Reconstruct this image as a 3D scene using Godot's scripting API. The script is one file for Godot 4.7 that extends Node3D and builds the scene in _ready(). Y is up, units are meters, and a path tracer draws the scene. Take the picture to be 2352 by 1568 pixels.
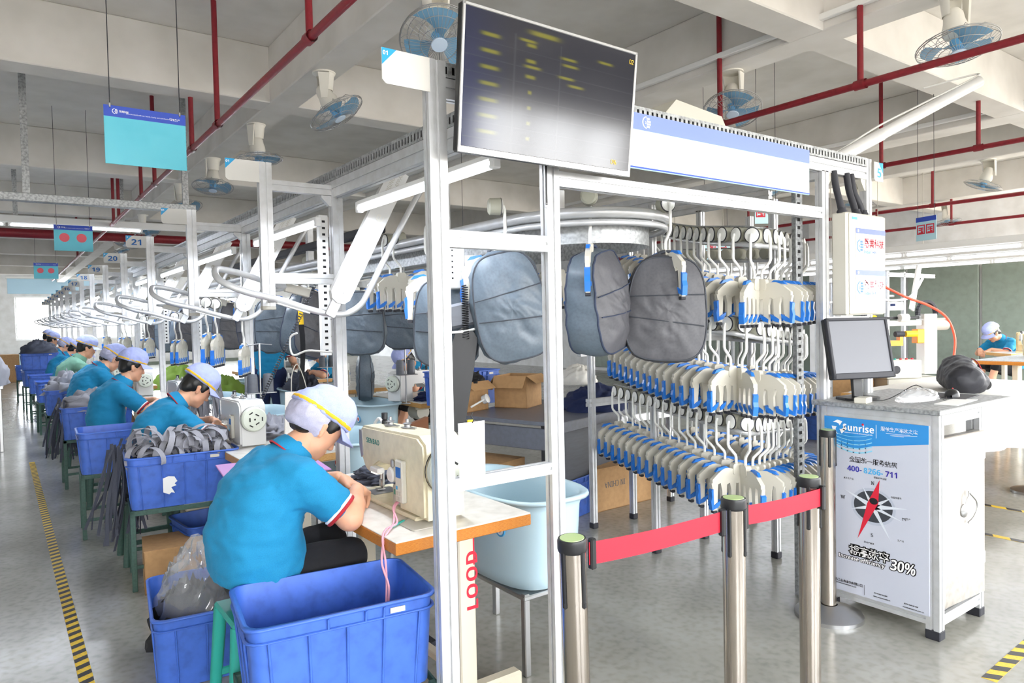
extends Node3D
# A garment workshop: hanging conveyor line with seated machinists, seen from its front corner. Metres, y up, the line runs towards -z.

class B:   # collects triangles; each shape adds vertices of its own, normals are smoothed over shared vertices only
	var v := PackedVector3Array()
	var t := PackedInt32Array()
	var u := PackedVector2Array()

	func p(a: Vector3, q := Vector2.ZERO) -> int:
		v.append(a)
		u.append(q)
		return v.size() - 1

	func tri(a: int, b: int, c: int) -> void:   # counter-clockwise from outside
		t.append(a)
		t.append(c)
		t.append(b)

	func quad(a: Vector3, b: Vector3, c: Vector3, d: Vector3) -> void:
		var i := p(a, Vector2(0, 1))
		p(b, Vector2(1, 1))
		p(c, Vector2(1, 0))
		p(d, Vector2(0, 0))
		tri(i, i + 1, i + 2)
		tri(i, i + 2, i + 3)

	func face(pts: Array, mid: Vector3) -> void:   # a convex polygon turned away from mid
		var n: Vector3 = (pts[1] - pts[0]).cross(pts[2] - pts[0])
		var c := Vector3.ZERO
		for q in pts:
			c += q
		var out := n.dot(c / pts.size() - mid) > 0.0
		var i := v.size()
		for q in pts:
			p(q)
		for k in range(1, pts.size() - 1):
			if out:
				tri(i, i + k, i + k + 1)
			else:
				tri(i, i + k + 1, i + k)

	func box(c: Vector3, s: Vector3, bs := Basis.IDENTITY, bev := 0.0) -> B:
		var h := s / 2.0
		var at := func(x, y, z): return c + bs * Vector3(x * h.x, y * h.y, z * h.z)
		if bev <= 0.0:
			for a in 3:
				for sg in [-1.0, 1.0]:
					var pts := []
					for e in [[-1.0, -1.0], [1.0, -1.0], [1.0, 1.0], [-1.0, 1.0]]:
						var q := Vector3.ZERO
						q[a] = sg
						q[(a + 1) % 3] = e[0]
						q[(a + 2) % 3] = e[1]
						pts.append(at.call(q.x, q.y, q.z))
					face(pts, c)
			return self
		var g := Vector3(1.0 - bev / h.x, 1.0 - bev / h.y, 1.0 - bev / h.z)
		var corner := func(sx, sy, sz, a):   # the corner vertex that lies on the face across axis a
			var q := Vector3(sx * g.x, sy * g.y, sz * g.z)
			q[a] = [sx, sy, sz][a]
			return at.call(q.x, q.y, q.z)
		for a in 3:
			for sg in [-1.0, 1.0]:
				var pts := []
				for e in [[-1.0, -1.0], [1.0, -1.0], [1.0, 1.0], [-1.0, 1.0]]:
					var s3 := [0.0, 0.0, 0.0]
					s3[a] = sg
					s3[(a + 1) % 3] = e[0]
					s3[(a + 2) % 3] = e[1]
					pts.append(corner.call(s3[0], s3[1], s3[2], a))
				face(pts, c)
		for a in 3:
			var a1 := (a + 1) % 3
			var a2 := (a + 2) % 3
			for e in [[-1.0, -1.0], [1.0, -1.0], [1.0, 1.0], [-1.0, 1.0]]:
				var lo := [0.0, 0.0, 0.0]
				lo[a] = -1.0
				lo[a1] = e[0]
				lo[a2] = e[1]
				var hi := lo.duplicate()
				hi[a] = 1.0
				face([corner.call(lo[0], lo[1], lo[2], a1), corner.call(hi[0], hi[1], hi[2], a1), corner.call(hi[0], hi[1], hi[2], a2), corner.call(lo[0], lo[1], lo[2], a2)], c)
		for sx in [-1.0, 1.0]:
			for sy in [-1.0, 1.0]:
				for sz in [-1.0, 1.0]:
					face([corner.call(sx, sy, sz, 0), corner.call(sx, sy, sz, 1), corner.call(sx, sy, sz, 2)], c)
		return self

	func span(a: Vector3, b: Vector3, bev := 0.0) -> B:   # a box between two corners
		return box((a + b) / 2.0, (b - a).abs(), Basis.IDENTITY, bev)

	func grid(rows: Array, cu := false, cv := false) -> void:   # faces look along (along a row) x (from row to row)
		var n: int = rows.size()
		var m: int = rows[0].size()
		var i0 := v.size()
		for i in n:
			for j in m:
				p(rows[i][j], Vector2(float(j) / (m - 1), 1.0 - float(i) / (n - 1)))
		for i in (n if cu else n - 1):
			for j in (m if cv else m - 1):
				var a := i0 + i * m + j
				var b := i0 + i * m + (j + 1) % m
				var c := i0 + (i + 1) % n * m + (j + 1) % m
				var d := i0 + (i + 1) % n * m + j
				tri(a, b, c)
				tri(a, c, d)

	func cap(pts: Array, mid: Vector3) -> void:
		face(pts, mid)

	func tube(pts: Array, r, n := 8, caps := true, closed := false, sy := 1.0) -> B:
		var rows := []
		var m := pts.size()
		var up := Vector3.UP
		var t0: Vector3 = (pts[1] - pts[0]).normalized()
		if absf(t0.dot(up)) > 0.9:
			up = Vector3.RIGHT
		for i in m:
			var a: Vector3 = pts[(i - 1 + m) % m] if closed else pts[maxi(i - 1, 0)]
			var b: Vector3 = pts[(i + 1) % m] if closed else pts[mini(i + 1, m - 1)]
			var tg := (b - a).normalized()
			var nn := (up - tg * up.dot(tg)).normalized()
			up = nn
			var bb := tg.cross(nn)
			var row := []
			var rr: float = r[i] if r is Array else r
			for k in n:
				var w := TAU * k / n
				row.append(pts[i] + (nn * cos(w) * sy + bb * sin(w)) * rr)
			rows.append(row)
		grid(rows, closed, true)
		if caps and not closed:
			face(rows[0], pts[1])
			face(rows[m - 1], pts[m - 2])
		return self

	func rod(a: Vector3, b: Vector3, r, n := 8) -> B:
		return tube([a, b], r, n)

	func lathe(xf: Transform3D, prof: Array, n := 20, a0 := 0.0, a1 := TAU) -> B:   # (radius, height) from the bottom up the outside
		var full := a1 - a0 > TAU - 0.01
		for part in _runs(prof):
			var rows := []
			for q in part:
				var row := []
				for k in (n if full else n + 1):
					var w: float = a0 + (a1 - a0) * k / n
					row.append(xf * Vector3(q.x * cos(w), q.y, -q.x * sin(w)))
				rows.append(row)
			grid(rows, false, full)
		return self

	func _runs(prof: Array) -> Array:   # splits a profile where it turns sharply, so that edges stay crisp
		var runs := []
		var cur := [prof[0]]
		for i in range(1, prof.size()):
			cur.append(prof[i])
			if i < prof.size() - 1:
				var a: Vector2 = prof[i] - prof[i - 1]
				var b: Vector2 = prof[i + 1] - prof[i]
				if absf(a.angle_to(b)) > 0.6:
					runs.append(cur)
					cur = [prof[i]]
		runs.append(cur)
		return runs

	func prism(xf: Transform3D, poly: PackedVector2Array, d0: float, d1: float) -> B:
		var area := 0.0
		for i in poly.size():
			area += poly[i].cross(poly[(i + 1) % poly.size()])
		if area < 0.0:
			poly.reverse()
		var ix := Geometry2D.triangulate_polygon(poly)
		for lay in 2:
			var base := v.size()
			for q in poly:
				p(xf * Vector3(q.x, q.y, d1 if lay == 1 else d0), q)
			for k in range(0, ix.size(), 3):
				var a := poly[ix[k]]
				var ccw := (poly[ix[k + 1]] - a).cross(poly[ix[k + 2]] - a) > 0.0
				if ccw == (lay == 1):
					tri(base + ix[k], base + ix[k + 1], base + ix[k + 2])
				else:
					tri(base + ix[k], base + ix[k + 2], base + ix[k + 1])
		for i in poly.size():
			var a := poly[i]
			var b := poly[(i + 1) % poly.size()]
			quad(xf * Vector3(a.x, a.y, d0), xf * Vector3(b.x, b.y, d0), xf * Vector3(b.x, b.y, d1), xf * Vector3(a.x, a.y, d1))
		return self

	func alu(a: Vector3, b: Vector3, w := 0.04, h := 0.04, up := Vector3.UP) -> B:   # slotted extrusion from a to b; h along up
		var z := (b - a).normalized()
		var y := (up - z * up.dot(z)).normalized()
		var x := y.cross(z)
		var g := 0.005
		var dp := 0.007
		var q := PackedVector2Array()
		for s in 4:
			var lx := w / 2.0 if s % 2 == 0 else h / 2.0
			var ly := h / 2.0 if s % 2 == 0 else w / 2.0
			for e in [Vector2(-lx, -ly), Vector2(-g, -ly), Vector2(-g, -ly + dp), Vector2(g, -ly + dp), Vector2(g, -ly)]:
				q.append(e.rotated(s * PI / 2.0))
		return prism(Transform3D(Basis(x, y, z), a), q, 0.0, a.distance_to(b))

	func sheet(nu: int, nv: int, f: Callable, thick := 0.0) -> B:   # f(u, v) -> point; with thickness, both sides and a rim
		var rows := []
		for i in nv + 1:
			var row := []
			for j in nu + 1:
				row.append(f.call(float(j) / nu, float(i) / nv))
			rows.append(row)
		if thick <= 0.0:
			grid(rows)
			return self
		var back := []
		for i in nv + 1:
			var row := []
			for j in nu + 1:
				var du: Vector3 = rows[i][mini(j + 1, nu)] - rows[i][maxi(j - 1, 0)]
				var dv: Vector3 = rows[mini(i + 1, nv)][j] - rows[maxi(i - 1, 0)][j]
				row.append(rows[i][j] - du.cross(dv).normalized() * thick)
			row.reverse()
			back.append(row)
		grid(rows)
		grid(back)
		for i in nv:
			quad(rows[i][0], rows[i + 1][0], back[i + 1][nu], back[i][nu])
			quad(rows[i + 1][nu], rows[i][nu], back[i][0], back[i + 1][0])
		for j in nu:
			quad(rows[0][j + 1], rows[0][j], back[0][nu - j], back[0][nu - j - 1])
			quad(rows[nv][j], rows[nv][j + 1], back[nv][nu - j - 1], back[nv][nu - j])
		return self

	func add(o: B, xf := Transform3D.IDENTITY) -> B:
		var i := v.size()
		for q in o.v:
			v.append(xf * q)
		u.append_array(o.u)
		for k in o.t:
			t.append(k + i)
		return self

	func mesh() -> ArrayMesh:
		var n := PackedVector3Array()
		n.resize(v.size())
		for k in range(0, t.size(), 3):
			var a := t[k]
			var b := t[k + 1]
			var c := t[k + 2]
			var f := (v[c] - v[a]).cross(v[b] - v[a])
			n[a] += f
			n[b] += f
			n[c] += f
		for k in n.size():
			n[k] = n[k].normalized() if n[k].length_squared() > 0.0 else Vector3.UP
		var arr := []
		arr.resize(Mesh.ARRAY_MAX)
		arr[Mesh.ARRAY_VERTEX] = v
		arr[Mesh.ARRAY_NORMAL] = n
		arr[Mesh.ARRAY_TEX_UV] = u
		arr[Mesh.ARRAY_INDEX] = t
		var m := ArrayMesh.new()
		m.add_surface_from_arrays(Mesh.PRIMITIVE_TRIANGLES, arr)
		return m


var M := {}
var used := {}
var rng := RandomNumberGenerator.new()
var noise := FastNoiseLite.new()
var sans := SystemFont.new()
var serif := SystemFont.new()
var bold := SystemFont.new()

func V(x: float, y: float, z: float) -> Vector3:
	return Vector3(x, y, z)

func numbered(n: String) -> String:
	used[n] = used.get(n, 0) + 1
	return n if used[n] == 1 else "%s_%03d" % [n, used[n] - 1]

func tag(o: Node, label: String, cat: String, group := "", kind := "") -> void:
	o.set_meta("label", label)
	o.set_meta("category", cat)
	if group:
		o.set_meta("group", group)
	if kind:
		o.set_meta("kind", kind)

func thing(called: String, label: String, cat: String, at := Vector3.ZERO, group := "", turn := 0.0) -> Node3D:
	var o := Node3D.new()
	o.name = numbered(called)
	add_child(o)
	o.position = at
	o.rotation.y = turn
	tag(o, label, cat, group)
	return o

func node(m: Mesh, called: String, mat: Material, parent: Node) -> MeshInstance3D:
	var o := MeshInstance3D.new()
	o.mesh = m
	o.material_override = mat
	o.name = called
	parent.add_child(o, true)
	return o

func part(b: B, called: String, mat: Material, parent: Node, label := "") -> MeshInstance3D:
	var o := node(b.mesh(), called, mat, parent)
	if label:
		o.set_meta("label", label)
	return o

func solo(b: B, called: String, mat: Material, label: String, cat: String, at := Vector3.ZERO, group := "") -> MeshInstance3D:
	var o := node(b.mesh(), numbered(called), mat, self)
	o.position = at
	tag(o, label, cat, group)
	return o

func struct(b: B, called: String, mat: Material, label := "") -> MeshInstance3D:
	var o := node(b.mesh(), numbered(called), mat, self)
	o.set_meta("kind", "structure")
	if label:
		o.set_meta("label", label)
	return o

func dup(o: Node3D, at: Vector3, turn: float, label: String, group := "") -> Node3D:
	var r: Node3D = o.duplicate()
	var stem := str(o.name)
	if stem.length() > 4 and stem[-4] == "_" and stem.right(3).is_valid_int():
		stem = stem.left(-4)
	r.name = numbered(stem)
	add_child(r)
	r.position = at
	r.rotation = Vector3(0, turn, 0)
	r.set_meta("label", label)
	if group:
		r.set_meta("group", group)
	return r

func text(s: String, size: float, mat: Material, parent: Node, xf: Transform3D, font: Font = null, called := "lettering", wide := 1.0, deep := 0.0008) -> MeshInstance3D:
	var m := TextMesh.new()   # size is the height of a capital
	m.text = s
	m.font = font if font else sans
	m.font_size = 64
	m.pixel_size = size / 46.0
	m.depth = deep
	m.curve_step = 2.0
	var o := node(m, called, mat, parent)
	o.transform = xf * Transform3D(Basis.from_scale(Vector3(wide, 1, 1)), Vector3.ZERO)
	return o

func col(c, rough := 0.6, metal := 0.0) -> StandardMaterial3D:
	var m := StandardMaterial3D.new()
	m.albedo_color = Color(c) if c is String else c
	m.roughness = rough
	m.metallic = metal
	return m

func ntex(freq: float, ramp: Array, size := 512, oct := 4, seedn := 1, normal := false, kind := FastNoiseLite.TYPE_SIMPLEX_SMOOTH) -> NoiseTexture2D:
	var n := FastNoiseLite.new()
	n.noise_type = kind
	n.frequency = freq
	n.fractal_octaves = oct
	n.seed = seedn
	var t := NoiseTexture2D.new()
	t.width = size
	t.height = size
	t.seamless = true
	t.noise = n
	if normal:
		t.as_normal_map = true
		t.bump_strength = 4.0
	elif ramp:
		var g := Gradient.new()
		g.offsets = PackedFloat32Array([0.0, 0.5, 1.0])
		g.colors = PackedColorArray([Color(ramp[0]), Color(ramp[1]), Color(ramp[2])])
		t.color_ramp = g
	return t

func tri_map(m: StandardMaterial3D, tex: Texture2D, scale: Vector3, world := true) -> StandardMaterial3D:
	m.albedo_texture = tex
	m.uv1_triplanar = true
	m.uv1_world_triplanar = world
	m.uv1_scale = scale
	return m

func fabric(c, rough := 0.85, bump := 0.15) -> StandardMaterial3D:
	var m := tri_map(col(c, rough), M_tex("weave"), Vector3(14, 14, 14), false)
	m.rim_enabled = true
	m.rim = 0.25
	m.rim_tint = 0.6
	m.heightmap_enabled = bump > 0.0
	m.heightmap_texture = M_tex("weave")
	m.heightmap_scale = bump
	return m

var tex_store := {}
func M_tex(k: String) -> Texture2D:
	if not tex_store.has(k):
		match k:
			"weave": tex_store[k] = ntex(0.06, ["#e2e2e2", "#f6f6f6", "#ffffff"], 256, 2, 3)
			"soft": tex_store[k] = ntex(0.012, ["#ebeae7", "#f7f6f4", "#ffffff"], 512, 4, 5)
			"wear": tex_store[k] = ntex(0.02, ["#d2d2d2", "#f2f2f2", "#ffffff"], 512, 5, 8)
			"wood": tex_store[k] = ntex(0.03, ["#d9b98c", "#f0dab4", "#ffffff"], 256, 3, 9)
	return tex_store[k]

func glow(c, e: float) -> StandardMaterial3D:
	var m := col(c, 0.5)
	m.emission_enabled = true
	m.emission = Color(c)
	m.emission_energy_multiplier = e
	return m

func clear(c: Color, a: float, rough := 0.05) -> StandardMaterial3D:
	var m := col(Color(c.r, c.g, c.b, a), rough)
	m.transparency = BaseMaterial3D.TRANSPARENCY_ALPHA
	return m

func rrect(w: float, h: float, r: float, n := 4) -> PackedVector2Array:
	var q := PackedVector2Array()
	for s in 4:
		var c := Vector2([1, -1, -1, 1][s] * (w / 2 - r), [1, 1, -1, -1][s] * (h / 2 - r))
		for k in n + 1:
			var w2 := PI / 2 * (s + float(k) / n)
			q.append(c + Vector2(cos(w2), sin(w2)) * r)
	return q

func smooth_path(ctl: Array, per := 6, closed := false) -> Array:   # Catmull-Rom through the points
	var out := []
	var n := ctl.size()
	for i in (n if closed else n - 1):
		var p0: Vector3 = ctl[(i - 1 + n) % n] if closed or i > 0 else ctl[0]
		var p1: Vector3 = ctl[i]
		var p2: Vector3 = ctl[(i + 1) % n]
		var p3: Vector3 = ctl[(i + 2) % n] if closed or i + 2 < n else ctl[n - 1]
		for k in per:
			out.append(p1.cubic_interpolate(p2, p0, p3, float(k) / per))
	if not closed:
		out.append(ctl[n - 1])
	return out

const ORD := ["first", "second", "third", "fourth", "fifth", "sixth", "seventh", "eighth", "ninth", "tenth", "eleventh", "twelfth", "thirteenth", "fourteenth", "fifteenth", "sixteenth", "seventeenth", "eighteenth", "nineteenth", "twentieth", "twenty-first", "twenty-second", "twenty-third", "twenty-fourth", "twenty-fifth", "twenty-sixth", "twenty-seventh", "twenty-eighth", "twenty-ninth", "thirtieth", "thirty-first", "thirty-second", "thirty-third", "thirty-fourth", "thirty-fifth", "thirty-sixth"]

func face_x(at: Vector3, sign_x := -1.0) -> Transform3D:   # a frame whose +z looks along -x (or +x); its x runs to the right as one looks at it
	return Transform3D(Basis(Vector3(0, 0, -sign_x), Vector3.UP, Vector3(sign_x, 0, 0)), at)

func _ready() -> void:
	# camera
	var cam := Camera3D.new()
	cam.name = "camera"
	cam.fov = rad_to_deg(2.0 * atan(784.0 / 1624.48))
	cam.position = V(0, 1.5, 0)
	cam.rotation_degrees = V(-1.7388, -35.9222, -1.2245)
	cam.near = 0.05
	cam.far = 200
	add_child(cam)
	# sky and exposure
	var we := WorldEnvironment.new()
	we.name = "environment"
	var env := Environment.new()
	env.background_mode = Environment.BG_SKY
	var sm := ProceduralSkyMaterial.new()
	sm.sky_top_color = Color("#dfe9f5")
	sm.sky_horizon_color = Color("#f7f8f8")
	sm.ground_bottom_color = Color("#cfcdc8")
	sm.ground_horizon_color = Color("#eeeeec")
	sm.sky_energy_multiplier = 4.0
	sm.ground_energy_multiplier = 1.6
	env.sky = Sky.new()
	env.sky.sky_material = sm
	env.tonemap_mode = Environment.TONE_MAPPER_LINEAR
	env.tonemap_exposure = 0.82
	env.sdfgi_enabled = true
	env.ssao_enabled = true
	env.ssil_enabled = true
	we.environment = env
	add_child(we)
	# daylight: one area light in each window of the wall behind the camera and of the right-hand wall
	for k in 5:
		area("window_daylight", V(-0.4 + 3.3 * k, 1.95, 3.3), V(-0.4 + 3.3 * k, 1.5, -4), Vector2(2.7, 2.0), Color("#fff6ea"), 9.0)
	for k in 3:
		area("window_daylight", V(13.8, 1.95, 1.3 - 2.1 * k), V(3, 1.2, -1 - 2.5 * k), Vector2(1.8, 2.0), Color("#fff4e4"), 12.0)
	for k in 4:
		area("window_daylight", V([1.6, 4.3, 7.4, 10.4][k], 1.95, -32.35), V([1.6, 4.3, 7.4, 10.4][k], 1.6, -20), Vector2(2.2, 1.64), Color("#f2f8ff"), 24.0)
	rng.seed = 7
	noise.seed = 11
	noise.frequency = 1.0
	sans.font_names = PackedStringArray(["Droid Sans"])
	bold.font_names = PackedStringArray(["Droid Sans"])
	bold.font_weight = 700
	serif.font_names = PackedStringArray(["Droid Serif"])
	materials()
	room()
	build_all()

func area(called: String, at: Vector3, to: Vector3, size: Vector2, c: Color, e: float) -> AreaLight3D:
	var l := AreaLight3D.new()
	l.name = called
	l.area_size = size
	l.light_color = c
	l.light_energy = e
	l.light_specular = 1.0
	l.shadow_enabled = true
	l.area_range = 60.0
	l.area_attenuation = 2.0
	add_child(l, true)
	l.look_at_from_position(at, to, Vector3.UP if absf((to - at).normalized().y) < 0.95 else Vector3.RIGHT)
	return l

func materials() -> void:
	M.floor = tri_map(col("#a9a8a3", 0.24), ntex(0.008, ["#dcdbd7", "#ecebe8", "#ffffff"], 1024, 5, 21), V(0.22, 0.22, 0.22))
	M.floor.roughness_texture = ntex(0.02, ["#b4b4b4", "#d8d8d8", "#ffffff"], 512, 4, 22)
	M.floor.detail_enabled = true
	M.floor.detail_albedo = ntex(0.18, ["#e0e0de", "#fafaf8", "#ffffff"], 512, 2, 23)
	M.floor.detail_blend_mode = BaseMaterial3D.BLEND_MODE_MUL
	M.floor.detail_uv_layer = BaseMaterial3D.DETAIL_UV_1
	M.ceiling = tri_map(col("#e9e6e1", 0.95), M_tex("soft"), V(0.3, 0.3, 0.3))
	M.wall = tri_map(col("#f6f7f9", 0.9), M_tex("soft"), V(0.4, 0.4, 0.4))
	M.alu = tri_map(col("#d9dbde", 0.36, 0.45), M_tex("soft"), V(2, 2, 2))
	M.steel = col("#b3b3b3", 0.3, 0.9)
	M.stain = col("#b9b0a6", 0.22, 1.0)
	M.galv = tri_map(col("#c4c7c8", 0.45, 0.5), ntex(0.05, ["#a8a8a8", "#dddddd", "#ffffff"], 256, 3, 32), V(3, 3, 3))
	M.brush = tri_map(col("#d2cdc6", 0.33, 0.85), ntex(0.02, ["#dadada", "#f2f2f2", "#ffffff"], 512, 4, 33), V(2, 2, 2))
	M.white = col("#f0f0ee", 0.45)
	M.gloss_white = col("#dddddb", 0.25)
	M.cream = tri_map(col("#e9e0c3", 0.35), M_tex("soft"), V(3, 3, 3), false)
	M.box_cream = col("#cfccc0", 0.5)
	M.fan_white = col("#efece2", 0.35)
	M.fan_blue = clear(Color("#7db4d8"), 0.75, 0.4)
	M.fan_hub = col("#6fb6e6", 0.35)
	M.black = col("#17181b", 0.45)
	M.rubber = col("#2b2c33", 0.6)
	M.dark = col("#08080a", 0.6)
	M.grey_plastic = col("#bdb9ae", 0.5)
	M.clamp = col("#c9c5b8", 0.5)
	M.clip = col("#1f6fc8", 0.35)
	M.roller = col("#a6a595", 0.55)
	M.disc = col("#efefea", 0.4)
	M.crate = tri_map(col("#4570cf", 0.42), M_tex("wear"), V(1.2, 1.2, 1.2), false)
	M.crate_dark = tri_map(col("#2c4bb0", 0.45), M_tex("wear"), V(1.2, 1.2, 1.2), false)
	M.redpipe = tri_map(col("#8f1f2b", 0.4), M_tex("wear"), V(2, 2, 2))
	M.belt = col("#cf1730", 0.55)
	M.tape_y = tri_map(col("#e8c02a", 0.5), M_tex("wear"), V(6, 6, 6))
	M.tape_k = tri_map(col("#26262a", 0.5), M_tex("wear"), V(6, 6, 6))
	M.shirt = fabric("#0f86b6")
	M.shirt_green = fabric("#6f9f8a")
	M.trim_red = fabric("#b01f2c", 0.8, 0.0)
	M.trim_white = fabric("#f2f2f2", 0.8, 0.0)
	M.cap = fabric("#a9b2e2")
	M.cap_net = fabric("#b9b8d0")
	M.band = fabric("#f0bd22", 0.7, 0.0)
	M.skin = col("#d9a384", 0.5)
	M.skin.subsurf_scatter_enabled = true
	M.skin.subsurf_scatter_strength = 0.12
	M.hair = tri_map(col("#16130f", 0.45), ntex(0.05, ["#606060", "#d0d0d0", "#ffffff"], 256, 2, 41), V(14, 3, 14), false)
	M.lip = col("#a85a52", 0.5)
	M.eye = col("#1a1412", 0.2)
	M.shorts = fabric("#14151a", 0.9)
	M.navy = fabric("#1f2c55", 0.9)
	M.bag = tri_map(col("#5f6b76", 0.42), M_tex("weave"), V(4, 4, 4), false)
	M.bag_dark = tri_map(col("#55555a", 0.55), M_tex("weave"), V(4, 4, 4), false)
	M.bag_navy = tri_map(col("#2f3a52", 0.6), M_tex("weave"), V(4, 4, 4), false)
	M.piping = col("#363a42", 0.6)
	M.scrap = fabric("#4a4e5c", 0.8)
	M.scrap_light = fabric("#9a9aa2", 0.7)
	M.tub = col("#b9d3de", 0.25)
	M.tub.rim_enabled = true
	M.tub.rim = 0.2
	M.table_top = tri_map(col("#eeeae2", 0.25), M_tex("soft"), V(2, 2, 2), false)
	M.ply = tri_map(col("#c98a3c", 0.45), M_tex("wood"), V(8, 60, 8), false)
	M.ply_light = tri_map(col("#cfab72", 0.5), M_tex("wood"), V(8, 60, 8), false)
	M.leg_cream = col("#d6cdb8", 0.45)
	M.stool_green = tri_map(col("#3f5f55", 0.55), M_tex("wear"), V(5, 5, 5), false)
	M.turq = col("#2aa79a", 0.4)
	M.card = tri_map(col("#c39a6b", 0.8), M_tex("soft"), V(3, 3, 3), false)
	M.card_in = tri_map(col("#a87c4d", 0.85), M_tex("soft"), V(3, 3, 3), false)
	M.grey_desk = tri_map(col("#707480", 0.35), M_tex("soft"), V(3, 3, 3), false)
	M.grey_panel = tri_map(col("#5c6068", 0.5), M_tex("soft"), V(1, 8, 1), false)
	M.sign_blue = col("#2448b8", 0.4)
	M.sign_cyan = tri_map(col("#5fc4d6", 0.4), ntex(0.006, ["#ffffff", "#f4fdff", "#e2f6fa"], 256, 3, 51), V(3, 3, 3), false)
	M.sign_light = col("#bfe6f2", 0.4)
	M.sign_tri = col("#1f9fd8", 0.4)
	M.sign_grey = col("#dcdad4", 0.5)
	M.ink = col("#16161a", 0.5)
	M.ink_blue = col("#1c68b4", 0.5)
	M.ink_red = col("#d8203a", 0.5)
	M.ink_white = col("#fafafa", 0.4)
	M.film = clear(Color("#f2f5fa"), 0.16, 0.12)
	M.glass = clear(Color("#f4faff"), 0.06, 0.02)
	M.tube = glow("#f4f8ff", 5.0)
	M.pink_board = col("#c08ac6", 0.5)
	M.brown = fabric("#6b4228", 0.9)
	M.yellow = col("#f0c419", 0.5)
	M.orange = col("#f39a13", 0.4)
	M.red = col("#c22020", 0.45)
	M.green_bin = fabric("#6d8a2c", 0.8)
	M.paper = col("#f4f4f2", 0.7)
	M.cloth_white = fabric("#f1eee6", 0.8, 0.05)
	M.door_green = tri_map(col("#8c988e", 0.5), M_tex("soft"), V(1, 1, 1))
	M.cable_white = col("#e8e8e4", 0.4)
	M.blind = col("#bfe0f4", 0.7)

func room() -> void:
	var x0 := -1.8
	var x1 := 14.0
	var z0 := 3.4
	var z1 := -32.0
	var top := 3.75
	struct(B.new().span(V(x0 - 0.2, -0.2, z1 - 0.2), V(x1 + 0.2, 0, z0 + 0.2)), "floor", M.floor, "polished grey concrete floor")
	struct(B.new().span(V(x0 - 0.2, top, z1 - 0.2), V(x1 + 0.2, top + 0.2, z0 + 0.2)), "ceiling", M.ceiling, "off-white plastered ceiling")
	# walls with window openings: (from, to, openings along the wall)
	var wl := B.new().span(V(x0 - 0.2, 0, z1 - 0.2), V(x0, top, z0 + 0.2))
	struct(wl, "wall_left", M.wall)
	var near := [[-1.75, 0.95], [1.55, 4.25], [4.85, 7.55], [8.15, 10.85], [11.45, 13.9]]
	wall_with(near, 0.95, 2.95, top, func(a: float, b: float, y0: float, y1: float): return [V(a, y0, z0), V(b, y1, z0 + 0.2)], x0, x1, "wall_near")
	var far_w := [[0.5, 2.7], [3.05, 5.6], [6.2, 8.6], [9.2, 11.6]]
	wall_with(far_w, 1.13, 2.77, top, func(a: float, b: float, y0: float, y1: float): return [V(a, y0, z1 - 0.2), V(b, y1, z1)], x0, x1, "wall_far")
	var right_w := [[-3.8, -2.0], [-1.7, 0.1], [0.4, 2.2]]
	wall_with(right_w, 0.95, 2.95, top, func(a: float, b: float, y0: float, y1: float): return [V(x1, y0, a), V(x1 + 0.2, y1, b)], z1 - 0.2, z0 + 0.2, "wall_right")
	# window frames and panes
	var n := 0
	for w in near:
		win(n, V(w[0], 0.95, z0 + 0.1), V(w[1], 2.95, z0 + 0.1), 3)
		n += 1
	for w in far_w:
		win(n, V(w[0], 1.13, z1 - 0.1), V(w[1], 2.77, z1 - 0.1), 2)
		n += 1
	for w in right_w:
		win(n, V(x1 + 0.1, 0.95, w[0]), V(x1 + 0.1, 2.95, w[1]), 2)
		n += 1
	var k := 0
	for w in [[0.3, 2.55], [2.7, 5.5]]:
		struct(B.new().span(V(w[0], 2.86, z1), V(w[1], 3.42, z1 + 0.03), 0.005), "trim_%d" % k, M.blind, "pale blue panel on the far wall above the window")
		struct(B.new().span(V(w[0] - 0.05, 3.42, z1), V(w[1] + 0.05, 3.5, z1 + 0.08), 0.01), "trim_%d" % (k + 1), M.white)
		k += 2
	# grey-green cladding and a pale column along the right-hand wall
	for i in 9:
		struct(B.new().span(V(13.93, 0.1, -5.2 - i * 1.25), V(13.99, 2.3, -4.0 - i * 1.25), 0.01), "trim_%d" % k, M.door_green, "grey-green wall panel")
		k += 1
	struct(B.new().span(V(13.5, 0, -8.2), V(13.98, top, -7.5), 0.02), "trim_%d" % k, M.wall, "white column at the right-hand wall")
	k += 1
	struct(B.new().span(V(x0, 0, z1), V(x1, 0.12, z1 + 0.015)), "baseboard_far", M.door_green)
	# ceiling beams: cross beams along x, long beams along z
	var hb := 3.3
	for z in [1.15, -2.5, -5.81, -9.44, -13.07, -16.7, -20.33, -23.96, -27.59]:
		struct(B.new().span(V(x0, hb, z - 0.25), V(x1, top, z), 0.008), "trim_%d" % k, M.ceiling, "cross beam under the ceiling")
		k += 1
	for x in [[1.84, 2.08], [4.31, 4.56], [7.66, 8.0], [9.55, 9.8], [12.4, 12.7]]:
		struct(B.new().span(V(x[0], hb - 0.002, z1), V(x[1], top, z0), 0.008), "trim_%d" % k, M.ceiling, "long beam under the ceiling")
		k += 1
	# small white cable trunking along the long beams
	for x in [2.1, 4.28, 7.62]:
		struct(B.new().span(V(x - 0.02, hb + 0.05, z1), V(x + 0.02, hb + 0.09, z0), 0.004), "trim_%d" % k, M.white, "white cable trunking on the beam")
		k += 1

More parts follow.
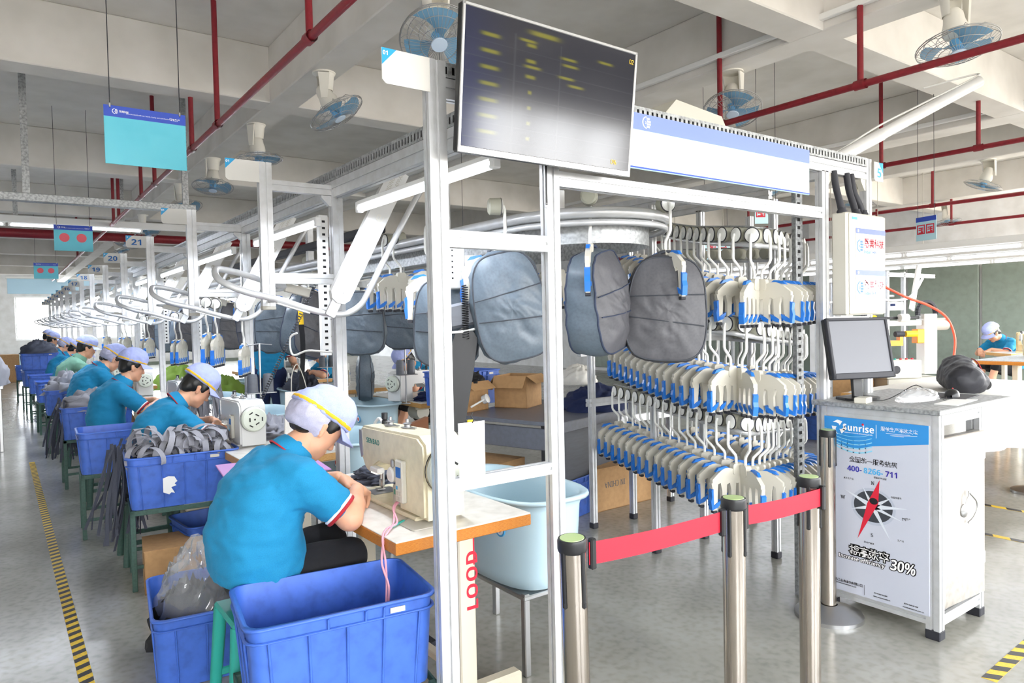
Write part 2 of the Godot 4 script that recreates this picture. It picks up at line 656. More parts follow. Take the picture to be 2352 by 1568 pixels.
func wall_with(open: Array, y0: float, y1: float, top: float, at: Callable, a0: float, a1: float, called: String) -> void:
	var b := B.new()
	var s: Array = at.call(a0, a1, 0.0, y0)
	b.span(s[0], s[1])
	s = at.call(a0, a1, y1, top)
	b.span(s[0], s[1])
	var from := a0
	for w in open:
		s = at.call(from, w[0], y0, y1)
		b.span(s[0], s[1])
		from = w[1]
	s = at.call(from, a1, y0, y1)
	b.span(s[0], s[1])
	struct(b, called, M.wall)

func win(n: int, lo: Vector3, hi: Vector3, panes: int) -> void:
	var along := hi - lo
	along.y = 0
	var d := along.normalized()
	var nn := V(-d.z, 0, d.x).abs()
	var o := Node3D.new()
	o.name = "window_%d" % (n + 1)
	o.set_meta("kind", "structure")
	add_child(o)
	o.position = lo
	var h := hi.y - lo.y
	var L := along.length()
	var f := B.new()
	for y in [0.03, h - 0.03]:
		f.box(d * L / 2 + V(0, y, 0), d.abs() * L + V(0, 0.06, 0) + nn * 0.08, Basis.IDENTITY, 0.004)
	for k in panes + 1:
		var q := clampf(L * k / panes, 0.03, L - 0.03)
		f.box(d * q + V(0, h / 2, 0), d.abs() * 0.05 + V(0, h - 0.12, 0) + nn * 0.07, Basis.IDENTITY, 0.004)
	part(f, "window_frame", M.white, o)
	for k in panes:
		var a := d * (L * k / panes + 0.02)
		var c := d * (L * (k + 1) / panes - 0.02)
		var g := B.new()
		g.quad(a + V(0, 0.05, 0), c + V(0, 0.05, 0), c + V(0, h - 0.05, 0), a + V(0, h - 0.05, 0))
		part(g, "pane", M.glass, o)

# ---------- hanging line ----------
func zst(i: int) -> float:
	return -1.97 - 1.777 * i

func pinwheel(b: B, xf: Transform3D, r: float, blades := 5) -> void:
	for k in blades:
		var a := TAU * k / blades
		var q := PackedVector2Array()
		for e in [Vector2(0.12, 0.1), Vector2(0.75, -0.32), Vector2(1.0, -0.02), Vector2(0.92, 0.28), Vector2(0.62, 0.12), Vector2(0.3, 0.3)]:
			q.append((e * r).rotated(a))
		b.prism(xf, q, 0.0, 0.0008)

func duct(a: Vector3, b: Vector3, out: Vector3, h: float, slots: int, parent: Node) -> void:
	# slotted cable trunking: two lips, a row of fingers between the slots, a dark core
	var d := (b - a).normalized()
	var L := a.distance_to(b)
	var bs := Basis(d, Vector3.UP, d.cross(Vector3.UP))
	var mid := (a + b) / 2.0
	var m := B.new()
	m.box(mid + V(0, h * 0.88, 0) + out * 0.002, V(L, h * 0.24, 0.004), bs)
	m.box(mid + V(0, h * 0.11, 0) + out * 0.002, V(L, h * 0.22, 0.004), bs)
	m.box(mid + V(0, h, 0) - out * 0.03, V(L, 0.004, 0.064), bs)
	part(m, "cable_trunk", M.galv, parent)
	var f := B.new()
	for k in slots:
		f.box(a + d * (L * (k + 0.5) / slots) + V(0, h * 0.49, 0) + out * 0.002, V(L / slots * 0.58, h * 0.56, 0.004), bs)
	var fm := part(f, "trunk_finger", M.galv, parent)
	fm.set_meta("kind", "stuff")
	part(B.new().box(mid + V(0, h * 0.5, 0) - out * 0.03, V(L, h * 0.96, 0.04), bs), "cable_core", M.dark, parent)

func number_sign(at: Vector3, w: float, h: float, corner: String, num: String, label: String, flip := false) -> void:
	var o := thing("station_sign", label, "sign", at, "station signs on the left posts")
	var q := PackedVector2Array([Vector2(0, 0.012), Vector2(0.012, 0), Vector2(w, 0), Vector2(w, h), Vector2(0, h)])
	part(B.new().prism(Transform3D.IDENTITY, q, -0.004, 0.0), "plate", M.sign_grey, o)
	var t := PackedVector2Array([Vector2(0, h), Vector2(0, h * 0.52), Vector2(w * 0.3, h)])
	if flip:
		t = PackedVector2Array([Vector2(w, h), Vector2(w, h * 0.45), Vector2(w * 0.5, h)])
	part(B.new().prism(Transform3D.IDENTITY, t, 0.0, 0.0008), "blue_corner", M.sign_tri, o)
	if corner:
		text(corner, 0.013, M.ink_white, o, Transform3D(Basis.IDENTITY, V(w * 0.075 if not flip else w * 0.83, h * 0.86, 0.0015)), bold)
	if num:
		text(num, h * 0.48, M.ink_blue if not flip else M.sign_tri, o, Transform3D(Basis.IDENTITY, V(w * 0.54, h * 0.45, 0.001)), bold, "number", 1.25)

func tube_lamp(at: Vector3, L: float, dir: Vector3, label: String, group: String, e: float) -> void:
	var o := thing("tube_lamp", label, "lamp", at, group)
	var a := -dir * L / 2
	part(B.new().rod(a, -a, 0.019, 10), "glowing_tube", M.tube, o)
	var h := B.new()
	h.box(V(0, 0.026, 0), dir.abs() * L + (Vector3.ONE - dir.abs()) * V(0.034, 0.022, 0.034), Basis.IDENTITY, 0.003)
	part(h, "housing", M.white, o)
	var c := B.new()
	for s in [-1.0, 1.0]:
		c.box(a * s * 1.015 + V(0, 0.008, 0), V(0.034, 0.055, 0.034), Basis.IDENTITY, 0.004)
	part(c, "end_cap", M.white, o)
	var l := AreaLight3D.new()
	l.name = "lamp_light"
	l.area_size = Vector2(0.03, L)
	l.light_color = Color("#eaf2ff")
	l.light_energy = e
	l.shadow_enabled = true
	l.area_range = 40.0
	l.area_attenuation = 2.0
	o.add_child(l)
	l.position = V(0, -0.018, 0)
	l.basis = Basis(dir.cross(Vector3.UP), dir, Vector3.UP) if absf(dir.z) > 0.5 else Basis(Vector3.RIGHT, V(0, 0, -1), Vector3.UP)
	if absf(dir.x) > 0.5:
		l.area_size = Vector2(L, 0.03)

func station(i: int) -> void:
	var z := zst(i)
	var nm: String = ORD[i]
	var near := i < 6
	var xs := 1.145 + 0.008 * (i - 1)
	var o := thing("station_gantry", "aluminium gantry with hanging sign post at the %s work place along the line" % nm, "frame", V(0, 0, z), "station frames along the line")
	part(B.new().alu(V(xs, 1.6, 0), V(xs, 2.345, 0), 0.066, 0.04, Vector3.FORWARD), "sign_post", M.alu, o)
	part(B.new().alu(V(1.53, 0.0, 0), V(1.53, 2.19, 0), 0.06, 0.06, Vector3.FORWARD), "spine_post", M.alu, o)
	part(B.new().alu(V(xs + 0.033, 2.23, 0), V(1.56, 2.23, 0), 0.04, 0.055), "top_rung", M.alu, o)
	part(B.new().alu(V(xs + 0.033, 1.745, 0), V(1.5, 1.745, 0), 0.04, 0.055), "lower_rung", M.alu, o)
	part(B.new().box(V(xs, 1.59, 0), V(0.07, 0.02, 0.044), Basis.IDENTITY, 0.003), "post_end_cap", M.grey_plastic, o)
	if near:
		part(B.new().prism(Transform3D(Basis.IDENTITY, V(1.5, 2.2, 0.0)), PackedVector2Array([Vector2(0, 0), Vector2(-0.055, 0), Vector2(-0.055, -0.012), Vector2(-0.012, -0.055), Vector2(0, -0.055)]), -0.015, 0.015), "corner_bracket", M.alu, o)
		# pierced upright behind the spine
		var u := B.new().span(V(1.66, 1.3, -0.62), V(1.72, 2.19, -0.6))
		u.span(V(1.66, 1.3, -0.64), V(1.664, 2.19, -0.62))
		part(u, "slotted_upright", M.white, o)
		var hl := B.new()
		for k in 21:
			hl.box(V(1.69, 1.33 + k * 0.041, -0.5995), V(0.02, 0.014, 0.002))
		part(hl, "upright_slot", M.dark, o).set_meta("kind", "stuff")
	# looped rail with its riser
	var r := thing("loop_rail", "curved aluminium loop rail over the %s seat of the line" % nm, "rail", V(0, 0, z + 3.747 - 3.747), "loop rails over the seats")
	var ctl := []
	for q in [[1.90, 2.22, 0.3], [1.83, 2.11, 0.3], [1.665, 1.826, 0.3], [1.575, 1.665, 0.3], [1.53, 1.595, 0.295], [1.46, 1.553, 0.285], [1.37, 1.553, 0.27], [1.26, 1.58, 0.25], [1.121, 1.625, 0.245], [0.99, 1.655, 0.245], [0.91, 1.685, 0.235], [0.862, 1.722, 0.18], [0.862, 1.762, 0.1], [0.90, 1.785, 0.03], [1.04, 1.767, -0.05], [1.235, 1.715, -0.1], [1.4, 1.70, -0.15]]:
		ctl.append(V(q[0], q[1], q[2]))
	var path := smooth_path(ctl, 4 if near else 2)
	part(B.new().tube(path, 0.0165, 10 if near else 6), "rail_tube", M.alu, r)
	if near:
		var br := B.new()
		br.box(V(1.34, 1.69, -0.11), V(0.14, 0.05, 0.03), Basis(Vector3.BACK, -0.25), 0.004)
		br.rod(V(1.36, 1.72, -0.14), V(1.36, 1.745, 0.0), 0.01)
		br.rod(V(1.28, 1.72, -0.1), V(1.42, 1.685, -0.16), 0.008)
		part(br, "rail_bracket", M.grey_plastic, r)
		part(B.new().box(V(1.19, 1.582, 0.25), V(0.17, 0.006, 0.03), Basis(Vector3.BACK, -0.3)), "wear_strip", M.white, r)
		part(B.new().rod(V(1.145, 1.62, 0.245), V(1.145, 1.625, 0.02), 0.009), "rail_hanger", M.steel, r)
	# riser cover: a long white tray that climbs to the overhead conveyor
	var c := thing("lift_arm", "sloping white cover of the lift arm at the %s seat of the line" % nm, "cover", V(0, 0, z), "white lift arm covers along the spine")
	var lo := V(1.395, 1.615, 0.33)
	var hi := V(1.765, 2.31, 0.33)
	var d := (hi - lo).normalized()
	var up := Vector3.BACK.cross(d).normalized()
	var xf := Transform3D(Basis(d, up, Vector3.BACK), lo)
	var L := lo.distance_to(hi)
	var plate := PackedVector2Array([Vector2(0.03, -0.055), Vector2(L, -0.055), Vector2(L, 0.055), Vector2(0.03, 0.055), Vector2(0.0, 0.035), Vector2(-0.01, 0.0), Vector2(0.0, -0.035)])
	part(B.new().prism(xf, plate, -0.035, 0.0), "tray", M.gloss_white, c)
	if near:
		part(B.new().prism(xf * Transform3D(Basis.IDENTITY, V(-0.04, 0.0, -0.01)), rrect(0.09, 0.05, 0.008), -0.02, -0.004), "foot_plate", M.alu, c)
		part(B.new().lathe(Transform3D(Basis(d, Vector3.BACK, up * -1.0), xf * V(0.05, -0.01, 0.0)), [Vector2(0.006, 0), Vector2(0.004, 0.003), Vector2(0.0, 0.003)], 10), "screw", M.steel, c)
		text("Sunrise", 0.052, M.sign_grey if i == 1 else M.grey_plastic, c, xf * Transform3D(Basis.IDENTITY, V(0.37, -0.005, 0.0006)), bold, "lettering", 1.15)
		text("HANGING SYSTEM\nFOR APPAREL", 0.02, M.grey_plastic, c, xf * Transform3D(Basis.IDENTITY, V(0.72, 0.0, 0.0006)))
		var pw := B.new()
		pinwheel(pw, xf * Transform3D(Basis.IDENTITY, V(0.17, 0, 0)), 0.036)
		part(pw, "emblem", M.sign_grey, c)

func line_left() -> void:
	var o := thing("spine_beam", "long aluminium spine beam with slotted cable trunk running down the line", "beam", V(1.53, 2.19, 0))
	part(B.new().alu(V(0, 0.045, -2.06), V(0, 0.045, -27.0), 0.06, 0.09), "beam", M.alu, o)
	duct(V(-0.02, 0.095, -2.06), V(-0.02, 0.095, -11.0), Vector3.LEFT, 0.055, 300, o)
	part(B.new().span(V(-0.02, 0.095, -11.0), V(0.04, 0.15, -27.0)), "cable_trunk", M.galv, o)
	for i in 14:
		if i > 0:
			station(i)
		var num := str(24 - i) if i >= 3 else ""
		var lab := "blank grey station plate with blue 01 corner on the front post" if i == 0 else ("blank grey station plate with blue 01 corner on the %s hanging post" % ORD[i - 1] if i < 3 else "station plate reading %d, %s hanging plate along the line" % [24 - i, ORD[i]])
		var xs := 1.145 + 0.008 * (i - 1)
		number_sign(V(0.977 if i == 0 else xs - 0.2, 2.235, zst(i) + 0.026 if i > 0 else -1.996), 0.167, 0.108, "01" if i < 3 else "0", num, lab)
		if i < 12:
			tube_lamp(V(1.49, 2.075, zst(i) - 0.77), 1.18, V(0, 0, 1), "white tube lamp under the spine beam, %s from the front" % ORD[i], "tube lamps along the spine", 3.0)
	# main conveyor rails: straight runs joined by a bend at the front
	var m := thing("main_conveyor", "aluminium main conveyor rail with steel skirt, bending round at the front", "conveyor", V(0, 1.98, 0))
	var ctl := [V(2.02, 0, -26), V(2.02, 0, -12), V(2.02, 0, -5), V(2.02, 0, -3.0), V(2.05, 0, -2.62), V(2.2, 0, -2.38), V(2.44, 0, -2.3), V(2.67, 0, -2.38), V(2.82, 0, -2.62), V(2.85, 0, -3.0), V(2.85, 0, -5.0), V(2.85, 0, -12), V(2.85, 0, -26)]
	var path := smooth_path(ctl, 6)
	part(B.new().tube(path, 0.026, 8), "rail", M.alu, m)
	var lower := []
	var mid := []
	for q in path:
		lower.append(q - V(0, 0.045, 0))
		mid.append(q + V(0, 0.045, 0))
	part(B.new().tube(lower, 0.016, 6), "rail_lip", M.alu, m)
	# steel skirt inside the bend
	var rows := [[], []]
	for q in smooth_path([V(2.09, 0, -5.0), V(2.09, 0, -3.0), V(2.12, 0, -2.66), V(2.25, 0, -2.45), V(2.44, 0, -2.38), V(2.63, 0, -2.45), V(2.75, 0, -2.66), V(2.78, 0, -3.0), V(2.78, 0, -4.0)], 5):
		rows[0].append(q + V(0, 0.0, 0))
		rows[1].append(q + V(0, -0.13, 0))
	var sk := B.new()
	sk.grid([rows[1], rows[0]])
	part(sk, "steel_skirt", M.galv, m)
	var bl := B.new()
	for q in [V(2.02, 0, -3.4), V(2.85, 0, -3.4), V(2.02, 0, -5.5), V(2.02, 0, -7.3)]:
		bl.box(q + V(0.0, 0.17, 0), V(0.05, 0.3, 0.05), Basis.IDENTITY, 0.004)
	part(bl, "hanger_bracket", M.alu, m)
	var dr := B.new()
	dr.box(V(2.02, 0.13, -6.0), V(0.07, 0.06, 3.6), Basis.IDENTITY, 0.01)
	part(dr, "drive_chain_cover", M.rubber, m)

# ---------- clamp hangers ----------
var hanger0: Node3D
func make_hanger() -> void:
	# origin at the disc; +z is the side the disc faces, the clamp plate hangs across the rail
	var o := thing("clamp_hanger", "x", "hanger")
	part(B.new().lathe(Transform3D(Basis(Vector3.RIGHT, Vector3.BACK, Vector3.DOWN), V(0, 0, -0.055)), [Vector2(0.0, 0), Vector2(0.026, 0), Vector2(0.033, 0.006), Vector2(0.034, 0.045), Vector2(0.034, 0.05)], 18), "roller", M.roller, o)
	part(B.new().lathe(Transform3D(Basis(Vector3.RIGHT, Vector3.BACK, Vector3.DOWN), V(0, 0, -0.006)), [Vector2(0.0345, 0), Vector2(0.0345, 0.003), Vector2(0.03, 0.004)], 18), "dark_ring", M.rubber, o)
	part(B.new().lathe(Transform3D(Basis(Vector3.RIGHT, Vector3.BACK, Vector3.DOWN), V(0, 0, -0.004)), [Vector2(0.0305, 0), Vector2(0.0305, 0.003), Vector2(0.026, 0.006), Vector2(0.0, 0.008)], 18), "disc_face", M.disc, o)
	part(B.new().tube([V(0, 0.004, 0.006), V(0, -0.012, 0.011), V(0, -0.10, 0.012), V(0, -0.112, 0.008), V(0, -0.148, -0.026), V(0, -0.16, -0.03), V(0, -0.215, -0.03)], 0.0065, 8), "rod", M.disc, o)
	var c := V(0, -0.21, -0.03)
	var bs := Basis(V(0, 0, 1), Vector3.UP, V(-1, 0, 0))   # plate drawn in its own x (across) and y
	var xf := Transform3D(bs, c)
	var b := B.new()
	var arch := PackedVector2Array()
	for k in 17:
		var t := k / 16.0
		var x := lerpf(-0.135, 0.135, t)
		arch.append(Vector2(x, 0.006 - 0.034 * pow(absf(x) / 0.135, 3.0) - 0.007 * cos(absf(x) / 0.135 * TAU)))
	for x in [0.135, 0.11, 0.09, 0.06, 0.03, 0.0, -0.03, -0.06, -0.09, -0.11, -0.135]:
		arch.append(Vector2(x, -0.058 - 0.006 * cos(x / 0.135 * 14.0)))
	b.prism(xf, arch, -0.009, 0.009)
	b.prism(xf, rrect(0.05, 0.05, 0.012), -0.013, 0.013)
	for k in 6:
		var x := -0.122 + k * 0.0488
		var lean := 0.012 if k < 3 else -0.012
		b.prism(xf, PackedVector2Array([Vector2(x - 0.0185, -0.05), Vector2(x - 0.012 + lean * 0.3, -0.09), Vector2(x - 0.011, -0.172), Vector2(x + 0.011, -0.172), Vector2(x + 0.013 + lean * 0.3, -0.09), Vector2(x + 0.0185, -0.05)]), -0.008, 0.008)
	part(b, "clamp_body", M.clamp, o)
	var ft := B.new()
	for k in 6:
		ft.prism(xf * Transform3D(Basis.IDENTITY, V(-0.122 + k * 0.0488, -0.178, 0)), rrect(0.02, 0.014, 0.005, 2), -0.01, 0.01)
	part(ft, "clamp_foot", M.rubber, o).set_meta("kind", "stuff")
	for s in [-1.0, 1.0]:
		part(B.new().prism(xf, PackedVector2Array([Vector2(s * 0.132, -0.075), Vector2(s * 0.143, -0.082), Vector2(s * 0.14, -0.11), Vector2(s * 0.145, -0.13), Vector2(s * 0.14, -0.168), Vector2(s * 0.13, -0.165)]), -0.011, 0.011), "end_lever", M.clip, o)
		part(B.new().prism(xf, PackedVector2Array([Vector2(s * 0.03, 0.0), Vector2(s * 0.06, 0.018), Vector2(s * 0.1, 0.012), Vector2(s * 0.115, -0.004), Vector2(s * 0.07, 0.006)]), -0.007, 0.007), "top_lever", M.clip, o)
	var clip := B.new().prism(xf, PackedVector2Array([Vector2(-0.026, -0.128), Vector2(0.0, -0.14), Vector2(0.014, -0.15), Vector2(0.012, -0.164), Vector2(-0.008, -0.158), Vector2(-0.022, -0.142)]), -0.012, 0.012).mesh()
	for k in 5:
		node(clip, "clip", M.clip, o).position = V(0, 0, 0.0488 * (k - 2) + 0.02)
	o.scale = V(1.15, 1.15, 1.15)
	hanger0 = o

var hanger_used := false
func hang(at: Vector3, out: Vector3, label: String, group: String, swing := 0.0) -> void:
	var turn := atan2(out.x, out.z)
	if hanger_used:
		var h := dup(hanger0, at, turn, label, group)
		h.rotation.z = swing
	else:
		hanger_used = true
		hanger0.position = at
		hanger0.rotation = V(0, turn, swing)
		tag(hanger0, label, "hanger", group)

func rack(called: String, ctl: Array, n0: int, skip: Array) -> void:
	# one tier: a curved rail on which hangers stand side by side. ctl: points of the disc centres
	var path := smooth_path(ctl, 8)
	var o := thing("rack_rail", "curved grey conveyor rail carrying the %s row of clamp hangers" % called, "rail", path[0], "curved rack rails")
	var mid := V(3.66, 0, -2.9)
	var inner := []
	for q in path:
		inner.append(q)
	var L := [0.0]
	for i in range(1, path.size()):
		L.append(L[i - 1] + path[i].distance_to(path[i - 1]))
	var rail := []
	for i in path.size():
		var tg: Vector3 = path[mini(i + 1, path.size() - 1)] - path[maxi(i - 1, 0)]
		var out := V(tg.z, 0, -tg.x).normalized()
		if out.dot(path[i] - mid) < 0.0:
			out = -out
		rail.append(path[i] - out * 0.03 - path[0])
	var low := []
	var hi := []
	for q in rail:
		low.append(q - V(0, 0.046, 0))
		hi.append(q + V(0, 0.042, 0))
	part(B.new().tube(low, 0.014, 8), "lower_rail", M.alu, o)
	part(B.new().tube(hi, 0.008, 6, true, false, 0.6), "upper_strip", M.galv, o)
	var k := 0
	for n in n0:
		var d: float = L[-1] * (n + 0.5) / n0
		while k < L.size() - 2 and L[k + 1] < d:
			k += 1
		var f: float = (d - L[k]) / (L[k + 1] - L[k])
		var at: Vector3 = path[k].lerp(path[k + 1], f)
		var tg: Vector3 = path[k + 1] - path[k]
		var out := V(tg.z, 0, -tg.x).normalized()
		if out.dot(at - mid) < 0.0:
			out = -out
		if n in skip:
			continue
		hang(at, out, "clamp hanger on the %s rack rail, %s from its back left end" % [called, ORD[n]], "clamp hangers on the %s rack rail" % called, rng.randf_range(-0.03, 0.03))

# ---------- strokes: glyphs drawn as flat ribbons on a 0..9 grid, y down ----------
const GL := {
	"全": "5004 5094 2474 2777 0999 5499", "国": "0090 9099 0009 0999 2373 2575 2878 5358 6777", "统": "3012 1232 3215 0535 0828 4292 6044 4474 5558 5839 7478 7898 9896",
	"一": "0595", "服": "1018 1809 1040 4049 1343 1646 5090 9093 5059 5494 9459 5599", "务": "4013 3070 7025 3094 1686 8678 7869 5426",
	"热": "0242 2026 0436 0545 6064 5292 6437 8286 8697 1909 3839 5859 7899", "线": "3012 1232 3215 0535 0828 4292 4595 6048 6599 8191 7787",
	"提": "2029 2918 0242 0735 5090 5054 5494 9094 5292 4696 7679 7999 5649 4999", "高": "5051 0191 2373 2375 2575 7375 0696 0609 9699 3777 3779 3979", "效": "2030 0242 1404 3454 0549 4509 6053 5292 6459 5499",
	"率": "5051 0191 4132 3254 5434 3464 1213 8283 1525 7585 0696 5659", "恩": "1080 1085 1015 1585 2272 4123 4373 1707 3738 3979 7978 8797", "典": "2027 8087 0292 4047 6067 2474 0797 3819 6899",
	"科": "3011 0333 2029 2305 2345 6272 6474 4696 8089", "技": "2029 2918 0242 0735 4292 7074 4494 4569 8449 6699", "包": "2004 1090 9089 8979 2474 2464 2428 2898 9897 7477",
	"装": "3034 0313 5292 7044 4484 0595 5559 3849 5599", "之": "4051 1282 8217 0799 1708", "生": "3012 1282 1484 0999 5059", "产": "5051 1191 3244 7264 1494 1409", "工": "1181 5159 0999", "业": "3139 6169 1437 8467 0999", "自": "5042 2282 2229 8289 2474 2676 2989", "动": "1141 0545 2508 0848 3658 6068 5393 9389 8979 6349", "化": "3005 2329 6066 9354 6698 9896", "有": "0292 4005 2429 2474 7479 2575 2777", "限": "1019 1030 3023 2335 3515 5059 5090 9094 5292 5494 5989 6489 9575", "公": "3004 6095 4418 1888 6687", "司": "0090 9098 9878 1252 1555 1518 5558 1858", "宁": "5051 0191 0103 9193 1585 5559 5939", "波": "0123 0436 0925 4292 4239 6067 4595 5099 8639", "瑞": "0141 0545 0949 2129 5153 9193 7073 5393 4494 5599 5559 9599 7579", "晟": "2070 7073 7323 2320 0595 0509 5059 8587 9699", "道": "1021 0313 1317 0798 4050 3292 4488 4448 4686 4888"}

func glyph(b: B, s: String, at: Vector2, size: float, w: float, gap := 1.12, rise := 0.0) -> void:
	var x := at.x
	for ch in s:
		if GL.has(ch):
			for st in GL[ch].split(" "):
				var q := Vector2(float(st[0]), 9.0 - float(st[1])) / 9.0 * size + Vector2(x, at.y)
				var r := Vector2(float(st[2]), 9.0 - float(st[3])) / 9.0 * size + Vector2(x, at.y)
				ribbon(b, q, r, w, rise)
		x += size * gap

func ribbon(b: B, q: Vector2, r: Vector2, w: float, z := 0.0) -> void:
	var d := (r - q).normalized() * w / 2.0
	var n := Vector2(-d.y, d.x)
	var c := [q - d + n, q - d - n, r + d - n, r + d + n]
	b.quad(V(c[0].x, c[0].y, z), V(c[1].x, c[1].y, z), V(c[2].x, c[2].y, z), V(c[3].x, c[3].y, z))

func disc2(c: Vector2, rx: float, ry: float, n := 28) -> PackedVector2Array:
	var q := PackedVector2Array()
	for k in n:
		q.append(c + Vector2(cos(TAU * k / n) * rx, sin(TAU * k / n) * ry))
	return q

func globe(parent: Node, xf: Transform3D, r: float, mat: Material) -> void:
	# round emblem: a crescent on the left and a half globe of bars on the right
	var b := B.new()
	var q := PackedVector2Array()
	for k in 15:
		var a := PI * 0.5 + PI * k / 14.0
		q.append(Vector2(cos(a), sin(a)) * r)
	for k in 15:
		var a := PI * 1.5 - PI * k / 14.0
		q.append(Vector2(cos(a) * 0.8, sin(a) * 0.86) * r)
	b.prism(xf, q, 0.0, 0.0008)
	for i in 4:
		for j in 3:
			var y := -0.66 + 0.44 * i
			var w := sqrt(1.0 - y * y)
			var x := w * (0.08 + 0.33 * j)
			b.prism(xf, PackedVector2Array([Vector2(x, y - 0.16) * r, Vector2(x + w * 0.24, y - 0.16) * r, Vector2(x + w * 0.24, y + 0.16) * r, Vector2(x, y + 0.16) * r]), 0.0, 0.0008)
	b.prism(xf, PackedVector2Array([Vector2(-0.4, -0.3) * r, Vector2(-0.2, -0.05) * r, Vector2(-0.32, 0.25) * r, Vector2(0.0, -0.1) * r]), 0.0, 0.0008)
	part(b, "emblem", mat, parent)

func front() -> void:
	var f := thing("portal_gantry", "tall aluminium portal at the head of the line, with four posts", "frame", V(0, 0, -2.0))
	for q in [[1.172, 0.066, 2.345], [1.648, 0.06, 2.2], [3.452, 0.06, 2.23], [3.89, 0.055, 2.34]]:
		part(B.new().alu(V(q[0], 0.0, -0.02), V(q[0], q[2], -0.02), q[1], 0.04, Vector3.FORWARD), "post", M.alu, f)
	for q in [[1.205, 1.618, 1.772, 0.056], [1.205, 1.618, 0.955, 0.042], [1.678, 3.422, 2.013, 0.055], [1.205, 3.862, 2.258, 0.066], [3.482, 3.862, 1.455, 0.05]]:
		part(B.new().alu(V(q[0], q[2], -0.02), V(q[1], q[2], -0.02), 0.04, q[3]), "cross_beam", M.alu, f)
	duct(V(1.205, 2.293, -0.0), V(3.862, 2.293, -0.0), V(0, 0, 1), 0.046, 96, f)
	for q in [[3.482, 2.225, 1.0], [3.862, 2.225, -1.0]]:
		part(B.new().prism(Transform3D(Basis.IDENTITY, V(q[0], q[1], -0.02)), PackedVector2Array([Vector2(0, 0), Vector2(q[2] * 0.05, 0), Vector2(q[2] * 0.05, -0.012), Vector2(q[2] * 0.012, -0.06), Vector2(0, -0.06)]), -0.015, 0.015), "corner_bracket", M.box_cream, f)
	# side arms that run back from the posts, and the pierced uprights
	for x in [3.452]:
		part(B.new().alu(V(x, 2.235, -0.04), V(x, 2.235, -1.7), 0.06, 0.09), "side_beam", M.alu, f)
	for q in [[3.40, -0.10]]:
		var u := B.new().span(V(q[0] - 0.055, 0.0, q[1] - 0.004), V(q[0] + 0.0, 2.2, q[1]))
		u.span(V(q[0], 0.0, q[1] - 0.06), V(q[0] + 0.004, 2.2, q[1]))
		part(u, "slotted_upright", M.galv, f)
		var h := B.new()
		for k in 52:
			h.box(V(q[0] - 0.03, 0.06 + k * 0.041, q[1] + 0.0005), V(0.022, 0.016, 0.002))
		part(h, "upright_slot", M.dark, f).set_meta("kind", "stuff")
	# second and third rows of posts that carry the racks, on black feet
	var r := thing("storage_rack", "aluminium rack posts on black feet below the hanging clamp racks", "frame", V(3.6, 0, -3.1))
	for q in [[3.40, -3.74, 2.2], [3.79, -3.73, 2.2], [3.34, -3.09, 2.2], [3.81, -3.09, 2.2], [3.835, -2.56, 2.2], [4.38, -3.89, 2.2], [4.36, -3.1, 2.2]]:
		part(B.new().alu(V(q[0] - 3.6, 0.04, q[1] + 3.1), V(q[0] - 3.6, q[2], q[1] + 3.1), 0.04, 0.04, Vector3.FORWARD), "post", M.alu, r)
		part(B.new().box(V(q[0] - 3.6, 0.02, q[1] + 3.1), V(0.05, 0.04, 0.05), Basis.IDENTITY, 0.005), "foot", M.rubber, r)
	for q in [[3.36, 3.77, -3.74, 0.9], [3.36, 3.77, -3.74, 1.42], [3.42, 3.79, -3.09, 1.42], [3.82, 4.36, -3.89, 0.72], [3.42, 4.34, -3.89, 1.25], [3.81, 4.34, -3.09, 1.36], [3.81, 4.34, -3.09, 0.8]]:
		part(B.new().alu(V(q[0] - 3.6, q[3], q[2] + 3.1), V(q[1] - 3.6, q[3], q[2] + 3.1), 0.04, 0.055), "cross_bar", M.alu, r)
	part(B.new().alu(V(0.21, 2.22, 0.54), V(0.21, 2.22, -0.8), 0.04, 0.06), "top_bar", M.alu, r)
	part(B.new().rod(V(0.12, 0.02, 0.35), V(0.06, 0.5, 0.33), 0.016), "leaning_leg", M.white, r)

	number_sign(V(3.918, 2.221, -1.985), 0.094, 0.104, "", "5", "small white plate with blue 5 at the right end of the portal", true)
	# television
	var tv := thing("television", "large flat screen television hanging from the portal frame, with a blurred yellow table on screen", "television", V(1.565, 2.255, -1.88))
	tv.rotation = V(0.115, 0.02, 0)
	var W := 0.772
	var H := 0.452
	part(B.new().box(V(0, 0, -0.015), V(W, H, 0.03), Basis.IDENTITY, 0.006), "casing", M.black, tv)
	part(B.new().box(V(0, -0.02, -0.045), V(W * 0.7, H * 0.6, 0.05), Basis.IDENTITY, 0.015), "back_bulge", M.rubber, tv)
	var bz := B.new()
	for s in [-1.0, 1.0]:
		bz.box(V(s * (W / 2 - 0.006), 0, 0.001), V(0.011, H, 0.006), Basis.IDENTITY, 0.002)
		bz.box(V(0, s * (H / 2 - 0.006) + (0.004 if s < 0 else 0.0), 0.001), V(W, 0.011 if s > 0 else 0.022, 0.006), Basis.IDENTITY, 0.002)
	part(bz, "silver_bezel", M.steel, tv)
	var sc := B.new()
	sc.quad(V(-W / 2 + 0.011, -H / 2 + 0.02, 0.0015), V(W / 2 - 0.011, -H / 2 + 0.02, 0.0015), V(W / 2 - 0.011, H / 2 - 0.011, 0.0015), V(-W / 2 + 0.011, H / 2 - 0.011, 0.0015))
	var sm := col("#0b0d14", 0.12)
	sm.emission_enabled = true
	sm.emission_texture = tv_image()
	sm.emission_operator = BaseMaterial3D.EMISSION_OP_MULTIPLY
	sm.emission = Color.WHITE
	sm.emission_energy_multiplier = 0.85
	part(sc, "screen", sm, tv)
	text("Skyworth", 0.0085, M.ink_white, tv, Transform3D(Basis.IDENTITY, V(0.04, -H / 2 + 0.009, 0.0045)), bold)
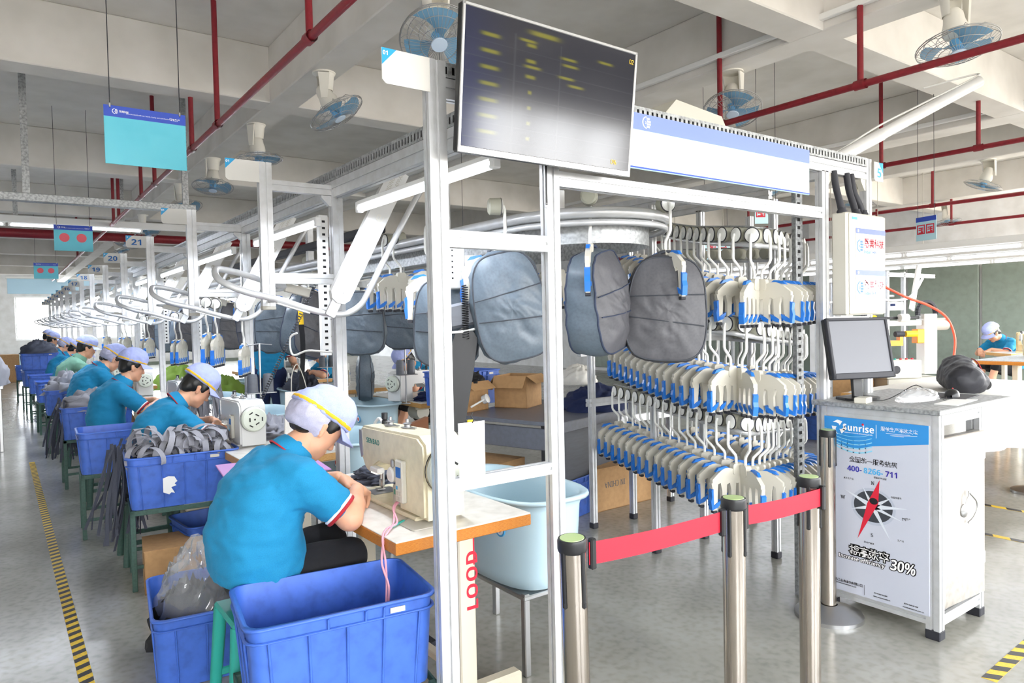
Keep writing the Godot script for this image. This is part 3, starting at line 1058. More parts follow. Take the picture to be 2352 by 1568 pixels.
	text("02", 0.016, M.yellow, tv, Transform3D(Basis.IDENTITY, V(W / 2 - 0.03, H / 2 - 0.04, 0.002)))
	text("0%", 0.016, M.yellow, tv, Transform3D(Basis.IDENTITY, V(W / 2 - 0.09, -H / 2 + 0.045, 0.002)))
	var ax := B.new()
	ax.box(V(-0.22, 0.12, -0.07), V(0.05, 0.05, 0.08), Basis.IDENTITY, 0.004)
	ax.box(V(0.22, 0.12, -0.07), V(0.05, 0.05, 0.08), Basis.IDENTITY, 0.004)
	part(ax, "wall_bracket", M.steel, tv)
	# banner board
	var bn := thing("banner_board", "long blue and pale cyan banner board under the slotted trunk of the portal", "sign", V(1.75, 2.09, -1.985))
	part(B.new().box(V(0.763, 0.107, 0), V(1.526, 0.22, 0.008), Basis.IDENTITY, 0.002), "board", M.sign_light, bn)
	part(B.new().span(V(0, 0.152, 0.004), V(1.526, 0.217, 0.0052)), "blue_strip", col("#7b8fd9", 0.4), bn)
	part(B.new().span(V(0, 0.0, 0.004), V(1.526, 0.006, 0.0052)), "blue_edge", M.sign_blue, bn)
	globe(bn, Transform3D(Basis.IDENTITY, V(0.37, 0.185, 0.0052)), 0.024, M.ink_white)
	# vented cream box on top of the portal
	var tb := thing("vented_box", "cream sheet metal box with louvres and sloping shoulders on top of the portal", "box", V(2.62, 2.35, -2.42))
	var pr := PackedVector2Array([Vector2(0, 0), Vector2(0.5, 0), Vector2(0.5, 0.05), Vector2(0.42, 0.17), Vector2(0.075, 0.2), Vector2(0.0, 0.13)])
	part(B.new().prism(Transform3D(Basis.IDENTITY, V(0, 0, 0)), pr, -0.5, 0.1), "housing", M.box_cream, tb)
	for q in [[0.12, 0.115], [0.12, 0.085], [0.29, 0.1], [0.29, 0.07]]:
		part(B.new().box(V(q[0] + 0.04, q[1], 0.102), V(0.085, 0.006, 0.008), Basis(Vector3.RIGHT, 0.5), 0.001), "louvre", M.box_cream, tb)
	# control cabinet with two name plates
	var cb := thing("control_cabinet", "cream electrical cabinet with two company plates on the right end of the portal", "cabinet", V(3.505, 1.488, -1.99))
	part(B.new().box(V(0.192, 0.263, 0.03), V(0.385, 0.526, 0.08), Basis.IDENTITY, 0.006), "body", M.box_cream, cb)
	part(B.new().box(V(0.2, 0.263, 0.073), V(0.36, 0.515, 0.01), Basis.IDENTITY, 0.004), "door", M.box_cream, cb)
	part(B.new().span(V(0.04, 0.49, 0.078), V(0.09, 0.503, 0.0792)), "blue_sticker", M.sign_tri, cb)
	for k in 2:
		var pl := thing("company_plate", "white and cyan company plate with globe emblem, %s on the cream cabinet" % ["upper one", "lower one"][k], "sign", V(3.585, 1.79 - 0.215 * k, -1.911), "plates on the cream cabinet")
		part(B.new().box(V(0.14, 0.07, 0.0), V(0.3, 0.15, 0.006), Basis.IDENTITY, 0.001), "board", M.paper, pl)
		part(B.new().span(V(-0.01, -0.005, 0.003), V(0.14 - 0.02 * k, 0.115, 0.0036)), "cyan_field", M.sign_light, pl)
		part(B.new().span(V(-0.01, 0.118, 0.003), V(0.29, 0.145, 0.0038)), "blue_strip", M.sign_blue, pl)
		globe(pl, Transform3D(Basis.IDENTITY, V(0.03, 0.055, 0.0038)), 0.032, M.ink_blue)
		var g := B.new()
		glyph(g, "恩典科技", Vector2(0.075, 0.05), 0.042, 0.006, 1.2, 0.0042)
		part(g, "lettering", M.ink_red if k == 0 else col("#eaa0ac", 0.5), pl)
		text("Endian Tech", 0.016, M.ink_blue, pl, Transform3D(Basis.IDENTITY, V(0.13, 0.025, 0.004)))
		globe(pl, Transform3D(Basis.IDENTITY, V(0.012, 0.1315, 0.0038)), 0.008, M.ink_white)
	for q in [[3.53, 0.0], [3.655, 0.008], [3.70, 0.03]]:
		var hz := B.new().tube(smooth_path([V(q[0], 2.235, -2.0), V(q[0], 2.14, -1.985), V(q[0] + q[1], 2.06, -1.965), V(q[0] + q[1] * 1.4, 2.0, -1.955)], 6), 0.017, 10)
		hz.lathe(Transform3D(Basis.IDENTITY, V(q[0] + q[1] * 1.4, 2.012, -1.956)), [Vector2(0.026, 0), Vector2(0.026, 0.01), Vector2(0.02, 0.02), Vector2(0.02, 0.03)], 12)
		solo(hz, "cable_hose", M.rubber, "black corrugated hose entering the cream cabinet, %s of three" % ["leftmost", "middle", "rightmost"][[3.53, 3.655, 3.70].find(q[0])], "hose", Vector3.ZERO, "hoses on the cabinet")
	# fat white pipe rising to the ceiling at the right
	var vp := B.new()
	var pa := V(4.05, 2.41, -2.28)
	var pb := V(4.77, 2.86, -1.79)
	vp.rod(pa, pa.lerp(pb, 0.32), 0.037, 14)
	vp.rod(pa.lerp(pb, 0.27), pb, 0.034, 14)
	var vt := solo(vp, "plastic_pipe", M.gloss_white, "fat white plastic pipe slanting up from the portal to the red pipe", "pipe")
	part(B.new().tube(smooth_path([pa + V(-0.25, -0.02, 0.02), pa + V(0.0, 0.04, 0), pa.lerp(pb, 0.3) + V(-0.01, 0.055, 0), pa.lerp(pb, 0.6) + V(0, 0.05, 0), pb + V(0, 0.04, 0), pb + V(-0.15, 0.0, -0.25)], 6), 0.006, 6), "cable", M.cable_white, vt)
	# sheet of paper on the left lower rung
	var ps := thing("record_sheet", "white printed record sheet hanging from a black clip at the left lower rung", "paper", V(1.268, 1.07, -1.992))
	part(B.new().sheet(6, 8, func(u, v): return V((u - 0.5) * 0.105, (0.5 - v) * 0.185, 0.003 * sin(u * 3.0 + v)), 0.0008), "sheet", M.paper, ps)
	var ln := B.new()
	for k in 22:
		ln.box(V(0, 0.055 - k * 0.0062, 0.006), V(0.09, 0.0006, 0.0004))
	for k in 7:
		ln.box(V(-0.045 + k * 0.015, -0.013, 0.006), V(0.0006, 0.137, 0.0004))
	for k in 20:
		ln.box(V(-0.012, 0.052 - k * 0.0062, 0.006), V(0.022, 0.0022, 0.0004))
	part(ln, "printed_table", M.grey_plastic, ps).set_meta("kind", "stuff")
	part(B.new().tube(smooth_path([V(0.0, 0.09, 0.006), V(0.004, 0.10, 0.008), V(-0.002, 0.112, 0.004), V(0.006, 0.125, 0.0)], 4), 0.002, 5), "black_wire", M.black, ps)
	var strap := thing("webbing_strap", "black webbing strap with ring on the second portal post", "strap", V(1.605, 2.0, -1.99))
	part(B.new().box(V(0, -0.005, 0.004), V(0.009, 0.17, 0.002)), "strap", M.black, strap)
	var bk := B.new()
	bk.tube([V(-0.008, -0.1, 0.005), V(0.008, -0.1, 0.005), V(0.008, -0.085, 0.005), V(-0.008, -0.085, 0.005)], 0.0015, 5, false, true)
	part(bk, "buckle", M.steel, strap)

func tv_image() -> ImageTexture:
	# a softly blurred dark table of yellow entries, drawn as sums of smooth spots
	var w := 384
	var h := 224
	var im := Image.create(w, h, false, Image.FORMAT_RGB8)
	var spots := []
	for k in 7:
		spots.append([0.07 + 0.06, 0.16 + k * 0.118, 0.052, 0.016])
		spots.append([0.35, 0.16 + k * 0.118, 0.03 if k < 3 else 0.012, 0.015])
	spots.append([0.42, 0.06, 0.09, 0.02])
	for q in [[0.57, 0.19], [0.58, 0.24], [0.36, 0.32], [0.56, 0.34], [0.33, 0.13], [0.8, 0.14], [0.62, 0.39]]:
		spots.append([q[0], q[1], 0.05, 0.012])
	for y in h:
		for x in w:
			var u := float(x) / w
			var v := float(y) / h
			var c := Color(0.19, 0.19, 0.23).lerp(Color(0.13, 0.18, 0.42), clampf(1.2 - u * 5.0, 0.0, 1.0) * (0.4 + 0.6 * v))
			var line := maxf(exp(-pow((u - 0.52) / 0.004, 2.0)), maxf(exp(-pow((u - 0.26) / 0.006, 2.0)), exp(-pow((fposmod(v - 0.1, 0.118) - 0.118) / 0.006, 2.0)))) * (1.0 if v > 0.1 else 0.0)
			c = c.lerp(Color(0.42, 0.42, 0.42), 0.35 * line)
			for s in spots:
				var e: float = pow((u - s[0]) / s[2], 4.0) + pow((v - s[1]) / s[3], 4.0)
				if e < 6.0:
					c = c.lerp(Color(0.75, 0.72, 0.12), 0.75 * exp(-e))
			im.set_pixel(x, y, c)
	return ImageTexture.create_from_image(im)

func stanchions() -> void:
	var proto: Node3D
	var at := [V(1.235, 0, -1.425), V(1.85, 0, -1.385), V(2.29, 0, -1.397), V(3.285, 0, -1.902)]
	var lb := ["polished steel belt post in front of the second portal post, leftmost of four", "polished steel belt post in the middle of the red belt", "polished steel belt post at the right end of the red belt", "polished steel belt post without belt before the poster console"]
	for k in 4:
		if k == 0:
			var o := thing("belt_post", lb[0], "barrier post", at[0], "steel belt posts")
			part(B.new().lathe(Transform3D.IDENTITY, [Vector2(0.0, 0.0), Vector2(0.16, 0.0), Vector2(0.16, 0.018), Vector2(0.15, 0.024), Vector2(0.08, 0.05), Vector2(0.04, 0.062)], 40), "base", M.steel, o)
			part(B.new().lathe(Transform3D.IDENTITY, [Vector2(0.0352, 0.03), Vector2(0.0352, 0.895)], 28), "tube", M.stain, o)
			part(B.new().lathe(Transform3D.IDENTITY, [Vector2(0.037, 0.893), Vector2(0.0395, 0.9), Vector2(0.0395, 0.921), Vector2(0.037, 0.928), Vector2(0.031, 0.928)], 28), "collar", M.black, o)
			part(B.new().lathe(Transform3D.IDENTITY, [Vector2(0.033, 0.926), Vector2(0.032, 0.929), Vector2(0.0, 0.93)], 28), "green_lid", col("#b7cf8e", 0.35), o)
			for s in 4:
				var bs := Basis(Vector3.UP, PI / 2 * s)
				var c := B.new()
				c.box(bs * V(0, 0.825, 0.036), V(0.013, 0.15, 0.008), bs, 0.003)
				c.box(bs * V(0, 0.757, 0.037), V(0.014, 0.02, 0.008), bs, 0.004)
				part(c, "belt_slot", M.black, o)
			proto = o
		else:
			dup(proto, at[k], 0.25 * k, lb[k])
	proto.rotation = V(0.02, 0.12, 0.045)
	for q in [[at[0] + V(0.04, 0, 0.0), at[1] - V(0.045, 0, 0), "red belt stretched between the left and the middle steel post"], [at[1] + V(0.045, 0, 0), at[2] - V(-0.02, 0, -0.045), "red belt stretched between the middle and the right steel post"]]:
		var a: Vector3 = q[0]
		var b: Vector3 = q[1]
		var o := thing("belt", q[2], "barrier belt", a, "red belts")
		part(B.new().sheet(12, 4, func(u, v): return (b - a) * u + V(0, 0.893 - v * 0.062 - 0.006 * sin(u * PI) + (0.0 if u > 0.5 else 0.0), 0.002 * sin(u * 6.0)), 0.0015), "webbing", M.belt, o)
		for e in [V(0.012, 0.86, 0), b - a + V(-0.012, 0.86, 0)]:
			part(B.new().box(e, V(0.02, 0.085, 0.02), Basis.IDENTITY, 0.004), "end_clip", M.black, o)

func console() -> void:
	var o := thing("poster_console", "aluminium console with an advertising poster on its side and a steel door", "cabinet", V(3.4, 0, -2.0))
	var zf := 0.56
	for q in [[0.025, 0.03, 0.06], [0.025, zf - 0.03, 0.06], [0.455, 0.03, 0.05], [0.455, zf - 0.03, 0.05]]:
		part(B.new().alu(V(q[0], 0.04, q[1]), V(q[0], 1.03, q[1]), 0.05, 0.06, Vector3.FORWARD), "post", M.alu, o)
		part(B.new().box(V(q[0], 0.022, q[1]), V(0.056, 0.044, 0.066), Basis.IDENTITY, 0.004), "foot", M.rubber, o)
	for y in [0.09, 1.005]:
		part(B.new().alu(V(0.02, y, 0.06), V(0.02, y, zf - 0.06), 0.04, 0.05), "side_rail", M.alu, o)
		part(B.new().alu(V(0.05, y, zf - 0.02), V(0.43, y, zf - 0.02), 0.04, 0.05), "front_rail", M.alu, o)
		part(B.new().alu(V(0.05, y, 0.03), V(0.43, y, 0.03), 0.04, 0.05), "back_rail", M.alu, o)
		part(B.new().alu(V(0.46, y, 0.06), V(0.46, y, zf - 0.06), 0.04, 0.05), "side_rail", M.alu, o)
	part(B.new().box(V(0.24, 0.075, zf / 2), V(0.42, 0.012, zf - 0.08)), "bottom_panel", M.box_cream, o)
	part(B.new().span(V(-0.03, 1.032, -0.04), V(0.78, 1.056, zf + 0.02), 0.004), "top_board", M.galv, o)
	part(B.new().span(V(0.03, 0.1, 0.01), V(0.04, 1.0, zf - 0.03)), "back_lining", M.rubber, o)
	# steel door, hinged at the right, ajar
	var d := B.new()
	var xf := Transform3D(Basis(Vector3.UP, -0.06), V(0.445, 0.13, zf + 0.006))
	d.span(V(-0.375, 0, -0.03), V(0, 0.79, 0.012), 0.004)
	var door := part(d, "steel_door", M.brush, o)
	door.transform = xf
	var hg := B.new()
	for y in [0.17, 0.68]:
		hg.box(V(0.0, y, 0.006), V(0.018, 0.06, 0.012), Basis.IDENTITY, 0.003)
	part(hg, "hinge", M.steel, door)
	var hd := B.new()
	hd.tube(smooth_path([V(-0.175, 0.52, 0.02), V(-0.168, 0.505, 0.026), V(-0.135, 0.47, 0.035), V(-0.13, 0.435, 0.036), V(-0.15, 0.395, 0.03), V(-0.18, 0.37, 0.02)], 5), 0.0045, 8)
	hd.tube(smooth_path([V(-0.175, 0.52, 0.02), V(-0.195, 0.495, 0.026), V(-0.21, 0.46, 0.02)], 5), 0.003, 8)
	part(hd, "handle", M.steel, door)
	part(B.new().lathe(Transform3D(Basis(Vector3.RIGHT, Vector3.BACK, Vector3.DOWN), V(-0.205, 0.43, 0.012)), [Vector2(0.032, 0), Vector2(0.032, 0.004), Vector2(0.022, 0.01), Vector2(0.0, 0.012)], 20), "lock", M.steel, door)
	# poster on the side that faces the aisle; drawn in its own plane, x to the right along +z
	var xp := face_x(V(-0.008, 0.105, 0.02))
	var w := zf - 0.08
	var h := 0.875
	var P := 0.001
	var pn := node(null, "poster", null, o)
	pn.transform = xp
	pn.mesh = B.new().span(V(0, 0, -0.006), V(w + 0.02, h, 0)).mesh()
	pn.material_override = col("#c9cdda", 0.35)
	var band := PackedVector2Array([Vector2(0, h), Vector2(0, h - 0.115)])
	for k in 11:
		var t := k / 10.0
		band.append(Vector2(w * 0.5 * t, h - 0.115 - 0.055 * sin(t * PI * 0.5) * (1.0 - t * 0.15) + 0.035 * maxf(0.0, t - 0.55) / 0.45))
	band.append(Vector2(w + 0.02, h - 0.085))
	band.append(Vector2(w + 0.02, h))
	part(B.new().prism(Transform3D.IDENTITY, band, 0.0, 0.0006), "blue_band", col("#2f8fd8", 0.35), pn)
	var sw := B.new()
	for k in 5:
		for j in 8:
			var t0 := j / 8.0
			var t1 := (j + 1) / 8.0
			var yy := func(t): return h - 0.06 - 0.013 * k - 0.06 * sin(t * PI * 0.52) * (1.0 + 0.12 * k) + 0.05 * t * t
			ribbon(sw, Vector2(w * 0.5 * t0, yy.call(t0)), Vector2(w * 0.5 * t1, yy.call(t1)), 0.0025 + 0.001 * k, 0.0009)
	part(sw, "swoosh", col("#8fd6f2", 0.35), pn)
	var em := B.new()
	for k in 3:
		em.prism(Transform3D(Basis(Vector3.BACK, TAU * k / 3), V(0.075, h - 0.05, 0.0009)), PackedVector2Array([Vector2(0.006, 0.008), Vector2(0.02, 0.03), Vector2(-0.006, 0.036), Vector2(-0.03, 0.022), Vector2(-0.012, 0.022), Vector2(0.0, 0.018)]), 0.0, 0.0005)
	part(em, "emblem", M.ink_white, pn)
	text("Sunrise", 0.032, M.ink_white, pn, Transform3D(Basis.IDENTITY, V(0.175, h - 0.048, P)), bold)
	part(B.new().prism(Transform3D(Basis.IDENTITY, V(0.1985, h - 0.026, 0.0018)), disc2(Vector2.ZERO, 0.0055, 0.0055, 14), 0.0, 0.0006), "red_dot", M.ink_red, pn)
	text("TRANSPORT SYSTEM FOR INTELLIGENCE APPAREL", 0.0035, M.ink_white, pn, Transform3D(Basis.IDENTITY, V(0.175, h - 0.073, P)))
	part(B.new().span(V(0.262, h - 0.085, 0.0006), V(0.264, h - 0.02, 0.0012)), "rule", M.ink_white, pn)
	var sl := B.new()
	glyph(sl, "服装生产高效之道", Vector2(0.285, h - 0.045), 0.019, 0.0016, 1.12, 0.0012)
	for q in [[0.31, -0.056, 0.42, -0.052], [0.33, -0.064, 0.45, -0.053], [0.33, -0.064, 0.39, -0.064]]:
		ribbon(sl, Vector2(q[0], h + q[1]), Vector2(q[2], h + q[3]), 0.0016, 0.0012)
	part(sl, "slogan", M.ink_white, pn)
	var hl := B.new()
	glyph(hl, "全国统一服务热线", Vector2(0.13, h - 0.215), 0.025, 0.0028, 1.16, 0.0006)
	part(hl, "hotline_words", M.ink, pn)
	text("400-", 0.027, col("#3536a8", 0.4), pn, Transform3D(Basis.IDENTITY, V(0.155, h - 0.25, P)), bold, "hotline_number")
	text("8266-", 0.027, col("#4fb0e6", 0.4), pn, Transform3D(Basis.IDENTITY, V(0.248, h - 0.25, P)), bold, "hotline_number")
	text("711", 0.027, col("#3a2f9c", 0.4), pn, Transform3D(Basis.IDENTITY, V(0.335, h - 0.25, P)), bold, "hotline_number")
	# compass
	var cc := Vector2(0.245, h - 0.42)
	part(B.new().prism(Transform3D.IDENTITY, disc2(cc, 0.108, 0.09), 0.0, 0.0004), "compass_ring", col("#b9c0cf", 0.4), pn)
	part(B.new().prism(Transform3D.IDENTITY, disc2(cc, 0.094, 0.076), 0.0004, 0.0008), "compass_dial", col("#3c4048", 0.4), pn)
	var star := B.new()
	for q in [[0.16, 0.02, 0.014], [-0.14, 0.06, 0.014], [0.085, -0.15, 0.012], [-0.05, 0.09, 0.01], [0.09, 0.06, 0.012], [-0.11, -0.03, 0.012], [0.14, -0.045, 0.01]]:
		var e := Vector2(q[0], q[1])
		var nn: Vector2 = Vector2(-e.y, e.x).normalized() * float(q[2])
		star.prism(Transform3D.IDENTITY, PackedVector2Array([cc + e, cc + nn, cc - nn]), 0.0008, 0.0012)
	part(star, "compass_star", col("#dde3ec", 0.35), pn)
	var nd := B.new()
	nd.prism(Transform3D.IDENTITY, PackedVector2Array([cc + Vector2(0.033, 0.135), cc + Vector2(0.026, 0.02), cc + Vector2(-0.075, -0.17), cc + Vector2(-0.026, 0.015)]), 0.0012, 0.0018)
	part(nd, "needle", M.ink_red, pn)
	part(B.new().prism(Transform3D.IDENTITY, disc2(cc + Vector2(0.004, 0.028), 0.02, 0.016), 0.0018, 0.0022), "pivot", M.ink, pn)
	for q in [["N", 0.0, 0.115], ["S", -0.005, -0.14], ["W", -0.15, 0.02], ["E", 0.145, -0.03]]:
		text(q[0], 0.017, M.ink, pn, Transform3D(Basis(Vector3.BACK, {"W": 0.0, "E": -PI / 2}.get(q[0], 0.0)), V(cc.x + q[1], cc.y + q[2], P)), serif)
	# small captions round the compass
	var sg := B.new()
	for q in [[0.02, 0.085, "服装生产"], [0.1, 0.115, "高效生产全"], [0.25, 0.14, "提高效率全国"], [0.33, 0.06, "全国统服务"], [0.4, -0.03, "生产"], [0.36, -0.14, "生产线"], [0.02, -0.03, "统一生产"], [0.2, -0.185, "服装产高技"]]:
		glyph(sg, q[2], Vector2(q[0], cc.y + q[1]), 0.0085, 0.0009, 1.2, 0.0006)
	part(sg, "captions", M.ink, pn)
	var big := B.new()
	glyph(big, "提高效率", Vector2(0.13, 0.2), 0.042, 0.0155, 1.15, 0.0005)
	part(big, "slogan_outline", M.ink, pn)
	var inn := B.new()
	glyph(inn, "提高效率", Vector2(0.13, 0.2), 0.042, 0.0048, 1.15, 0.0011)
	part(inn, "slogan_words", M.ink_white, pn)
	for q in [[M.ink, 0.003, 1.0], [M.ink_white, 0.0014, 0.0]]:
		for e in ([Vector2(-1, 0), Vector2(1, 0), Vector2(0, 1), Vector2(0, -1), Vector2(0.7, 0.7), Vector2(-0.7, 0.7), Vector2(0.7, -0.7), Vector2(-0.7, -0.7)] if q[2] > 0.5 else [Vector2.ZERO]):
			text("Increase efficiency", 0.018, q[0], pn, Transform3D(Basis(Vector3.RIGHT, V(0.15, 1, 0), Vector3.BACK), V(0.185 + e.x * 0.003, 0.178 + e.y * 0.003, 0.0006 + (0.0012 if q[2] < 0.5 else 0.0))), bold, "slogan_words" if q[2] < 0.5 else "slogan_outline")
			text("30%", 0.05, q[0], pn, Transform3D(Basis(Vector3.RIGHT, V(0.12, 1, 0), Vector3.BACK), V(0.385 + e.x * 0.0045, 0.195 + e.y * 0.0045, 0.0006 + (0.0012 if q[2] < 0.5 else 0.0))), bold, "slogan_words" if q[2] < 0.5 else "slogan_outline", 0.85)
	var ad := B.new()
	glyph(ad, "宁波瑞晟工业自动化有限公司", Vector2(0.008, 0.045), 0.0125, 0.002, 1.14, 0.0006)
	part(ad, "firm_name", M.ink, pn)
	text("SUNRISE INDUSTRIAL AUTOMATION CO.,LTD", 0.005, M.ink, pn, Transform3D(Basis.IDENTITY, V(0.09, 0.036, P)))
	part(B.new().span(V(0.2, 0.01, 0.0005), V(0.2015, 0.06, 0.0008)), "rule", M.ink, pn)
	var q2 := [["0574-868 56 999", 0.28, 0.036], ["www.sunrise.com.cn", 0.285, 0.02], ["0574-868 68 969", 0.42, 0.028], ["sunrise@sunrise.com.cn", 0.43, 0.012]]
	for q in q2:
		text(q[0], 0.0062, M.ink, pn, Transform3D(Basis.IDENTITY, V(q[1], q[2], P)))

func console_top() -> void:
	var y := 1.056
	# monitor
	var m := thing("monitor", "black desktop monitor with a grey switched-off screen on the console", "monitor", V(3.55, y, -1.86), "", -0.0)
	m.rotation.y = -0.38
	part(B.new().prism(Transform3D(Basis(Vector3.RIGHT, Vector3.FORWARD, Vector3.UP), V(0.0, 0, -0.04)), rrect(0.2, 0.15, 0.05), 0.0, 0.012), "base", M.black, m)
	part(B.new().box(V(0, 0.08, -0.05), V(0.06, 0.15, 0.02), Basis(Vector3.RIGHT, -0.1), 0.004), "neck", M.black, m)
	var tilt := Basis(Vector3.RIGHT, -0.2)
	var c := V(-0.02, 0.265, 0.0)
	part(B.new().box(c + tilt * V(0, 0, -0.022), V(0.365, 0.31, 0.03), tilt, 0.006), "casing", M.black, m)
	var fr := B.new()
	for s in [-1.0, 1.0]:
		fr.box(c + tilt * V(s * 0.175, 0, 0), V(0.016, 0.31, 0.02), tilt, 0.003)
		fr.box(c + tilt * V(0, s * (0.148 if s > 0 else 0.141), 0), V(0.365, 0.016 if s > 0 else 0.03, 0.02), tilt, 0.003)
	part(fr, "bezel", M.rubber, m)
	part(B.new().box(c + tilt * V(0, 0.007, 0.001), V(0.336, 0.268, 0.006), tilt), "screen", col("#6e7077", 0.5), m)
	# mouse on its pad
	var pad := B.new().box(V(0, 0.002, 0), V(0.24, 0.004, 0.2), Basis(Vector3.UP, 0.12), 0.001)
	solo(pad, "mouse_pad", M.rubber, "thin dark mouse pad on the console top", "mouse pad", V(3.98, y, -1.63))
	var mo := thing("computer_mouse", "black computer mouse on the dark pad", "mouse", V(3.95, y + 0.004, -1.61), "", 1.9)
	var rows := []
	for i in 9:
		var t := i / 8.0
		var row := []
		var hw := 0.034 * sqrt(maxf(0.02, 1.0 - pow(2.0 * t - 1.0, 4.0))) * (0.88 + 0.12 * sin(t * PI))
		var ht := 0.04 * pow(sin(PI * (0.06 + 0.88 * pow(t, 0.75))), 0.7)
		for j in 13:
			var a := PI * j / 12.0
			row.append(V(cos(a) * hw, pow(sin(a), 0.7) * ht, (t - 0.5) * 0.125))
		rows.append(row)
	var mb := B.new()
	mb.grid(rows)
	part(mb, "shell", M.black, mo)
	part(B.new().box(V(0, 0.034, 0.038), V(0.007, 0.01, 0.02), Basis(Vector3.RIGHT, 0.5), 0.003), "wheel", M.red, mo)
	var cw := B.new().tube(smooth_path([V(3.86, y + 0.01, -1.6), V(3.78, y + 0.004, -1.58), V(3.68, y + 0.07, -1.64), V(3.66, y + 0.075, -1.67), V(3.63, y + 0.03, -1.73), V(3.56, y + 0.006, -1.76), V(3.5, y + 0.008, -1.8), V(3.52, y + 0.02, -1.9)], 6), 0.0022, 6)
	solo(cw, "mouse_cable", M.black, "thin black cable looping from mouse to monitor", "cable")
	# crumpled clear plastic bag, small grey box, papers
	crumple("plastic_bag", V(3.6, y + 0.016, -1.62), V(0.34, 0.05, 0.13), M.film, "crumpled clear plastic bag lying in front of the monitor", "bag", 0.1, 31)
	var sb := thing("small_box", "small pale grey plastic box with a red light at the left end of the console top", "box", V(3.43, y, -1.8), "", 0.2)
	part(B.new().box(V(0, 0.014, 0), V(0.09, 0.028, 0.06), Basis.IDENTITY, 0.004), "case", M.box_cream, sb)
	part(B.new().box(V(0.046, 0.012, 0.01), V(0.004, 0.008, 0.012)), "red_lamp", glow("#ff3040", 1.0), sb)
	solo(B.new().box(V(0, 0.001, 0), V(0.3, 0.002, 0.1), Basis(Vector3.UP, 0.1)), "paper_sheet", M.paper, "flat sheet of white paper near the edge of the console top", "paper", V(3.75, y, -1.51))

# ---------- bodies: smooth unions of tapered capsules, meshed as surface nets ----------
class F:
	var a := PackedVector3Array()
	var ab := PackedVector3Array()
	var il := PackedFloat32Array()
	var ra := PackedFloat32Array()
	var rb := PackedFloat32Array()
	var ks := PackedFloat32Array()
	var planes := []          # [normal, d]: keeps what lies on the side of -normal
	var wob: FastNoiseLite = null
	var amp := 0.0
	var fr := Vector3.ONE
	var off := 0.0

	func cap(p: Vector3, q: Vector3, r: float, r2 := -1.0, k := 0.03) -> F:
		a.append(p)
		ab.append(q - p)
		il.append(1.0 / maxf((q - p).length_squared(), 1e-9))
		ra.append(r)
		rb.append(r if r2 < 0.0 else r2)
		ks.append(k)
		return self

	func moved(xf: Transform3D) -> F:
		var o := F.new()
		var s := xf.basis.x.length()
		for i in a.size():
			o.cap(xf * a[i], xf * (a[i] + ab[i]), ra[i] * s, rb[i] * s, ks[i] * s)
		return o

	func join(o: F) -> F:
		for i in o.a.size():
			cap(o.a[i], o.a[i] + o.ab[i], o.ra[i], o.rb[i], o.ks[i])
		return self

	func d(p: Vector3) -> float:
		var best := 9.0
		for i in a.size():
			var w := p - a[i]
			var h := clampf(w.dot(ab[i]) * il[i], 0.0, 1.0)
			var e := (w - ab[i] * h).length() - lerpf(ra[i], rb[i], h)
			var k := ks[i]
			var m := k - absf(best - e)
			if m > 0.0:
				best = minf(best, e) - m * m * 0.25 / k
			elif e < best:
				best = e
		best -= off
		if wob and best < 0.05 and best > -0.05:
			best += amp * wob.get_noise_3dv(p * fr)
		for q in planes:
			best = maxf(best, q[0].dot(p) - q[1])
		return best

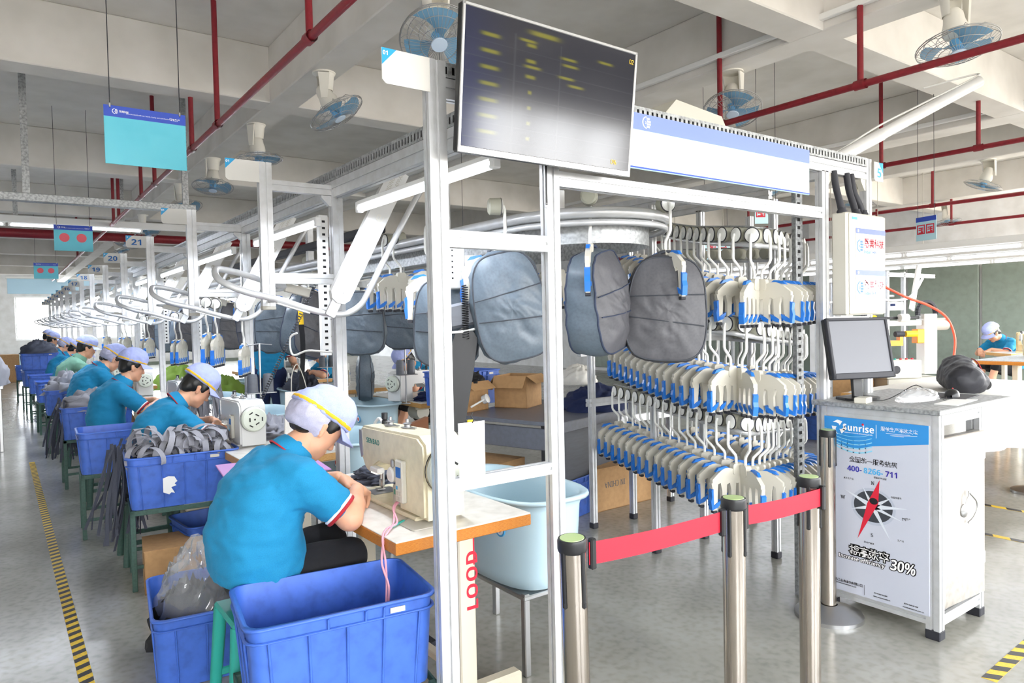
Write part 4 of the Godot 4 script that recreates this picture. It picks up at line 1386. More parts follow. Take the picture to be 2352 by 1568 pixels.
func nets(f: F, c: float, out: B) -> void:
	var lo := Vector3.INF
	var hi := -Vector3.INF
	for i in f.a.size():
		var r := V(1, 1, 1) * (maxf(f.ra[i], f.rb[i]) + f.off + c * 2.0 + 0.025)
		lo = lo.min(f.a[i] - r).min(f.a[i] + f.ab[i] - r)
		hi = hi.max(f.a[i] + r).max(f.a[i] + f.ab[i] + r)
	var nx := int((hi.x - lo.x) / c) + 2
	var ny := int((hi.y - lo.y) / c) + 2
	var nz := int((hi.z - lo.z) / c) + 2
	var val := PackedFloat32Array()
	val.resize(nx * ny * nz)
	val.fill(9.0)
	var vid := PackedInt32Array()
	vid.resize(nx * ny * nz)
	vid.fill(-1)
	var bs := 5
	var act := []
	var sx := ny * nz
	for bx in range(0, nx - 1, bs):
		for by in range(0, ny - 1, bs):
			for bz in range(0, nz - 1, bs):
				var mid := lo + V(bx + bs * 0.5, by + bs * 0.5, bz + bs * 0.5) * c
				if absf(f.d(mid)) > c * bs * 0.95 + 0.012:
					continue
				act.append([bx, by, bz])
				for x in range(bx, mini(bx + bs + 1, nx)):
					for y in range(by, mini(by + bs + 1, ny)):
						for z in range(bz, mini(bz + bs + 1, nz)):
							var i := x * sx + y * nz + z
							if val[i] == 9.0:
								val[i] = f.d(lo + V(x, y, z) * c)
	var co := [0, 1, nz, nz + 1, sx, sx + 1, sx + nz, sx + nz + 1]
	var cv := [V(0, 0, 0), V(0, 0, 1), V(0, 1, 0), V(0, 1, 1), V(1, 0, 0), V(1, 0, 1), V(1, 1, 0), V(1, 1, 1)]
	var ed := [[0, 1], [2, 3], [4, 5], [6, 7], [0, 2], [1, 3], [4, 6], [5, 7], [0, 4], [1, 5], [2, 6], [3, 7]]
	var cells := []
	for q in act:
		for x in range(q[0], mini(q[0] + bs, nx - 1)):
			for y in range(q[1], mini(q[1] + bs, ny - 1)):
				for z in range(q[2], mini(q[2] + bs, nz - 1)):
					var i: int = x * sx + y * nz + z
					var neg := 0
					for k in 8:
						if val[i + co[k]] < 0.0:
							neg += 1
					if neg == 0 or neg == 8:
						continue
					var s := Vector3.ZERO
					var n := 0
					for e in ed:
						var v0 := val[i + co[e[0]]]
						var v1 := val[i + co[e[1]]]
						if (v0 < 0.0) != (v1 < 0.0):
							s += cv[e[0]].lerp(cv[e[1]], v0 / (v0 - v1))
							n += 1
					vid[i] = out.p(lo + (V(x, y, z) + s / n) * c)
					cells.append(V(x, y, z))
	for q in cells:
		var x := int(q.x)
		var y := int(q.y)
		var z := int(q.z)
		if x == 0 or y == 0 or z == 0:
			continue
		var i := x * sx + y * nz + z
		var neg := val[i] < 0.0
		for ax in 3:
			var st: int = [sx, nz, 1][ax]
			if (val[i + st] < 0.0) == neg:
				continue
			var u: int = [nz, 1, sx][ax]
			var w: int = [1, sx, nz][ax]
			var a := vid[i]
			var b := vid[i - u]
			var cc := vid[i - u - w]
			var dd := vid[i - w]
			if a < 0 or b < 0 or cc < 0 or dd < 0:
				continue
			if neg:
				out.tri(a, b, cc)
				out.tri(a, cc, dd)
			else:
				out.tri(a, cc, b)
				out.tri(a, dd, cc)

func head_field() -> F:   # origin between the ears, facing +x
	var f := F.new()
	f.cap(V(-0.032, 0.035, 0), V(0.012, 0.038, 0), 0.083, 0.08, 0.02)
	f.cap(V(0.03, 0.0, 0), V(0.036, -0.062, 0), 0.064, 0.05, 0.03)
	f.cap(V(0.02, -0.085, 0), V(0.062, -0.098, 0), 0.034, 0.02, 0.03)
	for s in [-1.0, 1.0]:
		f.cap(V(0.05, -0.025, 0.03 * s), V(0.03, -0.06, 0.036 * s), 0.027, 0.024, 0.02)
		f.cap(V(0.074, 0.024, 0.012 * s), V(0.06, 0.022, 0.045 * s), 0.017, 0.014, 0.015)
		f.cap(V(-0.012, 0.02, 0.077 * s), V(-0.002, -0.024, 0.072 * s), 0.013, 0.009, 0.006)
		f.cap(V(-0.02, 0.018, 0.086 * s), V(-0.012, -0.012, 0.08 * s), 0.007, 0.006, 0.004)
		f.cap(V(0.093, -0.036, 0.009 * s), V(0.088, -0.035, 0.012 * s), 0.0075, 0.007, 0.008)
	f.cap(V(0.084, 0.012, 0), V(0.102, -0.03, 0), 0.008, 0.0115, 0.012)
	f.cap(V(0.083, -0.06, -0.012), V(0.083, -0.06, 0.012), 0.0085, 0.0085, 0.008)
	f.cap(V(0.08, -0.072, -0.009), V(0.08, -0.072, 0.009), 0.009, 0.009, 0.008)
	return f

func hand_field(wrist: Vector3, fwd: Vector3, down: Vector3, thumb: float, curl: float, s := 1.0) -> F:
	var side := down.cross(fwd).normalized()   # thumb side when thumb is +1
	var f := F.new()
	var at := func(x, y, z): return wrist + (fwd * x + side * y * thumb + down * z) * s
	f.cap(at.call(0.0, 0.0, 0.0), at.call(0.025, 0.0, 0.0), 0.026 * s, 0.027 * s, 0.02)
	for k in 4:
		var y := 0.027 - 0.018 * k
		f.cap(at.call(0.02, y * 0.7, 0.0), at.call(0.085 - 0.004 * absf(k - 1.0), y, -0.004), 0.015 * s, 0.0115 * s, 0.014)
		var L := [0.042, 0.047, 0.043, 0.034]
		var p := V(0.085 - 0.004 * absf(k - 1.0), y, -0.004)
		var ang := 0.25 + curl * 0.5
		for j in 3:
			var seg: float = L[k] * [1.0, 0.66, 0.5][j]
			var q := p + V(cos(ang) * seg, -0.002 * k * thumb * 0.0, sin(ang) * seg)
			f.cap(at.call(p.x, p.y, p.z), at.call(q.x, q.y, q.z), (0.0092 - 0.0006 * j) * s, (0.0088 - 0.0008 * j) * s, 0.004)
			p = q
			ang += curl * 0.75
	f.cap(at.call(0.02, 0.02, 0.004), at.call(0.05, 0.045, 0.014), 0.015 * s, 0.0115 * s, 0.014)
	f.cap(at.call(0.05, 0.045, 0.014), at.call(0.083, 0.05, 0.024), 0.0105 * s, 0.009 * s, 0.005)
	f.cap(at.call(0.083, 0.05, 0.024), at.call(0.107, 0.045, 0.03), 0.009 * s, 0.0075 * s, 0.004)
	return f

func person(label: String, cat_group: String, P: Dictionary) -> Node3D:
	# joints are given from the floor under the hips; facing +x, right hand at +z
	var o := thing("person", label, "person", P.at, cat_group)
	var J: Dictionary = P
	var fine: float = P.get("cell", 0.011)
	var sl: float = P.get("girth", 1.0)
	var hp: Vector3 = J.head
	var pitch: float = J.pitch
	var hx := Transform3D(Basis(Vector3.UP, J.get("yaw", 0.0)) * Basis(Vector3.BACK, -pitch) * Basis.from_scale(V(1, 1, 1) * P.get("hs", 0.93)), hp)
	var head := head_field().moved(hx)
	var wob := noise
	# body: neck, arms, legs and head as one skin
	var body := F.new()
	body.cap(J.neck, hx * V(-0.02, -0.05, 0), 0.057 * sqrt(sl), 0.052, 0.03)
	body.cap(J.neck, J.chest, 0.06, 0.09 * sl, 0.04)
	body.cap(J.chest, J.hip, 0.085 * sl, 0.09 * sl, 0.04)
	for s in [-1, 1]:
		var k: String = "R" if s > 0 else "L"
		body.cap(J["sh" + k], J["el" + k], 0.05 * sl, 0.043 * sl, 0.03)
		body.cap(J["el" + k], J["el" + k].lerp(J["wr" + k], 0.4), 0.043 * sl, 0.043 * sl, 0.02)
		body.cap(J["el" + k].lerp(J["wr" + k], 0.4), J["wr" + k], 0.042 * sl, 0.027, 0.02)
		body.cap(J.hip + V(0, 0, 0.08 * s), J["kn" + k], 0.08 * sl, 0.052 * sl, 0.04)
		body.cap(J["kn" + k], J["kn" + k].lerp(J["an" + k], 0.35), 0.052 * sl, 0.055 * sl, 0.02)
		body.cap(J["kn" + k].lerp(J["an" + k], 0.35), J["an" + k], 0.054 * sl, 0.034, 0.02)
		body.cap(J["an" + k], J["an" + k] + V(0.05, -0.06, 0), 0.036, 0.03, 0.02)
		body.cap(J["an" + k] + V(0.03, -0.06, 0), J["an" + k] + V(0.15, -0.075, 0), 0.033, 0.026, 0.02)
	var b := B.new()
	nets(body, fine * 1.2, b)
	var hd := F.new().join(head).cap(J.neck.lerp(hx * V(-0.02, -0.05, 0), 0.5), hx * V(-0.02, -0.05, 0), 0.054, 0.05, 0.03)
	nets(hd, P.get("hcell", 0.005), b)
	for s in [-1, 1]:
		var k: String = "R" if s > 0 else "L"
		var w: Vector3 = J["wr" + k]
		var fw: Vector3 = (J["hand" + k] - w).normalized()
		var dn: Vector3 = (V(0, -1, 0.25 * -s) - fw * fw.dot(V(0, -1, 0.25 * -s))).normalized()
		nets(hand_field(w + fw * 0.015, fw, dn, s * -1.0, J.get("curl", 0.7), 0.92), P.get("fcell", 0.0042), b)
	part(b, "body", M.skin, o)
	# face details
	var fc := B.new()
	for s in [-1.0, 1.0]:
		fc.tube([hx * V(0.0795, 0.004, 0.02 * s), hx * V(0.0815, 0.0015, 0.031 * s), hx * V(0.073, 0.003, 0.044 * s)], [0.002, 0.0042, 0.002], 6)
		fc.tube([hx * V(0.088, 0.024, 0.016 * s), hx * V(0.085, 0.028, 0.03 * s), hx * V(0.071, 0.024, 0.047 * s)], [0.002, 0.003, 0.0015], 6)
	part(fc, "eyes_and_brows", M.eye, o)
	part(B.new().tube([hx * V(0.086, -0.066, -0.019), hx * V(0.0925, -0.0655, 0.0), hx * V(0.086, -0.066, 0.019)], [0.002, 0.0045, 0.002], 6), "lips", M.lip, o)
	# hair
	var hr := F.new()
	hr.cap(V(-0.035, 0.035, 0), V(0.005, 0.042, 0), 0.089, 0.084, 0.02)
	hr.cap(V(-0.075, -0.02, 0.03), V(-0.075, -0.02, -0.03), 0.04, 0.04, 0.02)
	for s in [-1.0, 1.0]:
		hr.cap(V(0.03, 0.05, 0.068 * s), V(0.028, 0.0 if P.get("long", false) else 0.015, 0.074 * s), 0.018, 0.007, 0.015)
	if P.get("long", false):
		for k in 5:
			var z := -0.05 + 0.025 * k
			hr.cap(V(0.07, 0.055, z), V(0.093 - absf(z) * 0.3, 0.012 - 0.01 * (k % 2), z * 1.1), 0.015, 0.006, 0.012)
	if P.get("tail", false):
		hr.cap(V(-0.1, 0.02, 0), V(-0.14, -0.06, 0.0), 0.035, 0.03, 0.03)
		hr.cap(V(-0.14, -0.06, 0), V(-0.15, -0.2, 0.02), 0.03, 0.014, 0.03)
	var hr2 := hr.moved(hx)
	hr2.wob = wob
	hr2.amp = 0.003
	hr2.fr = V(60, 20, 60)
	var hb := B.new()
	nets(hr2, 0.007, hb)
	part(hb, "hair", M.hair, o)
	# cap: crown, yellow band, peak, and the gathered net at the nape of some
	var cf := F.new()
	cf.cap(V(-0.045, 0.075, 0), V(0.02, 0.085, 0), 0.1, 0.095, 0.03)
	cf.cap(V(-0.02, 0.12, 0), V(0.03, 0.112, 0), 0.07, 0.065, 0.05)
	if P.get("net", false):
		cf.cap(V(-0.10, 0.05, 0.02), V(-0.10, 0.05, -0.02), 0.07, 0.07, 0.03)
	var crown := cf.moved(hx)
	var up := hx.basis.y.normalized()
	var tilt := (up + hx.basis.x.normalized() * (0.12 if not P.get("net", false) else -0.05)).normalized()
	crown.planes = [[-tilt, -tilt.dot(hx * V(0, 0.052, 0))]]
	crown.wob = wob
	crown.amp = 0.006
	crown.fr = V(22, 22, 22)
	var cb := B.new()
	nets(crown, 0.0075, cb)
	part(cb, "cap_crown", M.cap, o)
	var bf := cf.moved(hx)
	bf.off = 0.002
	bf.planes = [[-tilt, -tilt.dot(hx * V(0, 0.06, 0))], [tilt, tilt.dot(hx * V(0, 0.078, 0))]]
	var bb := B.new()
	nets(bf, 0.006, bb)
	part(bb, "yellow_band", M.band, o)
	if P.get("net", false):
		var nf := F.new().cap(V(-0.085, 0.03, 0.03), V(-0.085, 0.03, -0.03), 0.074, 0.074, 0.03).cap(V(-0.09, -0.01, 0), V(-0.02, 0.02, 0), 0.06, 0.09, 0.03).moved(hx)
		nf.planes = [[tilt, tilt.dot(hx * V(0, 0.06, 0))], [-up, -up.dot(hx * V(0, -0.045, 0))], [hx.basis.x.normalized(), hx.basis.x.normalized().dot(hx * V(-0.005, 0, 0))]]
		nf.wob = wob
		nf.amp = 0.008
		nf.fr = V(14, 40, 30)
		var nb := B.new()
		nets(nf, 0.008, nb)
		part(nb, "cap_net", M.cap_net, o)
	part(B.new().sheet(14, 5, func(u, v):
		var a: float = (u - 0.5) * 2.2
		var r: float = 0.098 + 0.068 * v * cos(a * 0.62)
		return hx * V(-0.0 + cos(a) * r * 1.06, 0.055 - 0.03 * v - 0.03 * (1.0 - cos(a)) * v, sin(a) * r * 0.98), 0.003), "cap_peak", M.cap, o)
	# polo shirt
	var sh := F.new()
	var T: Array = J.torso
	for q in T:
		sh.cap(V(q[0], q[1], -q[3]), V(q[0], q[1], q[3]), q[2], q[2], 0.07)
	for i in T.size() - 1:
		sh.cap(V(T[i][0], T[i][1], 0), V(T[i + 1][0], T[i + 1][1], 0), T[i][2], T[i + 1][2], 0.06)
	sh.cap(J.neck.lerp(J.chest, 0.5), J.neck + (hx * V(-0.02, -0.05, 0) - J.neck) * 0.15, 0.085 * sl, 0.064 * sqrt(sl), 0.05)
	var cut := []
	for s in [-1, 1]:
		var k: String = "R" if s > 0 else "L"
		var a: Vector3 = J["sh" + k]
		var e: Vector3 = J["el" + k]
		sh.cap(a, a.lerp(e, P.get("sleeve", 0.62)), 0.073 * sl, 0.069 * sl, 0.05)
	sh.planes = [[V(-0.1, -1, 0), V(-0.1, -1, 0).dot(V(T[0][0], J.hem, 0))]]
	sh.wob = wob
	sh.amp = 0.011
	sh.fr = V(9, 17, 7)
	var sb := B.new()
	nets(sh, fine, sb)
	part(sb, "polo_shirt", M.shirt, o)
	# red and white sleeve trim and the collar
	for s in [-1, 1]:
		var k: String = "R" if s > 0 else "L"
		var a: Vector3 = J["sh" + k]
		var e: Vector3 = J["el" + k]
		var q: Vector3 = a.lerp(e, P.get("sleeve", 0.62)) + (e - a).normalized() * 0.032 * sl
		var dr := (e - a).normalized()
		var n1 := dr.cross(V(0, 0.2, 1)).normalized()
		var n2 := dr.cross(n1)
		for w in 2:
			var ring := []
			for j in 20:
				ring.append(q + dr * 0.011 * w + (n1 * cos(TAU * j / 20) + n2 * sin(TAU * j / 20)) * 0.061 * sl)
			part(B.new().tube(ring, 0.0065 if w == 0 else 0.0075, 6, false, true), "sleeve_trim", M.trim_white if w == 0 else M.trim_red, o)
		part(B.new().rod(q - dr * 0.045, q + dr * 0.008, 0.063 * sl, 16), "sleeve_end", M.shirt, o)
	var cd: Vector3 = (hx * V(-0.02, -0.05, 0) - J.neck).normalized()
	var c1 := cd.cross(Vector3.BACK).normalized()
	var c2 := cd.cross(c1)
	var cr := B.new()
	var edge := []
	var rows := [[], [], [], []]
	for j in 25:
		var w := TAU * j / 24.0
		var dirn := c1 * cos(w) + c2 * sin(w)
		var front := -c1.dot(Vector3.RIGHT) * cos(w) 
		for q in 4:
			rows[q].append(J.neck + dirn * ([0.088, 0.079, 0.068, 0.064][q]) * sqrt(sl) + cd * ([-0.02, 0.012, 0.034, 0.036][q]))
		edge.append(rows[0][j] + dirn * 0.002)
	cr.grid(rows)
	part(cr, "collar", M.shirt, o)
	part(B.new().tube(edge.slice(0, 24), 0.0035, 6, false, true), "collar_trim", M.trim_red, o)
	# trousers or shorts
	var tr := F.new()
	tr.cap(J.hip + V(0, 0.02, -0.07), J.hip + V(0, 0.02, 0.07), 0.12 * sl, 0.12 * sl, 0.05)
	for s in [-1, 1]:
		var k: String = "R" if s > 0 else "L"
		tr.cap(J.hip + V(0.02, 0, 0.085 * s), J["kn" + k], 0.1 * sl, 0.072 * sl, 0.05)
		if P.get("trousers", false):
			tr.cap(J["kn" + k], J["an" + k], 0.07 * sl, 0.052, 0.03)
	tr.wob = wob
	tr.amp = 0.008
	tr.fr = V(9, 14, 9)
	var tb := B.new()
	nets(tr, fine * 1.2, tb)
	part(tb, "trousers" if P.get("trousers", false) else "shorts", M.navy if P.get("trousers", false) else M.shorts, o)
	return o

func seated(at: Vector3, d: Dictionary) -> Dictionary:
	var J := {"at": at, "head": V(0.30, 1.08, 0), "pitch": 0.72, "neck": V(0.195, 1.0, 0), "chest": V(0.11, 0.90, 0), "hip": V(0.05, 0.545, 0),
		"shR": V(0.165, 0.93, 0.185), "elR": V(0.315, 0.775, 0.265), "wrR": V(0.405, 0.845, 0.13), "handR": V(0.47, 0.80, 0.05),
		"shL": V(0.165, 0.93, -0.185), "elL": V(0.335, 0.80, -0.25), "wrL": V(0.42, 0.85, -0.10), "handL": V(0.485, 0.81, -0.045),
		"knR": V(0.36, 0.585, 0.13), "anR": V(0.50, 0.102, 0.12), "knL": V(0.38, 0.585, -0.12), "anL": V(0.54, 0.102, -0.1),
		"torso": [[0.035, 0.60, 0.135, 0.07], [0.035, 0.72, 0.13, 0.065], [0.06, 0.84, 0.115, 0.08], [0.12, 0.935, 0.075, 0.115]], "hem": 0.548}
	J.merge(d, true)
	return J

func people() -> void:
	var wA := person("woman in turquoise polo and puffed cap bent over the nearest cream sewing machine", "", seated(V(0.72, 0, -2.75), {"net": true, "girth": 1.06, "hcell": 0.0042, "cell": 0.0095, "fcell": 0.0036, "curl": 0.85,
		"torso": [[0.045, 0.60, 0.15, 0.085], [0.04, 0.72, 0.148, 0.075], [0.065, 0.84, 0.128, 0.09], [0.13, 0.935, 0.08, 0.12]]}))
	var wB := person("woman in turquoise polo with dark fringe, bent over the second machine behind the ribbon crate", "", seated(V(0.76, 0, -5.15), {"long": true, "girth": 0.9, "pitch": 0.62, "head": V(0.315, 1.075, 0), "cell": 0.011}))
	var wC := person("man in turquoise polo with bare neck and cap, looking down at the third place of the line", "", seated(V(0.70, 0, -7.0), {"girth": 1.0, "pitch": 0.25, "head": V(0.24, 1.15, 0), "neck": V(0.165, 1.04, 0), "cell": 0.012, "hcell": 0.006, "fcell": 0.005, "trousers": true,
		"torso": [[0.02, 0.60, 0.135, 0.08], [0.02, 0.74, 0.125, 0.07], [0.04, 0.87, 0.118, 0.085], [0.09, 0.965, 0.078, 0.13]], "shR": V(0.13, 0.955, 0.195), "shL": V(0.13, 0.955, -0.195)}))
	for q in [[wA, -9.16, 1.06, "woman in turquoise polo and puffed cap with net, just behind the bare-necked man"], [wB, -9.95, 1.04, "woman in turquoise polo half hidden behind the puffed cap, red sleeve edge showing"],
		[wC, -11.2, 1.07, "man in a green long top with cap, among the turquoise shirts"], [wB, -13.1, 1.04, "worker in turquoise polo and cap behind the one in green"], [wB, -14.9, 1.04, "worker in turquoise polo with dark bob hair, second behind the one in green"],
		[wA, -16.5, 1.08, "worker in turquoise polo and cap, third behind the one in green"], [wC, -18.7, 1.1, "worker in turquoise polo, last but one in the seated row by the far window"], [wC, -20.6, 1.14, "worker in turquoise polo and cap, last of the seated row by the far window"]]:
		var src: Node3D = q[0]
		var p := dup(src, V(src.position.x, 0, q[1]), 0.0, q[3])
		p.scale = V(1, 1, 1) * q[2]
		if q[3].begins_with("man in a green"):
			for c in p.get_children():
				if str(c.name).begins_with("polo_shirt") or str(c.name).begins_with("collar") or str(c.name).begins_with("sleeve"):
					c.material_override = M.shirt_green
	# the other side of the line: people facing this way
	for q in [[wB, V(3.9, 0, -6.95), "worker in turquoise polo behind the white overlock machine, head hidden by a hanging bag"], [wA, V(3.9, 0, -9.6), "worker in turquoise polo on the far side of the line, hand on a table beside the tall post"], [wC, V(3.9, 0, -12.2), "worker in turquoise polo on the far side, seen between dark hanging bags"]]:
		dup(q[0], q[2 - 1], PI, q[2])
	var st := person("person in turquoise polo and navy trousers standing between the hanging clamps", "", seated(V(2.62, 0, -8.6), {"pitch": 0.35, "head": V(0.06, 1.53, 0), "neck": V(0.0, 1.40, 0), "chest": V(-0.01, 1.28, 0), "hip": V(0, 0.9, 0), "trousers": true, "cell": 0.014, "hcell": 0.008, "fcell": 0.007,
		"shR": V(0, 1.34, 0.19), "elR": V(0.08, 1.08, 0.25), "wrR": V(0.3, 1.02, 0.2), "handR": V(0.4, 1.0, 0.18), "shL": V(0, 1.34, -0.19), "elL": V(0.08, 1.08, -0.25), "wrL": V(0.3, 1.02, -0.2), "handL": V(0.4, 1.0, -0.18),
		"knR": V(0.02, 0.48, 0.1), "anR": V(0, 0.09, 0.1), "knL": V(0.02, 0.48, -0.1), "anL": V(0, 0.09, -0.1), "torso": [[0, 0.92, 0.12, 0.06], [0, 1.08, 0.11, 0.06], [0, 1.22, 0.11, 0.09], [0, 1.335, 0.07, 0.13]], "hem": 0.86}))
	st.rotation.y = 0.9
	var fr := dup(wB, V(12.75, 0, -4.35), PI * 0.85, "worker in blue polo and white cap bent over a beige machine at the far right")
	fr.scale = V(1.05, 1.05, 1.05)

func crumple(called: String, at: Vector3, size: Vector3, mat: Material, label: String, cat: String, amp: float, sd: int, group := "") -> MeshInstance3D:
	# a crumpled heap: a squashed dome with sharp folds, closed below
	var n := FastNoiseLite.new()
	n.seed = sd
	n.frequency = 1.0
	n.fractal_octaves = 3
	n.noise_type = FastNoiseLite.TYPE_SIMPLEX
	n.fractal_type = FastNoiseLite.FRACTAL_RIDGED
	var rows := []
	var nu := 36
	for i in 13:
		var t := i / 12.0
		var row := []
		for j in nu:
			var a := TAU * j / nu
			var d := V(cos(a) * cos(t * PI / 2), sin(t * PI / 2), -sin(a) * cos(t * PI / 2))
			var r := 1.0 + amp * 2.2 * n.get_noise_3dv(d * 2.2) * (0.4 + 0.6 * t if i > 0 else 0.5)
			row.append(V(d.x * size.x / 2, d.y * size.y, d.z * size.z / 2) * r)
		rows.append(row)
	var b := B.new()
	b.grid(rows, false, true)
	b.face(rows[0], V(0, 1, 0))
	return solo(b, called, mat, label, cat, at, group)

# ---------- ceiling: fans, pipes, hanging boards ----------
func make_fan(called: String, label: String) -> Node3D:
	var o := thing(called, label, "fan", Vector3.ZERO, "orbit fans under the beams")
	part(B.new().lathe(Transform3D.IDENTITY, [Vector2(0.058, -0.13), Vector2(0.07, -0.03), Vector2(0.082, -0.004), Vector2(0.082, 0.0), Vector2(0.0, 0.0)], 20, 0.5, 0.5 + TAU * 0.55), "mount", M.fan_white, o)
	part(B.new().lathe(Transform3D.IDENTITY, [Vector2(0.0, -0.02), Vector2(0.082, -0.012), Vector2(0.082, 0.0)], 20), "mount_plate", M.fan_white, o)
	var arm := B.new()
	arm.prism(Transform3D(Basis(Vector3.BACK, Vector3.UP, Vector3.LEFT), V(0.07, 0, 0)), PackedVector2Array([Vector2(-0.04, -0.02), Vector2(0.04, -0.02), Vector2(0.022, -0.2), Vector2(-0.022, -0.2)]), -0.006, 0.006)
	part(arm, "arm", M.fan_white, o)
	var h := Node3D.new()
	h.name = "fan_head"
	o.add_child(h)
	h.position = V(0, -0.15, 0)
	part(B.new().lathe(Transform3D.IDENTITY, [Vector2(0.0, -0.1), Vector2(0.06, -0.1), Vector2(0.068, -0.085), Vector2(0.066, -0.055), Vector2(0.056, -0.02), Vector2(0.05, 0.03), Vector2(0.035, 0.055), Vector2(0.0, 0.06)], 22), "motor", M.fan_white, h)
	var c := B.new()
	for q in [[0.205, -0.17], [0.208, -0.16], [0.16, -0.195], [0.1, -0.207], [0.165, -0.135], [0.1, -0.12]]:
		var ring := []
		for k in 36:
			ring.append(V(cos(TAU * k / 36) * q[0], q[1], sin(TAU * k / 36) * q[0]))
		c.tube(ring, 0.0022 if q[0] < 0.2 else 0.003, 5, false, true)
	for k in 44:
		var a := TAU * k / 44.0
		var e := V(cos(a), 0, sin(a))
		c.tube([e * 0.04 + V(0, -0.21, 0), e * 0.1 + V(0, -0.208, 0), e * 0.165 + V(0, -0.194, 0), e * 0.205 + V(0, -0.168, 0)], 0.0013, 4, false)
	for k in 10:
		var a := TAU * k / 10.0
		var e := V(cos(a), 0, sin(a))
		c.tube([e * 0.06 + V(0, -0.105, 0), e * 0.1 + V(0, -0.115, 0), e * 0.17 + V(0, -0.125, 0), e * 0.208 + V(0, -0.162, 0)], 0.0018, 4, false)
	part(c, "wire_cage", M.steel, h).set_meta("kind", "stuff")
	part(B.new().lathe(Transform3D.IDENTITY, [Vector2(0.0, -0.216), Vector2(0.042, -0.214), Vector2(0.045, -0.208), Vector2(0.0, -0.206)], 20), "badge", col("#c9dcf0", 0.4), h)
	part(B.new().lathe(Transform3D.IDENTITY, [Vector2(0.0, -0.185), Vector2(0.03, -0.182), Vector2(0.036, -0.13), Vector2(0.0, -0.125)], 16), "hub", M.fan_hub, h)
	for k in 3:
		var a := TAU * k / 3.0
		var f := func(u, v):
			var w: float = (v - 0.5) * (0.9 + 0.5 * u) + 0.25 * u
			var r: float = 0.03 + 0.155 * u
			return V(cos(a + w) * r, -0.16 + 0.045 * (v - 0.5) * (1.0 - 0.35 * u), sin(a + w) * r)
		part(B.new().sheet(6, 6, f, 0.002), "blade", M.fan_blue, h)
	return o

